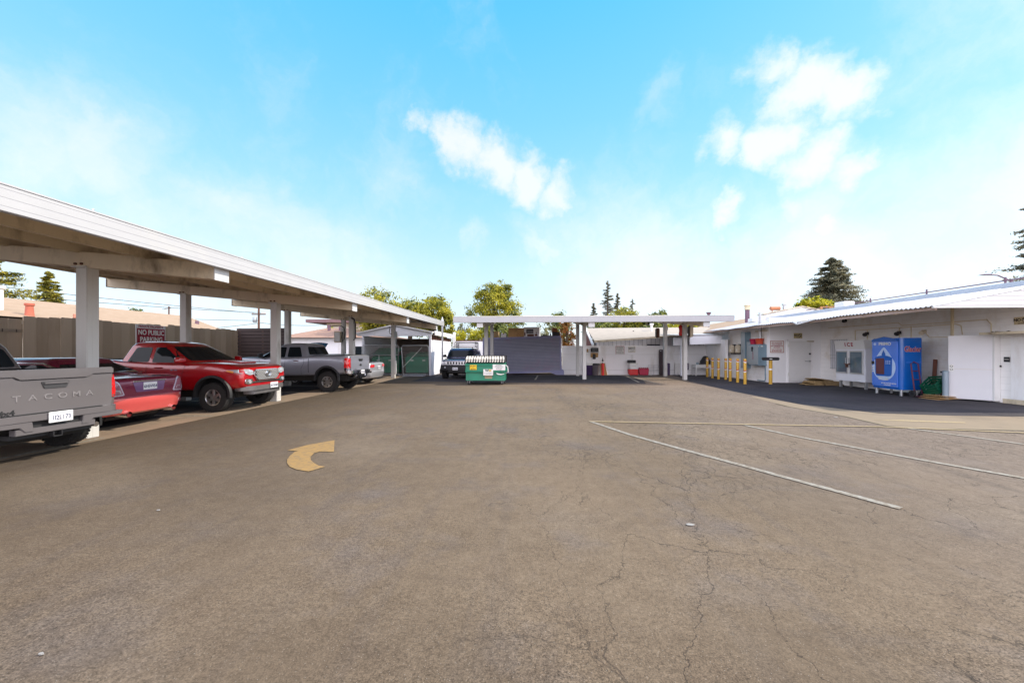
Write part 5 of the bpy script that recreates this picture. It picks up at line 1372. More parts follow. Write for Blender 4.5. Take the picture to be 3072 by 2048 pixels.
def build_store_things():
    XF = 12.0
    # service equipment on the front wall
    e = thing('electrical_cabinet', 'tall narrow grey electrical trunk on the store front wall beside the meters', 'electrical box', (11.85, 21.3, .64))
    MB().box(11.7, XF, 20.98, 21.42, .66, 2.66).build('cabinet', m_box_blue, e, bevel=.012); MB().box(11.69, 11.7, 21.02, 21.38, .7, 2.62).build('cover', m_box_grey, e, bevel=.004)
    MB().cyl((11.85, 21.2, 0), (11.85, 21.2, .66), .05).build('conduit', m_box_blue, e); MB().text('400A', .09, frame((11.688, 21.2, 1.6), (0, 0, 1), (0, 1, 0)), .001).build('lettering', m_ink2, e, fix=False)
    e = thing('electrical_cabinet', 'wide two door grey electrical cabinet with a red stripe of letters on the store corner', 'electrical box', (11.8, 20.2, .85))
    MB().box(11.62, XF, 19.6, 20.55, .85, 1.95).build('cabinet', m_box_blue, e, bevel=.012)
    MB().box(11.75, XF, 20.55, 20.95, .95, 2.1).build('side_cabinet', m_box_grey, e, bevel=.01)
    MB().box(11.6, 11.62, 19.68, 20.5, .9, 1.9).build('door', m_box_grey, e, bevel=.005)
    MB().text('DANGER', .1, frame((11.597, 20.1, 1.35), (0, 0, -1), (0, -1, 0)), .001, .02).build('lettering', m_inkred, e, fix=False)
    MB().cyl((11.58, 20.15, 1.75), (11.62, 20.15, 1.75), .08).box(11.57, 11.6, 20.12, 20.18, 1.58, 1.75).build('handle', m_blk, e)
    MB().box(11.61, 11.62, 19.62, 19.67, 1.82, 1.86).box(11.7, 11.8, 19.585, 19.6, 1.82, 1.86).build('sticker', m_paper, e)
    MB().tube([(11.95, 19.66, .85), (11.95, 19.64, .15), (11.95, 19.7, .06), (11.95, 20.3, .06)], .025, 8).build('conduit', m_box_blue, e, smooth=True)
    MB().cyl((11.9, 20.0, 1.95), (11.9, 20.0, 3.6), .06).build('riser_pipe', m_galv, e, smooth=True); MB().box(11.85, 12.0, 19.55, 20.35, 2.62, 2.67).build('strut', m_steel, e)
    for y, lab in ((20.38, 'crimson bucket on the electrical cabinet, left of the pair'), (19.88, 'orange red bucket on the electrical cabinet, right of the pair')):
        b = MB().lathe([(0, 1.952), (.15, 1.955), (.19, 2.24), (.195, 2.25), (.17, 2.25), (.14, 1.99), (0, 1.98)], (11.8, y, 0), 'z', 20)
        solo(b, 'bucket', m_mag if y > 20 else M('orange_red', (.5, .06, .02), .5), lab, 'bucket', smooth=True)
    for y, lab in ((22.55, 'far grey electric meter with a domed top on the front wall'), (21.9, 'electric meter with a domed top next to the tall grey trunk')):
        m = thing('electric_meter', lab, 'meter', (11.9, y, 1.4))
        P = rp([(-.24, 1.42), (.24, 1.42), (.24, 2.0), (-.24, 2.0)], [.02, .02, .22, .22], 6)
        MB().prism([(11.86, y + a, b) for a, b in P], (.14, 0, 0)).build('backing', m_blk, m, bevel=.01)
        P = rp([(-.2, 1.5), (.2, 1.5), (.2, 1.96), (-.2, 1.96)], [.02, .02, .19, .19], 6)
        MB().prism([(11.74, y + a, b) for a, b in P], (.12, 0, 0)).build('housing', m_steel, m, bevel=.015)
        MB().box(11.73, 11.74, y - .04, y + .04, 1.58, 1.72).build('label_plate', m_paper, m)
    # bollards
    B = [((10.85, 23.55), 1.2, 'farthest striped yellow bollard, directly in front of the white table'), ((10.67, 22.5), 1.2, 'second striped yellow bollard from the far end, at the right end of the white table'),
         ((10.6, 21.65), 1.2, 'third striped yellow bollard, beside the dark doorway gap'), ((10.82, 21.3), 1.2, 'striped yellow bollard just right of the dark doorway gap'),
         ((10.52, 20.25), 1.22, 'fifth striped yellow bollard, midway along the white front wall'), ((10.47, 19.45), 1.22, 'striped yellow bollard below the electric meters'), ((10.27, 18.44), 1.23, 'nearest striped yellow bollard, in front of the tall grey trunk')]
    for (x, y), h, lab in B: bollard(x, y, h, lab)
    e = thing('bollard', 'yellow bollard carrying a flat black box on top, at the store corner', 'bollard', (11.5, 18.5, 0), 0, 'striped yellow bollards')
    MB().cyl((11.5, 18.5, 0), (11.5, 18.5, 1.15), .075, n=20).build('post', m_yellow, e, smooth=True)
    MB().box(11.14, 11.86, 18.38, 18.62, 1.15, 1.3).build('top_box', m_blk, e, bevel=.03); MB().box(11.38, 11.5, 18.37, 18.38, 1.2, 1.24).build('label_plate', m_paper, e)
    MB().cyl((11.5, 18.5, .68), (11.5, 18.5, .76), .077, n=20).build('stripe', m_paper, e)
    T = [('NO SOLICITING', .07, 0, .2, 1, .02), ('NO LOITERING', .07, 0, .11, 1, .02), ('NO DRINKING OF', .07, 0, .03, 1, .02), ('ALCOHOL', .07, 0, -.045, 1, .02), ('VIOLATORS WILL', .065, 0, -.15, 1, .02), ('BE PROSECUTED', .065, 0, -.225, 1, .02)]
    sign('notice_sign', 'white notice with a red border on the wall left of the store side door', 'sign', (12.35, 19.37, 1.82), .66, .6, 's', m_paper, T, m_inkred, m_bstripe)
    def nosmoke(q, m): ring2(q, m, .09, .02, .085, .02)
    sign('no_smoking_sign', 'small tan NO symbol sign above the store side door', 'sign', (13.38, 19.37, 2.37), .4, .26, 's', M('sign_tan', (.5, .4, .2), .6), [('NO', .13, -.1, .02, .9, .03), ('SMOKING', .04, 0, -.09, 1, .02)], m_ink2, None, nosmoke)
    sign('no_smoking_sign', 'tan NO symbol sign high on the block wall at the right edge', 'sign', (14.47, 11.75, 2.5), .34, .22, 'w', M('sign_tan2', (.55, .45, .28), .6), [('NO', .12, -.09, .02, .9, .03), ('SMOKING', .035, 0, -.08, 1, .02)], m_ink2, None, lambda q, m: ring2(q, m, .08, .02, .07, .018))
    # ice freezer
    x0, x1, y0, y1 = 13.68, 14.42, 16.0, 17.5
    e = thing('ice_freezer', 'white ICE merchandiser with two glass doors against the store wall', 'freezer', ((x0 + x1) / 2, 16.75, 0))
    MB().box(x0 + .04, x1 - .006, y0 + .006, y1 - .006, .3, 1.98).build('cabinet', m_fridge, e, bevel=.015)
    MB().prism([(x0 + .02, y0, 1.68), (x0 - .04, y0, 2.05), (x1, y0, 2.05), (x1, y0, 1.68)], (0, y1 - y0, 0)).build('header', m_white_p, e, bevel=.012)
    q = MB()
    for i, ch in enumerate('ICE'): q.text(ch, .23, frame((x0 - .022, 16.92 - i * .17, 1.87), (0, -1, 0), (-.16, 0, 1)), .003, .03, .9)
    q.build('lettering', m_inkred, e, fix=False)
    MB().box(x0 + .02, x0 + .05, 16.55, 16.95, 1.75, 1.98).build('header_panel', m_fridge, e)
    for a, b in ((16.83, 17.42), (16.1, 16.7)):
        d = MB().box(x0, x0 + .05, a - .03, b + .03, .62, 1.62).build('door', m_white_p, e, bevel=.01)
        MB().box(x0 - .008, x0 + .002, a + .03, b - .03, .68, 1.56).build('glass', m_fglass, d)
        MB().box(x0 - .012, x0, a, a + .02, .64, 1.6).box(x0 - .012, x0, b - .02, b, .64, 1.6).box(x0 - .012, x0, a, b, .64, .67).box(x0 - .012, x0, a, b, 1.57, 1.6).build('door_trim', m_galv, d)
        hy = a + .02 if a > 16.5 else b - .02
        MB().tube([(x0, hy, .98), (x0 - .06, hy, 1.0), (x0 - .06, hy, 1.3), (x0, hy, 1.32)], .016, 8).build('handle', m_galv, d)
    MB().tube([(x0 - .07, 16.62, 1.05), (x0 - .1, 16.76, 1.02), (x0 - .07, 16.9, 1.06)], .022, 8).box(x0 - .1, x0 - .05, 16.72, 16.82, .9, 1.03).build('padlock', m_brown, e)
    for y in (y0 + .1, y1 - .15):
        for x in (x0 + .15, x1 - .15): MB().box(x - .04, x + .04, y - .04, y + .04, 0, .3).build('leg', m_galv, e)
    # water vending machine
    x0, x1, y0, y1 = 13.0, 13.76, 13.83, 14.96
    e = thing('water_vending_machine', 'tall blue water vending machine with a pale droplet panel and Glacier lettering on its side', 'vending machine', ((x0 + x1) / 2, 14.7, 0))
    P = rp([(x0 + .06, y0), (x0 + .06, y1), (x1, y1), (x1, y0)], [.12, .12, .02, .02], 5)
    MB().prism([(a, b, .22) for a, b in P], (0, 0, 1.85)).build('cabinet', m_blue, e, bevel=.008)
    F = lambda y, z, dx=0: (x0 + .052 - dx, y, z)
    fy0, fy1 = y0 + .1, y1 - .05
    P = [(fy0, .3), (fy0, 2.0), (fy0 + .3, 2.06), ((fy0 + fy1) / 2, 2.09), (fy1 - .3, 2.06), (fy1, 2.0), (fy1, .3)]
    MB().prism([F(a, b, -.008) for a, b in P], (-.04, 0, 0)).build('front_panel', m_blue2, e, bevel=.008)
    MB().prism([F(a, b, -.008) for a, b in [(fy0, 1.95), (fy0, 2.03), ((fy0 + fy1) / 2, 2.13), (fy1, 2.03), (fy1, 1.95)]], (-.06, 0, 0)).build('top_trim', m_blue, e, bevel=.006)
    cy = (fy0 + fy1) / 2; R_ = .44
    drop = []
    cz = 1.0
    for k in range(33):
        a = rad(-210 + 240 * k / 32); drop.append((cy + R_ * math.cos(a), cz + R_ * 1.1 * math.sin(a)))
    drop += [(cy + .2, 1.52), (cy + .06, 1.7), (cy, 1.74), (cy - .06, 1.7), (cy - .2, 1.52)]
    MB().prism([F(a, b, .034) for a, b in drop], (-.012, 0, 0)).build('droplet_panel', m_pale, e, bevel=.003)
    inn = [(cy + (a - cy) * .9, cz - .02 + (b - cz) * .86) for a, b in drop if b < 1.05] 
    MB().prism([F(a, b, .047) for a, b in inn[:-0] if True] , (-.004, 0, 0)).build('droplet_base', m_blue2, e)
    W = rp([(cy - .31, .68), (cy + .31, .68), (cy + .33, 1.36), (cy + .16, 1.43), (cy - .16, 1.43), (cy - .33, 1.36)], [.1, .1, .03, .1, .1, .03], 4)
    MB().prism([F(a, b, .052) for a, b in W], (-.01, 0, 0)).build('dispenser_bay', m_blue, e)
    MB().prism([F(a, b, .064) for a, b in rp([(cy - .04, .74), (cy + .28, .74), (cy + .29, 1.32), (cy - .04, 1.34)], .03)], (-.003, 0, 0)).build('dispenser_niche', M('niche_brown', (.13, .045, .05), .4, var=.35), e)
    k = MB()
    for z in (1.24, 1.19, 1.14):
        for j in range(3): k.box(x0 - .02, x0 - .012, cy - .27 + j * .07, cy - .24 + j * .07, z - .012, z + .012)
    k.build('keypad', m_pale, e)
    MB().prism([F(a, b, .05) for a, b in [(cy, 1.64), (cy + .075, 1.48), (cy + .06, 1.38), (cy, 1.34), (cy - .06, 1.38), (cy - .075, 1.48)]], (-.004, 0, 0)).build('droplet_logo', m_blue, e)
    MB().text('PRIMO', .155, frame(F(cy - .03, 1.86, .036), (0, -1, 0), (0, 0, 1)), .003, .02, 1.05).build('lettering', m_paper, e, fix=False)
    MB().lathe([(.0, 0), (.05, .0), (.05, .006), (0, .006)], (x0 + .01, cy + .36, 1.86), 'x', 16).build('logo_dot', m_pale, e)
    MB().box(x0 - .0, x0 + .012, fy1 - .12, fy1 - .01, 1.1, 1.22).build('coin_slot', m_blk, e)
    q = MB()
    for kk, (t, s, z, dy) in enumerate((('PURE WATER', .06, .62, .02), ('REFILL HERE', .07, .56, 0), ('BETTER TASTING WATER', .05, .42, -.2), ('LESS PLASTIC', .045, .36, -.15))): q.text(t, s, frame(F(cy + dy, z, .056), (0, -1, 0), (0, 0, 1)), .002, .01)
    for z in (1.02, .96, .9, .82): q.box(x0 - .002, x0 + .012, fy1 - .12, fy1 - .02, z, z + .025)
    q.build('lettering', m_paper, e, fix=False)
    g = MB().text('Glacier', .27, FACE_S(((x0 + x1) / 2 + .07, y0 - .003, 1.66)), .003, .03, .72); g.build('side_lettering_outline', m_card3, e, fix=False)
    g = MB().text('Glacier', .27, FACE_S(((x0 + x1) / 2 + .07, y0 - .008, 1.66)), .003, .008, .72); g.build('side_lettering', m_inkred, e, fix=False)
    MB().box(x0 + .22, x1, y0 - .004, y0 + .0, 1.19, 1.205).build('side_seam', m_blue2, e)
    for y in (y0 + .08, y1 - .12):
        for x in (x0 + .14, x1 - .1): MB().cyl((x, y, 0), (x, y, .22), .04).build('leg', m_galv, e)
    # things around the machines
    e = thing('hand_truck', 'dark red hand truck leaning against the Glacier side of the blue machine', 'hand truck', (13.4, 13.5, 0))
    MB().tube([(13.3, 13.6, .12), (13.3, 13.74, 1.15), (13.42, 13.76, 1.22), (13.54, 13.74, 1.15), (13.54, 13.6, .12)], .02, 8).tube([(13.3, 13.67, .6), (13.54, 13.67, .6)], .015).tube([(13.3, 13.71, .9), (13.54, 13.71, .9)], .015).build('frame', m_ht, e, smooth=True)
    for x in (13.24, 13.6): MB().lathe([(.03, -.03), (.11, -.03), (.12, 0), (.11, .03), (.03, .03)], (x, 13.62, .12), 'x', 20).build('wheel', m_blk, e, smooth=True)
    MB().box(13.28, 13.56, 13.35, 13.6, .03, .05).build('toe_plate', m_ht, e)
    m4 = Matrix.Translation((13.72, 13.3, .3)) @ Matrix.Rotation(rad(-32), 4, 'Y') @ Matrix.Rotation(.3, 4, 'Z')
    c = MB(); a, b, h = .3, .2, .36
    c.box(-a, a, -b, b, .0, .02, m4)
    for k in range(4):
        z = .02 + k * .09
        c.box(-a, a, -b, -b + .015, z, z + .06, m4); c.box(-a, a, b - .015, b, z, z + .06, m4); c.box(-a, -a + .015, -b, b, z, z + .06, m4); c.box(a - .015, a, -b, b, z, z + .06, m4)
    for sx in (-a + .02, 0, a - .02):
        for sy in (-b, b - .02): c.box(sx - .02, sx + .02, sy, sy + .02, 0, h, m4)
    solo(c, 'plastic_crate', M('crate_green', (.004, .085, .045), .45), 'green plastic crate tipped on its side beside the blue machine', 'crate')
    m5 = Matrix.Translation((13.95, 13.25, .08)) @ Matrix.Rotation(rad(-8), 4, 'Y') @ Matrix.Rotation(rad(18), 4, 'X')
    solo(MB().box(-.22, .2, -.03, 0, 0, .52, m5).box(-.2, .18, -.05, -.03, .02, .5, m5), 'leaning_board', M('tray_brown', (.22, .1, .07), .7, var=.25), 'reddish brown board standing on the cardboard, left of the steel pipe bollard', 'board', bevel=.01)
    solo(MB().bar((14.2, 13.9, .0), (14.38, 14.0, 1.3), .11, .04, (0, 1, 0)), 'wood_plank', M('plank_red', (.2, .08, .055), .8, var=.3), 'upright reddish plank leaning on the block wall', 'plank')
    c = MB()
    for k in range(3):
        m6 = Matrix.Translation((13.6 + .05 * k, 13.12, .02 + k * .04)) @ Matrix.Rotation(.1 * k, 4, 'Z') @ Matrix.Rotation(rad(3 * (k - 1)), 4, 'Y')
        c.box(-.42, .4, -.3, .25, 0, .015, m6)
    c.build
    solo(c, 'flattened_cardboard', m_card, 'flattened orange brown cardboard on the ground beside the pipe bollard', 'cardboard')
    e = thing('pipe_bollard', 'thick grey steel pipe bollard guarding the gas meter', 'bollard', (13.62, 12.85, 0))
    MB().cyl((13.62, 12.95, 0), (13.62, 12.95, .92), .075, n=24).build('pipe', M('pipe_blue_grey', (.3, .36, .42), .45, .3, var=.15), e, smooth=True); MB().cyl((13.62, 12.95, .92), (13.62, 12.95, .95), .082, .06, n=24).build('cap', m_box_blue, e)
    e = thing('gas_meter', 'cluster of blue grey gas meter pipes low on the wall behind the white screen', 'gas meter', (14.2, 13.3, 0))
    MB().box(14.1, 14.36, 13.05, 13.4, .25, .62).build('meter_case', m_box_grey, e, bevel=.05)
    MB().tube([(14.3, 13.55, 0), (14.3, 13.55, .72), (14.25, 13.5, .8), (14.25, 13.0, .8), (14.25, 12.9, .72), (14.25, 12.9, .1)], .03, 8).tube([(14.2, 13.1, .62), (14.2, 13.1, .8)], .025, 8).tube([(14.2, 13.32, .62), (14.2, 13.32, .8)], .025, 8).build('pipe', m_box_blue, e, smooth=True)
    MB().lathe([(0, 0), (.09, .01), (.11, .05), (.09, .09), (0, .1)], (14.1, 13.48, .6), 'x', 18).build('regulator', m_galv, e, smooth=True)
    MB().tube([(14.46, 13.9, .86), (14.46, 12.4, .86)], .03, 6).build('header_pipe', m_blk, e)
    # cardboard heap by the side door
    c = MB(); r = random.Random(2)
    base = (13.55, 18.35)
    for (dx, dy, z, rx, ry, rz, w, d, h) in ((0, 0, .0, 3, -4, .2, .5, .36, .2), (-.3, -.12, .0, -6, 14, -.3, .36, .3, .1), (.35, .05, .0, 5, -16, .5, .34, .3, .16), (.05, .02, .2, -5, 7, .1, .46, .3, .06), (-.1, -.2, .1, 22, 4, -.1, .4, .12, .04), (.5, -.25, .0, 4, -6, .9, .3, .3, .04), (-.55, -.25, .0, 0, 3, .4, .36, .24, .03)):
        mm = Matrix.Translation((base[0] + dx, base[1] + dy, z + .02)) @ Matrix.Rotation(rz, 4, 'Z') @ Matrix.Rotation(rad(rx), 4, 'X') @ Matrix.Rotation(rad(ry), 4, 'Y')
        P = [(-w, -d, 0), (w * r.uniform(.9, 1.05), -d, .01), (w, d, 0), (-w * .95, d, 0)]; Q = [(-w * .8, -d * .7, h * r.uniform(.8, 1.1)), (w * .85, -d * .75, h * r.uniform(.7, 1)), (w * .8, d * .8, h), (-w * .85, d * .8, h * .9)]
        c.add([mm @ Vector(p) for p in P + Q], [(0, 3, 2, 1), (4, 5, 6, 7), (0, 1, 5, 4), (1, 2, 6, 5), (2, 3, 7, 6), (3, 0, 4, 7)])
    c.prism([(13.5, 17.75, .01), (14.4, 17.9, .01), (14.35, 18.1, .16), (13.6, 18.0, .2)], (0, 0, .02)); c.prism([(12.7, 17.9, .008), (13.4, 17.75, .008), (13.6, 18.0, .03), (12.8, 18.1, .03)], (0, 0, .012))
    solo(c, 'cardboard_heap', m_card2, 'collapsed heap of old brown cardboard on the ground below the side door', 'cardboard')
    # privacy screen
    e = thing('privacy_screen', 'large scuffed white metal screen with two small oval stickers in front of the doorway niche', 'screen', (14.0, 12.65, 0))
    a, b = Vector((13.72, 12.97, 0)), Vector((14.34, 12.29, 0))
    m_scr = M('screen_white', (.72, .71, .74), .5, var=.05, dirt=(.3, .27, .27), dlo=.62, dhi=.9, dscale=2.2, bump=.1)
    MB().bar(a + Vector((.02, .02, 1.075)), b + Vector((.02, .02, 1.075)), .06, 2.05).build('panel', m_scr, e, bevel=.012)
    MB().box(14.32, 14.5, 12.26, 12.34, .04, 2.1).build('return_panel', m_white_p, e, bevel=.01)
    dv = (b - a).normalized(); nv = Vector((dv.y, -dv.x, 0))
    if nv.y > 0: nv = -nv
    p = a + dv * .07 + nv * .014 + Vector((0, 0, 1.05))
    st = MB(); m7 = frame(p, dv, (0, 0, 1)); st.box(-.045, .045, -.11, .11, 0, .002, m7); pl = st.build('sticker', m_paper, e)
    q = MB()
    for cy_ in (.05, -.05): ring2(q, m7, 0, cy_, .034, .011, 16, False)
    q.build('sticker_print', m_ink2, pl, fix=False)
    MB().bar(a + dv * .12 + nv * .013 + Vector((0, 0, 1.02)), b + nv * .013 + Vector((0, 0, 1.02)), .004, .006).build('seam', m_steel, e)

m_card3 = M('letter_outline', (.72, .62, .5), .5)
m_ht = M('hand_truck_red', (.1, .014, .045), .5)
# ------------------------------------------------------------------ vegetation
def leaf_mesh(name, C, Nn, ln, wd, rng):
    n = len(C)
    t = rng.normal(size=(n, 3)); u = np.cross(Nn, t); u /= np.linalg.norm(u, axis=1)[:, None] + 1e-9
    w = np.cross(Nn, u); w /= np.linalg.norm(w, axis=1)[:, None] + 1e-9
    L = (ln * rng.uniform(.6, 1.3, n))[:, None] / 2; W = (wd * rng.uniform(.6, 1.3, n))[:, None] / 2
    V = np.stack([C - u * L, C + w * W + Nn * W * .3, C + u * L, C - w * W + Nn * W * .3], axis=1).reshape(-1, 3)
    return verts_mesh(name, V, n)

def verts_mesh(name, V, n):
    me = bpy.data.meshes.new(name)
    me.vertices.add(4 * n); me.vertices.foreach_set('co', V.astype(np.float32).ravel())
    me.loops.add(4 * n); me.loops.foreach_set('vertex_index', np.arange(4 * n, dtype=np.int32))
    me.polygons.add(n); me.polygons.foreach_set('loop_start', np.arange(0, 4 * n, 4, dtype=np.int32)); me.polygons.foreach_set('loop_total', np.full(n, 4, dtype=np.int32))
    me.update(); me.validate()
    return me

mt_bark = M('bark', (.09, .065, .045), .9, var=.35, scale=6, bump=.4)
L_GREEN = leaf_mat('leaf_green', (.035, .08, .015), (.72, .64, .06), .5)
L_YEL = leaf_mat('leaf_yellow', (.12, .17, .012), (.85, .75, .04), .45)
L_DEEP = leaf_mat('leaf_deep', (.02, .06, .03), (.36, .38, .06))
L_CON = leaf_mat('needle_dark', (.055, .075, .06), (.4, .36, .21), .3)
L_CYP = leaf_mat('needle_gold', (.05, .075, .02), (.66, .55, .07), .3)
L_RED = leaf_mat('leaf_reddish', (.1, .12, .01), (.5, .14, .04))
L_PALE = leaf_mat('leaf_pale', (.12, .14, .06), (.4, .38, .16))

def leafy(name, label, cat, x, y, blobs, n, ln, mat, seed, h0=None, clump=.3, trunk=True, group=None):
    rng = np.random.default_rng(seed)
    e = thing(name, label, cat, (x, y, 0), 0, group, world=False)
    vol = np.array([b[3] * b[4] * b[5] for b in blobs]) ** .8; vol /= vol.sum()
    C, Nn = [], []
    for b, v in zip(blobs, vol):
        k = int(n * v); nc = max(10, k // 42)
        d = rng.normal(size=(nc, 3)); d /= np.linalg.norm(d, axis=1)[:, None]
        r = rng.uniform(.25, 1, nc) ** .45
        cc = d * r[:, None]
        idx = rng.integers(0, nc, k)
        sz = rng.uniform(.6, 1.3, nc)[idx][:, None]
        p = cc[idx] + rng.normal(size=(k, 3)) * clump * .5 * sz * np.array([1, 1, .75])
        nn = cc[idx] * .8 + rng.normal(size=(k, 3)) * .7 + np.array([0, 0, .35]); nn /= np.linalg.norm(nn, axis=1)[:, None]
        C.append(p * np.array(b[3:6]) + np.array(b[0:3])); Nn.append(nn)
    C = np.concatenate(C); Nn = np.concatenate(Nn)
    C[:, 2] = np.maximum(C[:, 2], .05)
    link('crown', leaf_mesh('crown', C, Nn, ln, ln * .5, rng), mat, e)
    if trunk:
        m = MB(); zc = max(b[2] for b in blobs); base = min(b[2] - b[5] for b in blobs)
        r0 = .05 + .03 * zc
        m.tube([(0, 0, 0), (.05, .02, max(base, .5)), (0, 0, zc)], [r0 * 1.2, r0, r0 * .45], 10)
        for b in blobs:
            m.tube([(.03, 0, max(.4, base * .9)), (b[0] * .5, b[1] * .5, (base + b[2]) / 2), (b[0], b[1], b[2] + b[5] * .3)], [r0 * .6, r0 * .4, r0 * .15], 7)
            for q in range(4):
                t = rng.normal(size=3); t /= np.linalg.norm(t)
                m.tube([(b[0] * .8, b[1] * .8, b[2] * .9), (b[0] + t[0] * b[3] * .7, b[1] + t[1] * b[4] * .7, b[2] + abs(t[2]) * b[5] * .7)], [r0 * .25, r0 * .06], 5)
        m.build('trunk', mt_bark, e, smooth=True)
    return e

def conifer(name, label, x, y, H, z0, R, mat, seed, nb=90, per=26, ln=.35, droop=.25, ragged=.4, group=None):
    rng = np.random.default_rng(seed)
    e = thing(name, label, 'tree', (x, y, 0), 0, group, world=False)
    C, Nn, br = [], [], MB()
    for i in range(nb):
        t = (i + rng.uniform()) / nb
        z = z0 + (H - z0) * t
        L = R * (1 - t) ** .75 * rng.uniform(1 - ragged, 1.08) + .04 * R
        a = rng.uniform(0, 2 * PI)
        s = np.linspace(.12, 1, per)
        dx = np.cos(a) * L * s; dy = np.sin(a) * L * s; dz = L * (.16 * s - droop * s ** 2) * (1.2 if t < .6 else .6)
        P = np.stack([dx, dy, z + dz], axis=1)
        if i % 3 == 0:
            br.tube([(0, 0, z), tuple(P[per // 2]), tuple(P[-1])], [.05 * (1 - t) + .02, .03 * (1 - t) + .012, .008], 5)
        for k in range(5):
            C.append(P + rng.normal(size=P.shape) * np.array([.1, .1, .05]) * (L * .9 + .35))
            nn = rng.normal(size=P.shape) * .6 + np.array([0, 0, 1]); Nn.append(nn / np.linalg.norm(nn, axis=1)[:, None])
    C = np.concatenate(C); Nn = np.concatenate(Nn)
    link('crown', leaf_mesh('crown', C, Nn, ln, ln * .42, rng), mat, e)
    br.tube([(0, 0, 0), (0, 0, z0), (0, 0, H * .98)], [.1 + H * .016, .08 + H * .013, .02], 10)
    br.build('trunk', mt_bark, e, smooth=True)
    return e

def build_trees():
    B = lambda *a: a
    leafy('tree', 'broad mango-like tree behind the left part of the bin shed roof', 'tree', -14.0, 33, [(0, 0, 5.4, 1.9, 1.6, 1.9), (1.4, .3, 4.6, 1.2, 1.2, 1.3), (-1.2, 0, 4.4, 1.0, 1.0, 1.3)], 8000, .25, L_GREEN, 1)
    leafy('tree', 'glossy green tree behind the middle of the bin shed roof', 'tree', -11.3, 33.6, [(0, 0, 4.9, 1.5, 1.4, 1.5), (.9, 0, 4.2, 1.0, 1, 1.2)], 6000, .25, L_GREEN, 2)
    leafy('tree', 'drooping yellow green tree right behind the thin service mast', 'tree', -8.9, 33.2, [(0, 0, 5.0, 1.5, 1.4, 1.5), (1.1, 0, 4.0, .75, .9, 1.3), (-.9, 0, 4.4, 1, 1, 1.4)], 7500, .27, L_GREEN, 3)
    leafy('tree', 'tall rounded tree rising behind the left end of the far carport', 'tree', -3.8, 36.5, [(0, 0, 6.2, 2.1, 1.8, 2.0), (-1.2, .2, 5.0, 1.5, 1.2, 1.6), (1.6, -.2, 5.0, 1.5, 1.2, 1.6), (.6, 0, 7.4, 1.4, 1.2, 1.1), (-.7, 0, 7.1, 1.0, 1.0, .9)], 12000, .23, L_GREEN, 4)
    leafy('shrub', 'thin grey green shrub left of the tall rounded tree', 'shrub', -6.4, 34.5, [(0, 0, 3.4, .7, .6, 1.5)], 700, .2, L_PALE, 5)
    leafy('hedge', 'dense yellow green shrubs showing above the wall behind the off-road car', 'shrub', -5.0, 32, [(-.8, 0, 2.6, 1.2, .8, 1.0), (.9, 0, 2.7, 1.2, .8, 1.2)], 4200, .2, L_YEL, 6, trunk=False)
    leafy('tree', 'dark leafy tree behind the container, seen between the carport columns', 'tree', -2.2, 31.5, [(0, 0, 3.3, 1.3, .9, 1.1), (-1.3, 0, 3.2, .9, .8, 1.0)], 2600, .24, L_DEEP, 7)
    leafy('tree', 'small dark tree poking above the far carport left of centre', 'tree', 2.8, 40, [(0, 0, 4.6, 1.2, 1.1, 1.2), (.6, 0, 3.4, 1, 1, 1.2)], 1900, .26, L_DEEP, 8)
    leafy('shrub', 'bush with reddish orange leaves beside the right end of the container', 'shrub', 2.75, 29.5, [(0, 0, 2.9, .75, .6, 1.2)], 1500, .2, L_RED, 9)
    leafy('tree', 'thin pale tree behind the white oven on the container', 'tree', 1.3, 33, [(0, 0, 3.4, .9, .8, .9)], 650, .2, L_PALE, 10)
    conifer('conifer_tree', 'tallest ragged conifer above the middle of the far carport', 14.1, 70, 14.6, 5.5, 2.1, L_CON, 11, 60, 20, .3, .05, .75)
    conifer('conifer_tree', 'pointed conifer just right of the tallest ragged one', 16.1, 70.5, 12.4, 5, 1.7, L_CON, 12, 60, 18, .3, .2, .5)
    conifer('conifer_tree', 'short conifer just left of the tallest ragged one', 11.5, 70, 10.5, 4, 1.7, L_CON, 13, 55, 18, .3, .2, .5)
    conifer('conifer_tree', 'faint spindly conifer right of the bright bush above the far carport', 20.0, 75, 11.9, 5, 1.9, L_CON, 14, 40, 14, .26, .2, .55)
    leafy('tree', 'bright topped round tree in front of the conifers above the far carport', 'tree', 11.0, 45, [(0, 0, 5.2, 1.8, 1.5, 1.6), (1.4, 0, 4.3, 1.2, 1.2, 1.4), (-1.3, 0, 4.0, 1.1, 1, 1.2)], 7500, .25, L_GREEN, 15)
    leafy('tree', 'low dark tree under the far carport roof behind the plank building', 'tree', 13.4, 44, [(0, 0, 4.3, 1.9, 1.3, 1.4), (1.4, 0, 5.2, 1.0, .8, 1.2)], 4200, .32, L_DEEP, 16)
    leafy('tree', 'dark leafy tree behind the roof ridge of the plank building', 'tree', 8.0, 44, [(0, 0, 4.0, 1.6, 1.2, 1.3)], 2600, .3, L_DEEP, 17)
    leafy('tree', 'bright yellow green tree behind the right columns of the far carport', 'tree', 15.3, 38, [(0, 0, 3.6, 1.6, 1.2, 1.2)], 3200, .3, L_YEL, 18)
    conifer('conifer_tree', 'huge broad conifer rising behind the store roof', 46.6, 60, 16.0, 4, 6.0, L_CON, 19, 150, 46, .4, .16, .38)
    leafy('tree', 'brilliant yellow green tree in front of the huge conifer', 'tree', 33.0, 45, [(0, 0, 7.0, 1.5, 1.2, 1.0), (1.4, 0, 6.5, 1.3, 1.1, .8), (-1.2, 0, 6.5, 1.0, 1, .9)], 4200, .34, L_YEL, 20)
    conifer('conifer_tree', 'dark conifer cut off by the right edge of the photo', 37.9, 30, 13.5, 4.5, 2.3, L_CON, 21, 60, 24, .24, .1, .6)
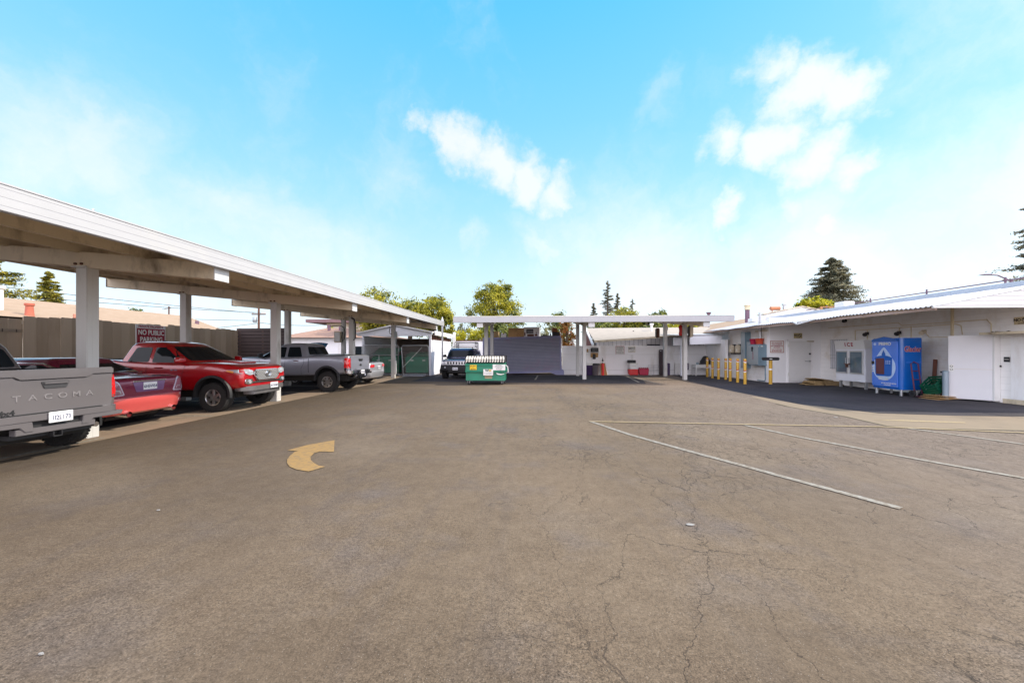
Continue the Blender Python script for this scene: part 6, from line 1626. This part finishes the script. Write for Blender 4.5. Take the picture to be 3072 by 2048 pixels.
    conifer('cypress_tree', 'golden green pointed cypress above the tan roof', -56.1, 40, 10.8, 2, 2.4, L_CYP, 22, 150, 26, .32, .3, .25)
    conifer('conifer_tree', 'dark layered conifer at the left edge behind the tan roof', -55, 35, 11.5, 3, 5.0, L_CYP, 23, 40, 40, .32, .06, .35)
    leafy('shrub', 'yellow shrub in front of the beige two storey building', 'shrub', -21.8, 38.8, [(0, 0, 2.9, 1.3, .8, 1.3)], 2000, .24, L_YEL, 24)
    leafy('tree', 'distant round tree top just over the tan roof ridge', 'tree', -68, 60, [(0, 0, 7.9, 1.3, 1.1, .9)], 700, .4, L_DEEP, 25)

# ------------------------------------------------------------------ ground
def asphalt(name, old=True):
    m, nt, b = new_mat(name); N, L = nt.nodes, nt.links
    tc = N.new('ShaderNodeTexCoord'); P = tc.outputs['Object']
    def noise(scale, detail=4, rough=.55, vec=P, dist=0):
        n = N.new('ShaderNodeTexNoise'); n.inputs['Scale'].default_value = scale; n.inputs['Detail'].default_value = detail
        n.inputs['Roughness'].default_value = rough; n.inputs['Distortion'].default_value = dist; L.new(vec, n.inputs['Vector']); return n.outputs['Fac']
    def ramp(v, a, c, x=0., y=1.):
        r = N.new('ShaderNodeMapRange'); L.new(v, r.inputs[0]); r.inputs[1].default_value = a; r.inputs[2].default_value = c; r.inputs[3].default_value = x; r.inputs[4].default_value = y; return r.outputs[0]
    def mix(f, a, c, mode='MIX'):
        r = N.new('ShaderNodeMix'); r.data_type = 'RGBA'; r.blend_type = mode
        for s, k in ((f, 0), (a, 6), (c, 7)):
            if isinstance(s, tuple): r.inputs[k].default_value = rgba(s)
            elif isinstance(s, (int, float)): r.inputs[k].default_value = s
            else: L.new(s, r.inputs[k])
        return r.outputs[2]
    def mth(op, a, c=None):
        r = N.new('ShaderNodeMath'); r.operation = op
        for s, k in ((a, 0), (c, 1)):
            if s is None: continue
            if isinstance(s, (int, float)): r.inputs[k].default_value = s
            else: L.new(s, r.inputs[k])
        return r.outputs[0]
    sp = N.new('ShaderNodeSeparateXYZ'); L.new(P, sp.inputs[0]); X, Yy = sp.outputs[0], sp.outputs[1]
    if old:
        col = mix(ramp(noise(.35, 5), .35, .65), (.141, .107, .073), (.181, .138, .095))
        col = mix(ramp(noise(.9, 6, .6), .52, .7, 0, .7), col, (.125, .108, .102))
        # worn paler and greyer towards the right front, smooth dark brown seal to the left
        wx = mth('ADD', X, mth('MULTIPLY', noise(.5, 5), 3.)); 
        col = mix(ramp(wx, 3.5, 8., 0, .75), col, (.19, .153, .126))
        col = mix(ramp(wx, -6.6, .6, .85, 0), col, (.074, .057, .042))
        st = N.new('ShaderNodeMapping'); st.inputs['Scale'].default_value = (.35, 1.6, 1); L.new(P, st.inputs[0])
        col = mix(ramp(noise(.8, 6, .6, st.outputs[0], .6), .55, .75, 0, .55), col, (.12, .1, .085))
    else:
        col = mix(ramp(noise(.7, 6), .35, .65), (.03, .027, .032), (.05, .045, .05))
    if old:
        mid = noise(2.6, 8, .7); col = mix(ramp(mid, .3, .7, 0, .5), col, mix(1., col, (.74, .7, .66), 'MULTIPLY'))
        tr = N.new('ShaderNodeMapping'); tr.inputs['Rotation'].default_value = (0, 0, rad(24)); tr.inputs['Scale'].default_value = (2.2, .16, 1); L.new(P, tr.inputs[0])
        col = mix(ramp(noise(1.1, 5, .6, tr.outputs[0], .8), .54, .72, 0, .4), col, (.1, .082, .07))
        pt = noise(.42, 2, .4); col = mix(ramp(pt, .55, .68, 0, .3), col, (.21, .172, .13))
        mo = noise(7.5, 6, .65); col = mix(ramp(mo, .3, .7, .0, .6), mix(1., col, (1.13, 1.12, 1.1), 'MULTIPLY'), mix(1., col, (.72, .69, .66), 'MULTIPLY'))
        spots = noise(1.9, 2, .3); col = mix(ramp(spots, .69, .78, 0, .4), col, (.07, .058, .05))
    if old:
        cz = mth('ADD', Yy, mth('MULTIPLY', noise(1.3, 5), -1.6)); col = mix(ramp(cz, .9, 1.7, .55, 0), col, mix(1., col, (.68, .66, .66), 'MULTIPLY'))
    # aggregate
    g1, g2, g3 = noise(95, 3, .6), noise(34, 4, .6), noise(210, 2)
    grain = mth('ADD', mth('MULTIPLY', ramp(g1, .34, .66, -.5, .5), .62), mth('ADD', mth('MULTIPLY', ramp(g2, .35, .65, -.5, .5), .42), mth('MULTIPLY', ramp(g3, .35, .65, -.5, .5), .3)))
    near = mth('MULTIPLY', ramp(Yy, 1.4, 5, 1.25, .42), ramp(noise(.8, 5, .6), .35, .62, .55, 1.25))
    gm = mth('ADD', 1., mth('MULTIPLY', grain, near if old else .5))
    gc = N.new('ShaderNodeCombineColor')
    for i in range(3): L.new(gm, gc.inputs[i])
    col = mix(1., col, gc.outputs[0], 'MULTIPLY')
    vp = N.new('ShaderNodeTexVoronoi'); vp.inputs['Scale'].default_value = 55; L.new(P, vp.inputs['Vector'])
    col = mix(ramp(vp.outputs['Distance'], .05, .16, .5, 0), col, (.46, .42, .36))
    if old:
        wn = N.new('ShaderNodeTexNoise'); wn.inputs['Scale'].default_value = 2.2; wn.inputs['Detail'].default_value = 6; wn.inputs['Roughness'].default_value = .6; L.new(P, wn.inputs['Vector'])
        wv = N.new('ShaderNodeVectorMath'); wv.operation = 'MULTIPLY_ADD'; L.new(wn.outputs['Color'], wv.inputs[0]); wv.inputs[1].default_value = (.55, .55, 0); L.new(P, wv.inputs[2])
        rm = N.new('ShaderNodeMapping'); rm.inputs['Rotation'].default_value = (0, 0, rad(52)); rm.inputs['Scale'].default_value = (1.5, .62, 1); L.new(wv.outputs[0], rm.inputs[0])
        def crack(scale, width, msk):
            v = N.new('ShaderNodeTexVoronoi'); v.feature = 'DISTANCE_TO_EDGE'; v.inputs['Scale'].default_value = scale; L.new(rm.outputs[0], v.inputs['Vector'])
            return mth('MULTIPLY', ramp(v.outputs['Distance'], width * .45, width, 1, 0), msk)
        right = ramp(wx, -.5, 3, 0, 1)
        c1 = crack(.95, .0042, mth('MULTIPLY', ramp(noise(.45, 3), .34, .46), mth('MAXIMUM', right, .18)))
        c2 = crack(2.4, .009, mth('MULTIPLY', ramp(noise(.7, 4), .5, .6), mth('MAXIMUM', right, .25)))
        c3 = crack(7., .045, mth('MULTIPLY', ramp(noise(.5, 5, .6), .42, .56), mth('MULTIPLY', ramp(Yy, 3.2, 5.5), mth('MAXIMUM', right, .3))))
        ck = mth('MAXIMUM', c1, mth('MAXIMUM', mth('MULTIPLY', c2, .85), mth('MULTIPLY', c3, .7)))
        col = mix(mth('MULTIPLY', ck, .66), col, (.03, .024, .02))
        hgt = mth('SUBTRACT', mth('MULTIPLY', grain, .35), mth('MULTIPLY', ck, .8))
    else:
        hgt = mth('MULTIPLY', grain, .3)
    L.new(col, b.inputs['Base Color']); setp(b, Roughness=.92); b.inputs['Specular IOR Level'].default_value = .25
    bp = N.new('ShaderNodeBump'); bp.inputs['Strength'].default_value = .55; bp.inputs['Distance'].default_value = .012
    L.new(hgt, bp.inputs['Height']); L.new(bp.outputs[0], b.inputs['Normal'])
    return m

def line_poly(pts, w):
    P = [Vector(p) for p in pts]; a, b_ = [], []
    for i, p in enumerate(P):
        d = (P[min(i + 1, len(P) - 1)] - P[max(0, i - 1)]).normalized(); n = Vector((-d.y, d.x)) * w / 2
        a.append(p + n); b_.append(p - n)
    return a, b_

def paint_line(name, pts, w, mat, z=.008):
    a, b_ = line_poly(pts, w); m = MB()
    for i in range(len(a) - 1):
        m.poly([(a[i].x, a[i].y, z), (b_[i].x, b_[i].y, z), (b_[i + 1].x, b_[i + 1].y, z), (a[i + 1].x, a[i + 1].y, z)])
    return struct(m, name, mat, fix=False)

def flat(name, pts, z, mat):
    m = MB().poly([(x, y, z) for x, y in pts])
    return struct(m, name, mat)

def worn_paint(name, col, under, lo=.42, hi=.6, scale=14.):
    m, nt, b = new_mat(name); N, L = nt.nodes, nt.links
    tc = N.new('ShaderNodeTexCoord')
    n = N.new('ShaderNodeTexNoise'); n.inputs['Scale'].default_value = scale; n.inputs['Detail'].default_value = 8; n.inputs['Roughness'].default_value = .7; L.new(tc.outputs['Object'], n.inputs['Vector'])
    r = N.new('ShaderNodeMapRange'); r.inputs[1].default_value = lo; r.inputs[2].default_value = hi; L.new(n.outputs['Fac'], r.inputs[0])
    x = N.new('ShaderNodeMix'); x.data_type = 'RGBA'; L.new(r.outputs[0], x.inputs[0]); x.inputs[6].default_value = rgba(under); x.inputs[7].default_value = rgba(col)
    L.new(x.outputs[2], b.inputs['Base Color']); setp(b, Roughness=.8)
    return m

m_scrap = M('scrap_paper', (.3, .29, .27), .8)

def build_ground():
    A = asphalt('old_asphalt'); D = asphalt('shade_dark_asphalt', False)  # D: near-black tone with cast shade put into its colour
    struct(MB().poly([(-300, -60, 0), (300, -60, 0), (300, 400, 0), (-300, 400, 0)]), 'ground', A)
    conc = M('stall_concrete', (.25, .185, .13), .9, var=.2, scale=2.5, bump=.4, bscale=70, dirt=(.15, .12, .1), dlo=.5, dhi=.75, dscale=1.4)
    flat('parking_strip', [(-9.0, -6), (-7.68, -6), (-7.72, 6), (-7.75, 14), (-7.7, 22.6), (-9.0, 22.6), (-8.92, 12)], .004, conc)
    flat('parking_bay_shade', [(-15, -6), (-9.0, -6), (-8.92, 12), (-9.0, 22.6), (-15, 22.6)], .004, asphalt('bay_shade_asphalt', False))  # dark floor paints the carport roof's shade, edged where the shadow ends
    flat('driveway_shade', [(8.05, 11.6), (8.9, 10.0), (10.5, 9.72), (30, 9.4), (30, 10.95), (14.5, 10.95), (14.5, 19.4), (12, 19.4), (12, 23.3), (11.78, 23.3), (11.78, 25.4), (9.4, 25.4), (8.9, 22.5), (8.3, 20), (7.95, 15)], .004, D)  # dark sheet shaped to the store canopy's shadow, deepening it by colour
    flat('far_carport_shade', [(-6.55, 23.7), (-6.4, 19.2), (-2, 18.7), (5.6, 18.5), (6.05, 20.5), (6.0, 24.9), (-6.5, 25.1), (-6.5, 30.2), (-6.6, 30.2)], .004, D)  # painted shade under the far carport, kept inside its roof shadow
    ap = M('apron_concrete', (.215, .165, .108), .9, var=.14, scale=1.5, bump=.3, bscale=60, dirt=(.14, .11, .075), dlo=.52, dhi=.8, dscale=1.1)
    flat('concrete_apron', [(7.62, 13.4), (7.38, 11.0), (7.66, 9.5), (7.56, 8.3), (7.9, 8.1), (9.9, 7.98), (30, 7.5), (30, 9.38), (10.5, 9.7), (8.88, 9.98), (8.03, 11.6), (7.9, 13.4)], .004, ap)
    seam = M('joint_dirt', (.035, .04, .015), .95)
    paint_line('seam', [(7.36, 11.6), (7.36, 11.0), (7.64, 9.5), (7.55, 8.3), (7.9, 8.09), (9.9, 7.96), (14, 7.86)], .03, seam, .006)
    paint_line('seam', [(8.6, 14.0), (10.6, 10.4)], .025, seam, .008)
    WH = worn_paint('white_line_paint', (.3, .285, .245), (.18, .145, .105), .4, .62); YE = worn_paint('yellow_line_paint', (.36, .27, .13), (.24, .19, .125), .35, .62)
    YA = worn_paint('arrow_paint', (.31, .19, .065), (.21, .145, .072), .36, .54, 11.)
    paint_line('parking_line', [(1.34, 8.43), (1.88, 7.15), (2.36, 6.28), (2.79, 5.56), (3.3, 4.69), (3.74, 3.96)], .1, WH)
    paint_line('parking_line', [(4.57, 8.22), (4.98, 7.09), (5.39, 6.32), (5.8, 5.58), (6.3, 4.8), (7, 3.7)], .1, WH)
    paint_line('parking_line', [(7.76, 8.07), (8.41, 6.79), (9.2, 5.2)], .1, WH)
    paint_line('parking_line', [(1.29, 8.46), (4.63, 8.3), (7.28, 8.2), (9.56, 7.74), (12, 7.4)], .09, YE, .012)
    for y in (8.72, 11.3, 13.85, 16.4, 19.0): paint_line('parking_line', [(-14.2, y), (-7.8, y - .05)], .1, WH)
    paint_line('parking_line', [(-7.86, 1.5), (-7.88, 6.4)], .1, WH)
    paint_line('parking_line', [(6.02, 24), (5.43, 19.1)], .1, WH); paint_line('parking_line', [(6.3, 23.7), (6.1, 18.5)], .1, WH); paint_line('parking_line', [(.38, 24.2), (.18, 20.6)], .1, WH)
    AR = [(-3.93, 5.74), (-3.81, 6.08), (-3.53, 6.44), (-3.13, 5.69), (-3.37, 5.7), (-3.4, 5.61), (-3.34, 5.41), (-3.22, 5.23), (-3.08, 5.09), (-2.97, 5.0), (-2.85, 4.96), (-2.9, 4.84), (-2.96, 4.75), (-3.16, 4.81), (-3.34, 4.93), (-3.48, 5.08), (-3.6, 5.26), (-3.69, 5.46), (-3.75, 5.66), (-3.72, 5.7)]
    m = MB().poly([(x, y, .008) for x, y in AR]); struct(m, 'painted_arrow', YA)
    flat('paint_patch', [(7.9, 9.05), (8.5, 8.85), (9.6, 8.72), (9.7, 8.85), (8.7, 9.05)], .008, YE)
    # litter
    for k, (x, y, s, lab) in enumerate(((1.45, 3.48, .04, 'scrap of white paper lying on the cracked asphalt in front of the parking lines'), (7.3, 9.3, .06, 'tiny white scrap beside the concrete apron edge'), (-2.58, 1.81, .016, 'small pale scrap on the asphalt at the lower left'), (-3.74, 3.51, .022, 'faint pale scrap on the asphalt below the yellow arrow'))):
        r = random.Random(k); pts = [(x + s * math.cos(a) * r.uniform(.6, 1.1), y + s * .6 * math.sin(a) * r.uniform(.6, 1.1)) for a in [i * 2 * PI / 7 for i in range(7)]]
        m = MB().prism([(a, c, .006) for a, c in pts], (0, 0, .006)); solo(m, 'paper_scrap', m_scrap, lab, 'litter')

# ------------------------------------------------------------------ light, sky, camera
SUNL = Vector((-3.4, -.6, -3.1)).normalized()

def build_world():
    w = bpy.data.worlds.new('World'); S.world = w; w.use_nodes = True
    nt = w.node_tree; N, L = nt.nodes, nt.links; N.clear()
    out = N.new('ShaderNodeOutputWorld')
    sky = N.new('ShaderNodeTexSky'); sky.sky_type = 'NISHITA'; sky.sun_disc = False
    d = -SUNL
    sky.sun_elevation = math.asin(d.z); sky.sun_rotation = math.atan2(d.x, d.y)
    sky.air_density = 1.; sky.dust_density = .6
    bg1 = N.new('ShaderNodeBackground'); bg1.inputs[1].default_value = .05; L.new(sky.outputs[0], bg1.inputs[0])
    tc = N.new('ShaderNodeTexCoord'); dirv = tc.outputs['Generated']
    nm = N.new('ShaderNodeVectorMath'); nm.operation = 'NORMALIZE'; L.new(dirv, nm.inputs[0]); dirv = nm.outputs[0]
    sp = N.new('ShaderNodeSeparateXYZ'); L.new(dirv, sp.inputs[0])
    cr = N.new('ShaderNodeValToRGB'); L.new(sp.outputs[2], cr.inputs[0])
    E = cr.color_ramp.elements
    def lin(c): return tuple(((v / 255) / 12.92 if v / 255 <= .04045 else ((v / 255 + .055) / 1.055) ** 2.4) for v in c)
    stops = [(0, (222, 234, 248)), (.1, (214, 236, 251)), (.22, (196, 234, 252)), (.36, (160, 224, 252)), (.52, (124, 211, 252)), (.68, (86, 200, 253)), (1, (30, 130, 225))]
    while len(E) < len(stops): E.new(.5)
    for el, (p, c) in zip(E, stops): el.position = p; el.color = rgba(lin(c))
    def noise(scale, det, rough=.55, vec=dirv):
        n = N.new('ShaderNodeTexNoise'); n.inputs['Scale'].default_value = scale; n.inputs['Detail'].default_value = det; n.inputs['Roughness'].default_value = rough; L.new(vec, n.inputs['Vector']); return n
    n1 = noise(4.5, 8, .6)
    wv = N.new('ShaderNodeVectorMath'); wv.operation = 'MULTIPLY_ADD'; L.new(n1.outputs['Color'], wv.inputs[0]); wv.inputs[1].default_value = (.26, .26, .26)
    of = N.new('ShaderNodeVectorMath'); of.operation = 'SUBTRACT'; L.new(dirv, of.inputs[0]); of.inputs[1].default_value = (.13, .13, .13); L.new(of.outputs[0], wv.inputs[2])
    def blobs(lst):
        cur = None
        for (c, r, s) in lst:
            ds = N.new('ShaderNodeVectorMath'); ds.operation = 'DISTANCE'; L.new(wv.outputs[0], ds.inputs[0]); ds.inputs[1].default_value = Vector(c).normalized()
            mr = N.new('ShaderNodeMapRange'); mr.interpolation_type = 'SMOOTHSTEP'; L.new(ds.outputs['Value'], mr.inputs[0])
            mr.inputs[1].default_value = 0; mr.inputs[2].default_value = r; mr.inputs[3].default_value = s; mr.inputs[4].default_value = 0
            if cur is None: cur = mr.outputs[0]
            else:
                mx = N.new('ShaderNodeMath'); mx.operation = 'MAXIMUM'; L.new(cur, mx.inputs[0]); L.new(mr.outputs[0], mx.inputs[1]); cur = mx.outputs[0]
        return cur
    K = CLOUDS
    puff = blobs(K[0]); haze = blobs(K[1])
    n2 = noise(9, 9, .6, wv.outputs[0]); n3 = noise(4.2, 9, .62, wv.outputs[0])
    def mth(op, a, b_, c=None):
        m = N.new('ShaderNodeMath'); m.operation = op
        for i, s in enumerate((a, b_, c)):
            if s is None: continue
            if isinstance(s, (int, float)): m.inputs[i].default_value = s
            else: L.new(s, m.inputs[i])
        return m.outputs[0]
    pm = N.new('ShaderNodeMapRange'); pm.interpolation_type = 'SMOOTHSTEP'; L.new(mth('ADD', puff, mth('MULTIPLY', mth('SUBTRACT', n2.outputs['Fac'], .5), .9)), pm.inputs[0])
    pm.inputs[1].default_value = .12; pm.inputs[2].default_value = .85; pm.inputs[3].default_value = 0; pm.inputs[4].default_value = .97
    hm = N.new('ShaderNodeMapRange'); hm.interpolation_type = 'SMOOTHSTEP'; L.new(mth('ADD', haze, mth('MULTIPLY', mth('SUBTRACT', n3.outputs['Fac'], .5), 1.5)), hm.inputs[0])
    hm.inputs[1].default_value = .02; hm.inputs[2].default_value = 1.05; hm.inputs[3].default_value = 0; hm.inputs[4].default_value = .8
    tot = mth('MAXIMUM', pm.outputs[0], hm.outputs[0])
    mx = N.new('ShaderNodeMix'); mx.data_type = 'RGBA'; L.new(tot, mx.inputs[0]); L.new(cr.outputs[0], mx.inputs[6]); mx.inputs[7].default_value = rgba(lin((246, 249, 253)))
    bk = N.new('ShaderNodeMapRange'); L.new(sp.outputs[1], bk.inputs[0]); bk.inputs[1].default_value = .2; bk.inputs[2].default_value = -.4; bk.inputs[3].default_value = 0; bk.inputs[4].default_value = .85
    mb_ = N.new('ShaderNodeMix'); mb_.data_type = 'RGBA'; L.new(bk.outputs[0], mb_.inputs[0]); L.new(mx.outputs[2], mb_.inputs[6]); mb_.inputs[7].default_value = (BACK_FILL[0], BACK_FILL[1], BACK_FILL[2], 1); mx = mb_
    bg2 = N.new('ShaderNodeBackground'); bg2.inputs[1].default_value = SKYK; L.new(mx.outputs[2], bg2.inputs[0])
    ad = N.new('ShaderNodeAddShader'); L.new(bg1.outputs[0], ad.inputs[0]); L.new(bg2.outputs[0], ad.inputs[1]); L.new(ad.outputs[0], out.inputs[0])
    su = bpy.data.lights.new('sun', 'SUN'); su.energy = SUNE; su.angle = rad(.5); su.color = (1, .9, .74)
    o = bpy.data.objects.new('sun', su); COL.objects.link(o); o.rotation_euler = SUNL.to_track_quat('-Z', 'Y').to_euler(); o.location = (10, 5, 20)
    cam = bpy.data.cameras.new('camera'); cam.lens = 13.; cam.sensor_width = 36.; cam.sensor_fit = 'HORIZONTAL'; cam.shift_y = .00934; cam.clip_end = 2000; cam.clip_start = .05
    c = bpy.data.objects.new('camera', cam); COL.objects.link(c); c.location = (0, 0, 1.6); c.rotation_euler = (PI / 2, 0, rad(3.096)); S.camera = c
    S.view_settings.view_transform = 'Standard'; S.view_settings.look = 'None'; S.view_settings.exposure = 0; S.view_settings.gamma = 1
    S.render.engine = 'CYCLES'
    S.cycles.max_bounces = 6; S.cycles.diffuse_bounces = 3; S.cycles.glossy_bounces = 3; S.cycles.transparent_max_bounces = 8; S.cycles.use_denoising = True

SUNE, SKYK = 5., .95
BACK_FILL = (2.9, 2.72, 2.95)  # unseen sky behind the camera brightened as added fill for shaded walls
def pxdir(u, v):      # a direction in the sky
    X, Z = (u - 1176) / 849.3, (806 - v) / 849.3; s_, c_ = math.sin(rad(3.096)), math.cos(rad(3.096))
    return (X * c_ - s_, X * s_ + c_, Z)
CLOUDS = ([(pxdir(985, 285), .07, .8), (pxdir(1050, 330), .1, .9), (pxdir(1130, 375), .12, 1.), (pxdir(1210, 410), .12, 1.), (pxdir(1285, 445), .1, .8),
           (pxdir(1745, 170), .08, .8), (pxdir(1820, 215), .11, .9), (pxdir(1900, 235), .1, .9), (pxdir(1965, 230), .06, .7), (pxdir(1665, 325), .08, .8), (pxdir(1765, 340), .1, .9), (pxdir(1860, 375), .1, .9), (pxdir(1940, 400), .09, .8),
           (pxdir(1650, 490), .07, .8), (pxdir(1860, 495), .07, .7), (pxdir(1930, 530), .09, .8), (pxdir(1080, 560), .08, .45), (pxdir(1250, 560), .14, .5)],
          [(pxdir(60, 320), .2, .8), (pxdir(200, 320), .18, .8), (pxdir(110, 225), .08, .5), (pxdir(2330, 480), .4, .75), (pxdir(2250, 60), .25, .6), (pxdir(1430, 660), .42, .9), (pxdir(700, 600), .42, .7), (pxdir(300, 620), .4, .6), (pxdir(600, 520), .3, .6), (pxdir(850, 430), .2, .5), (pxdir(1900, 640), .36, .8), (pxdir(1500, 240), .08, .4), (pxdir(300, 500), .25, .5)])

# ------------------------------------------------------------------ put it together
build_world(); build_ground(); build_carports(); build_left(); build_shed(); build_dumpster(); build_far(); build_leanto(); build_store(); build_store_things(); build_trees()
rear_pickup('grey'); saloon('maroon'); red_pickup(); rear_pickup('silver'); saloon('silver'); saloon('blue'); suv()
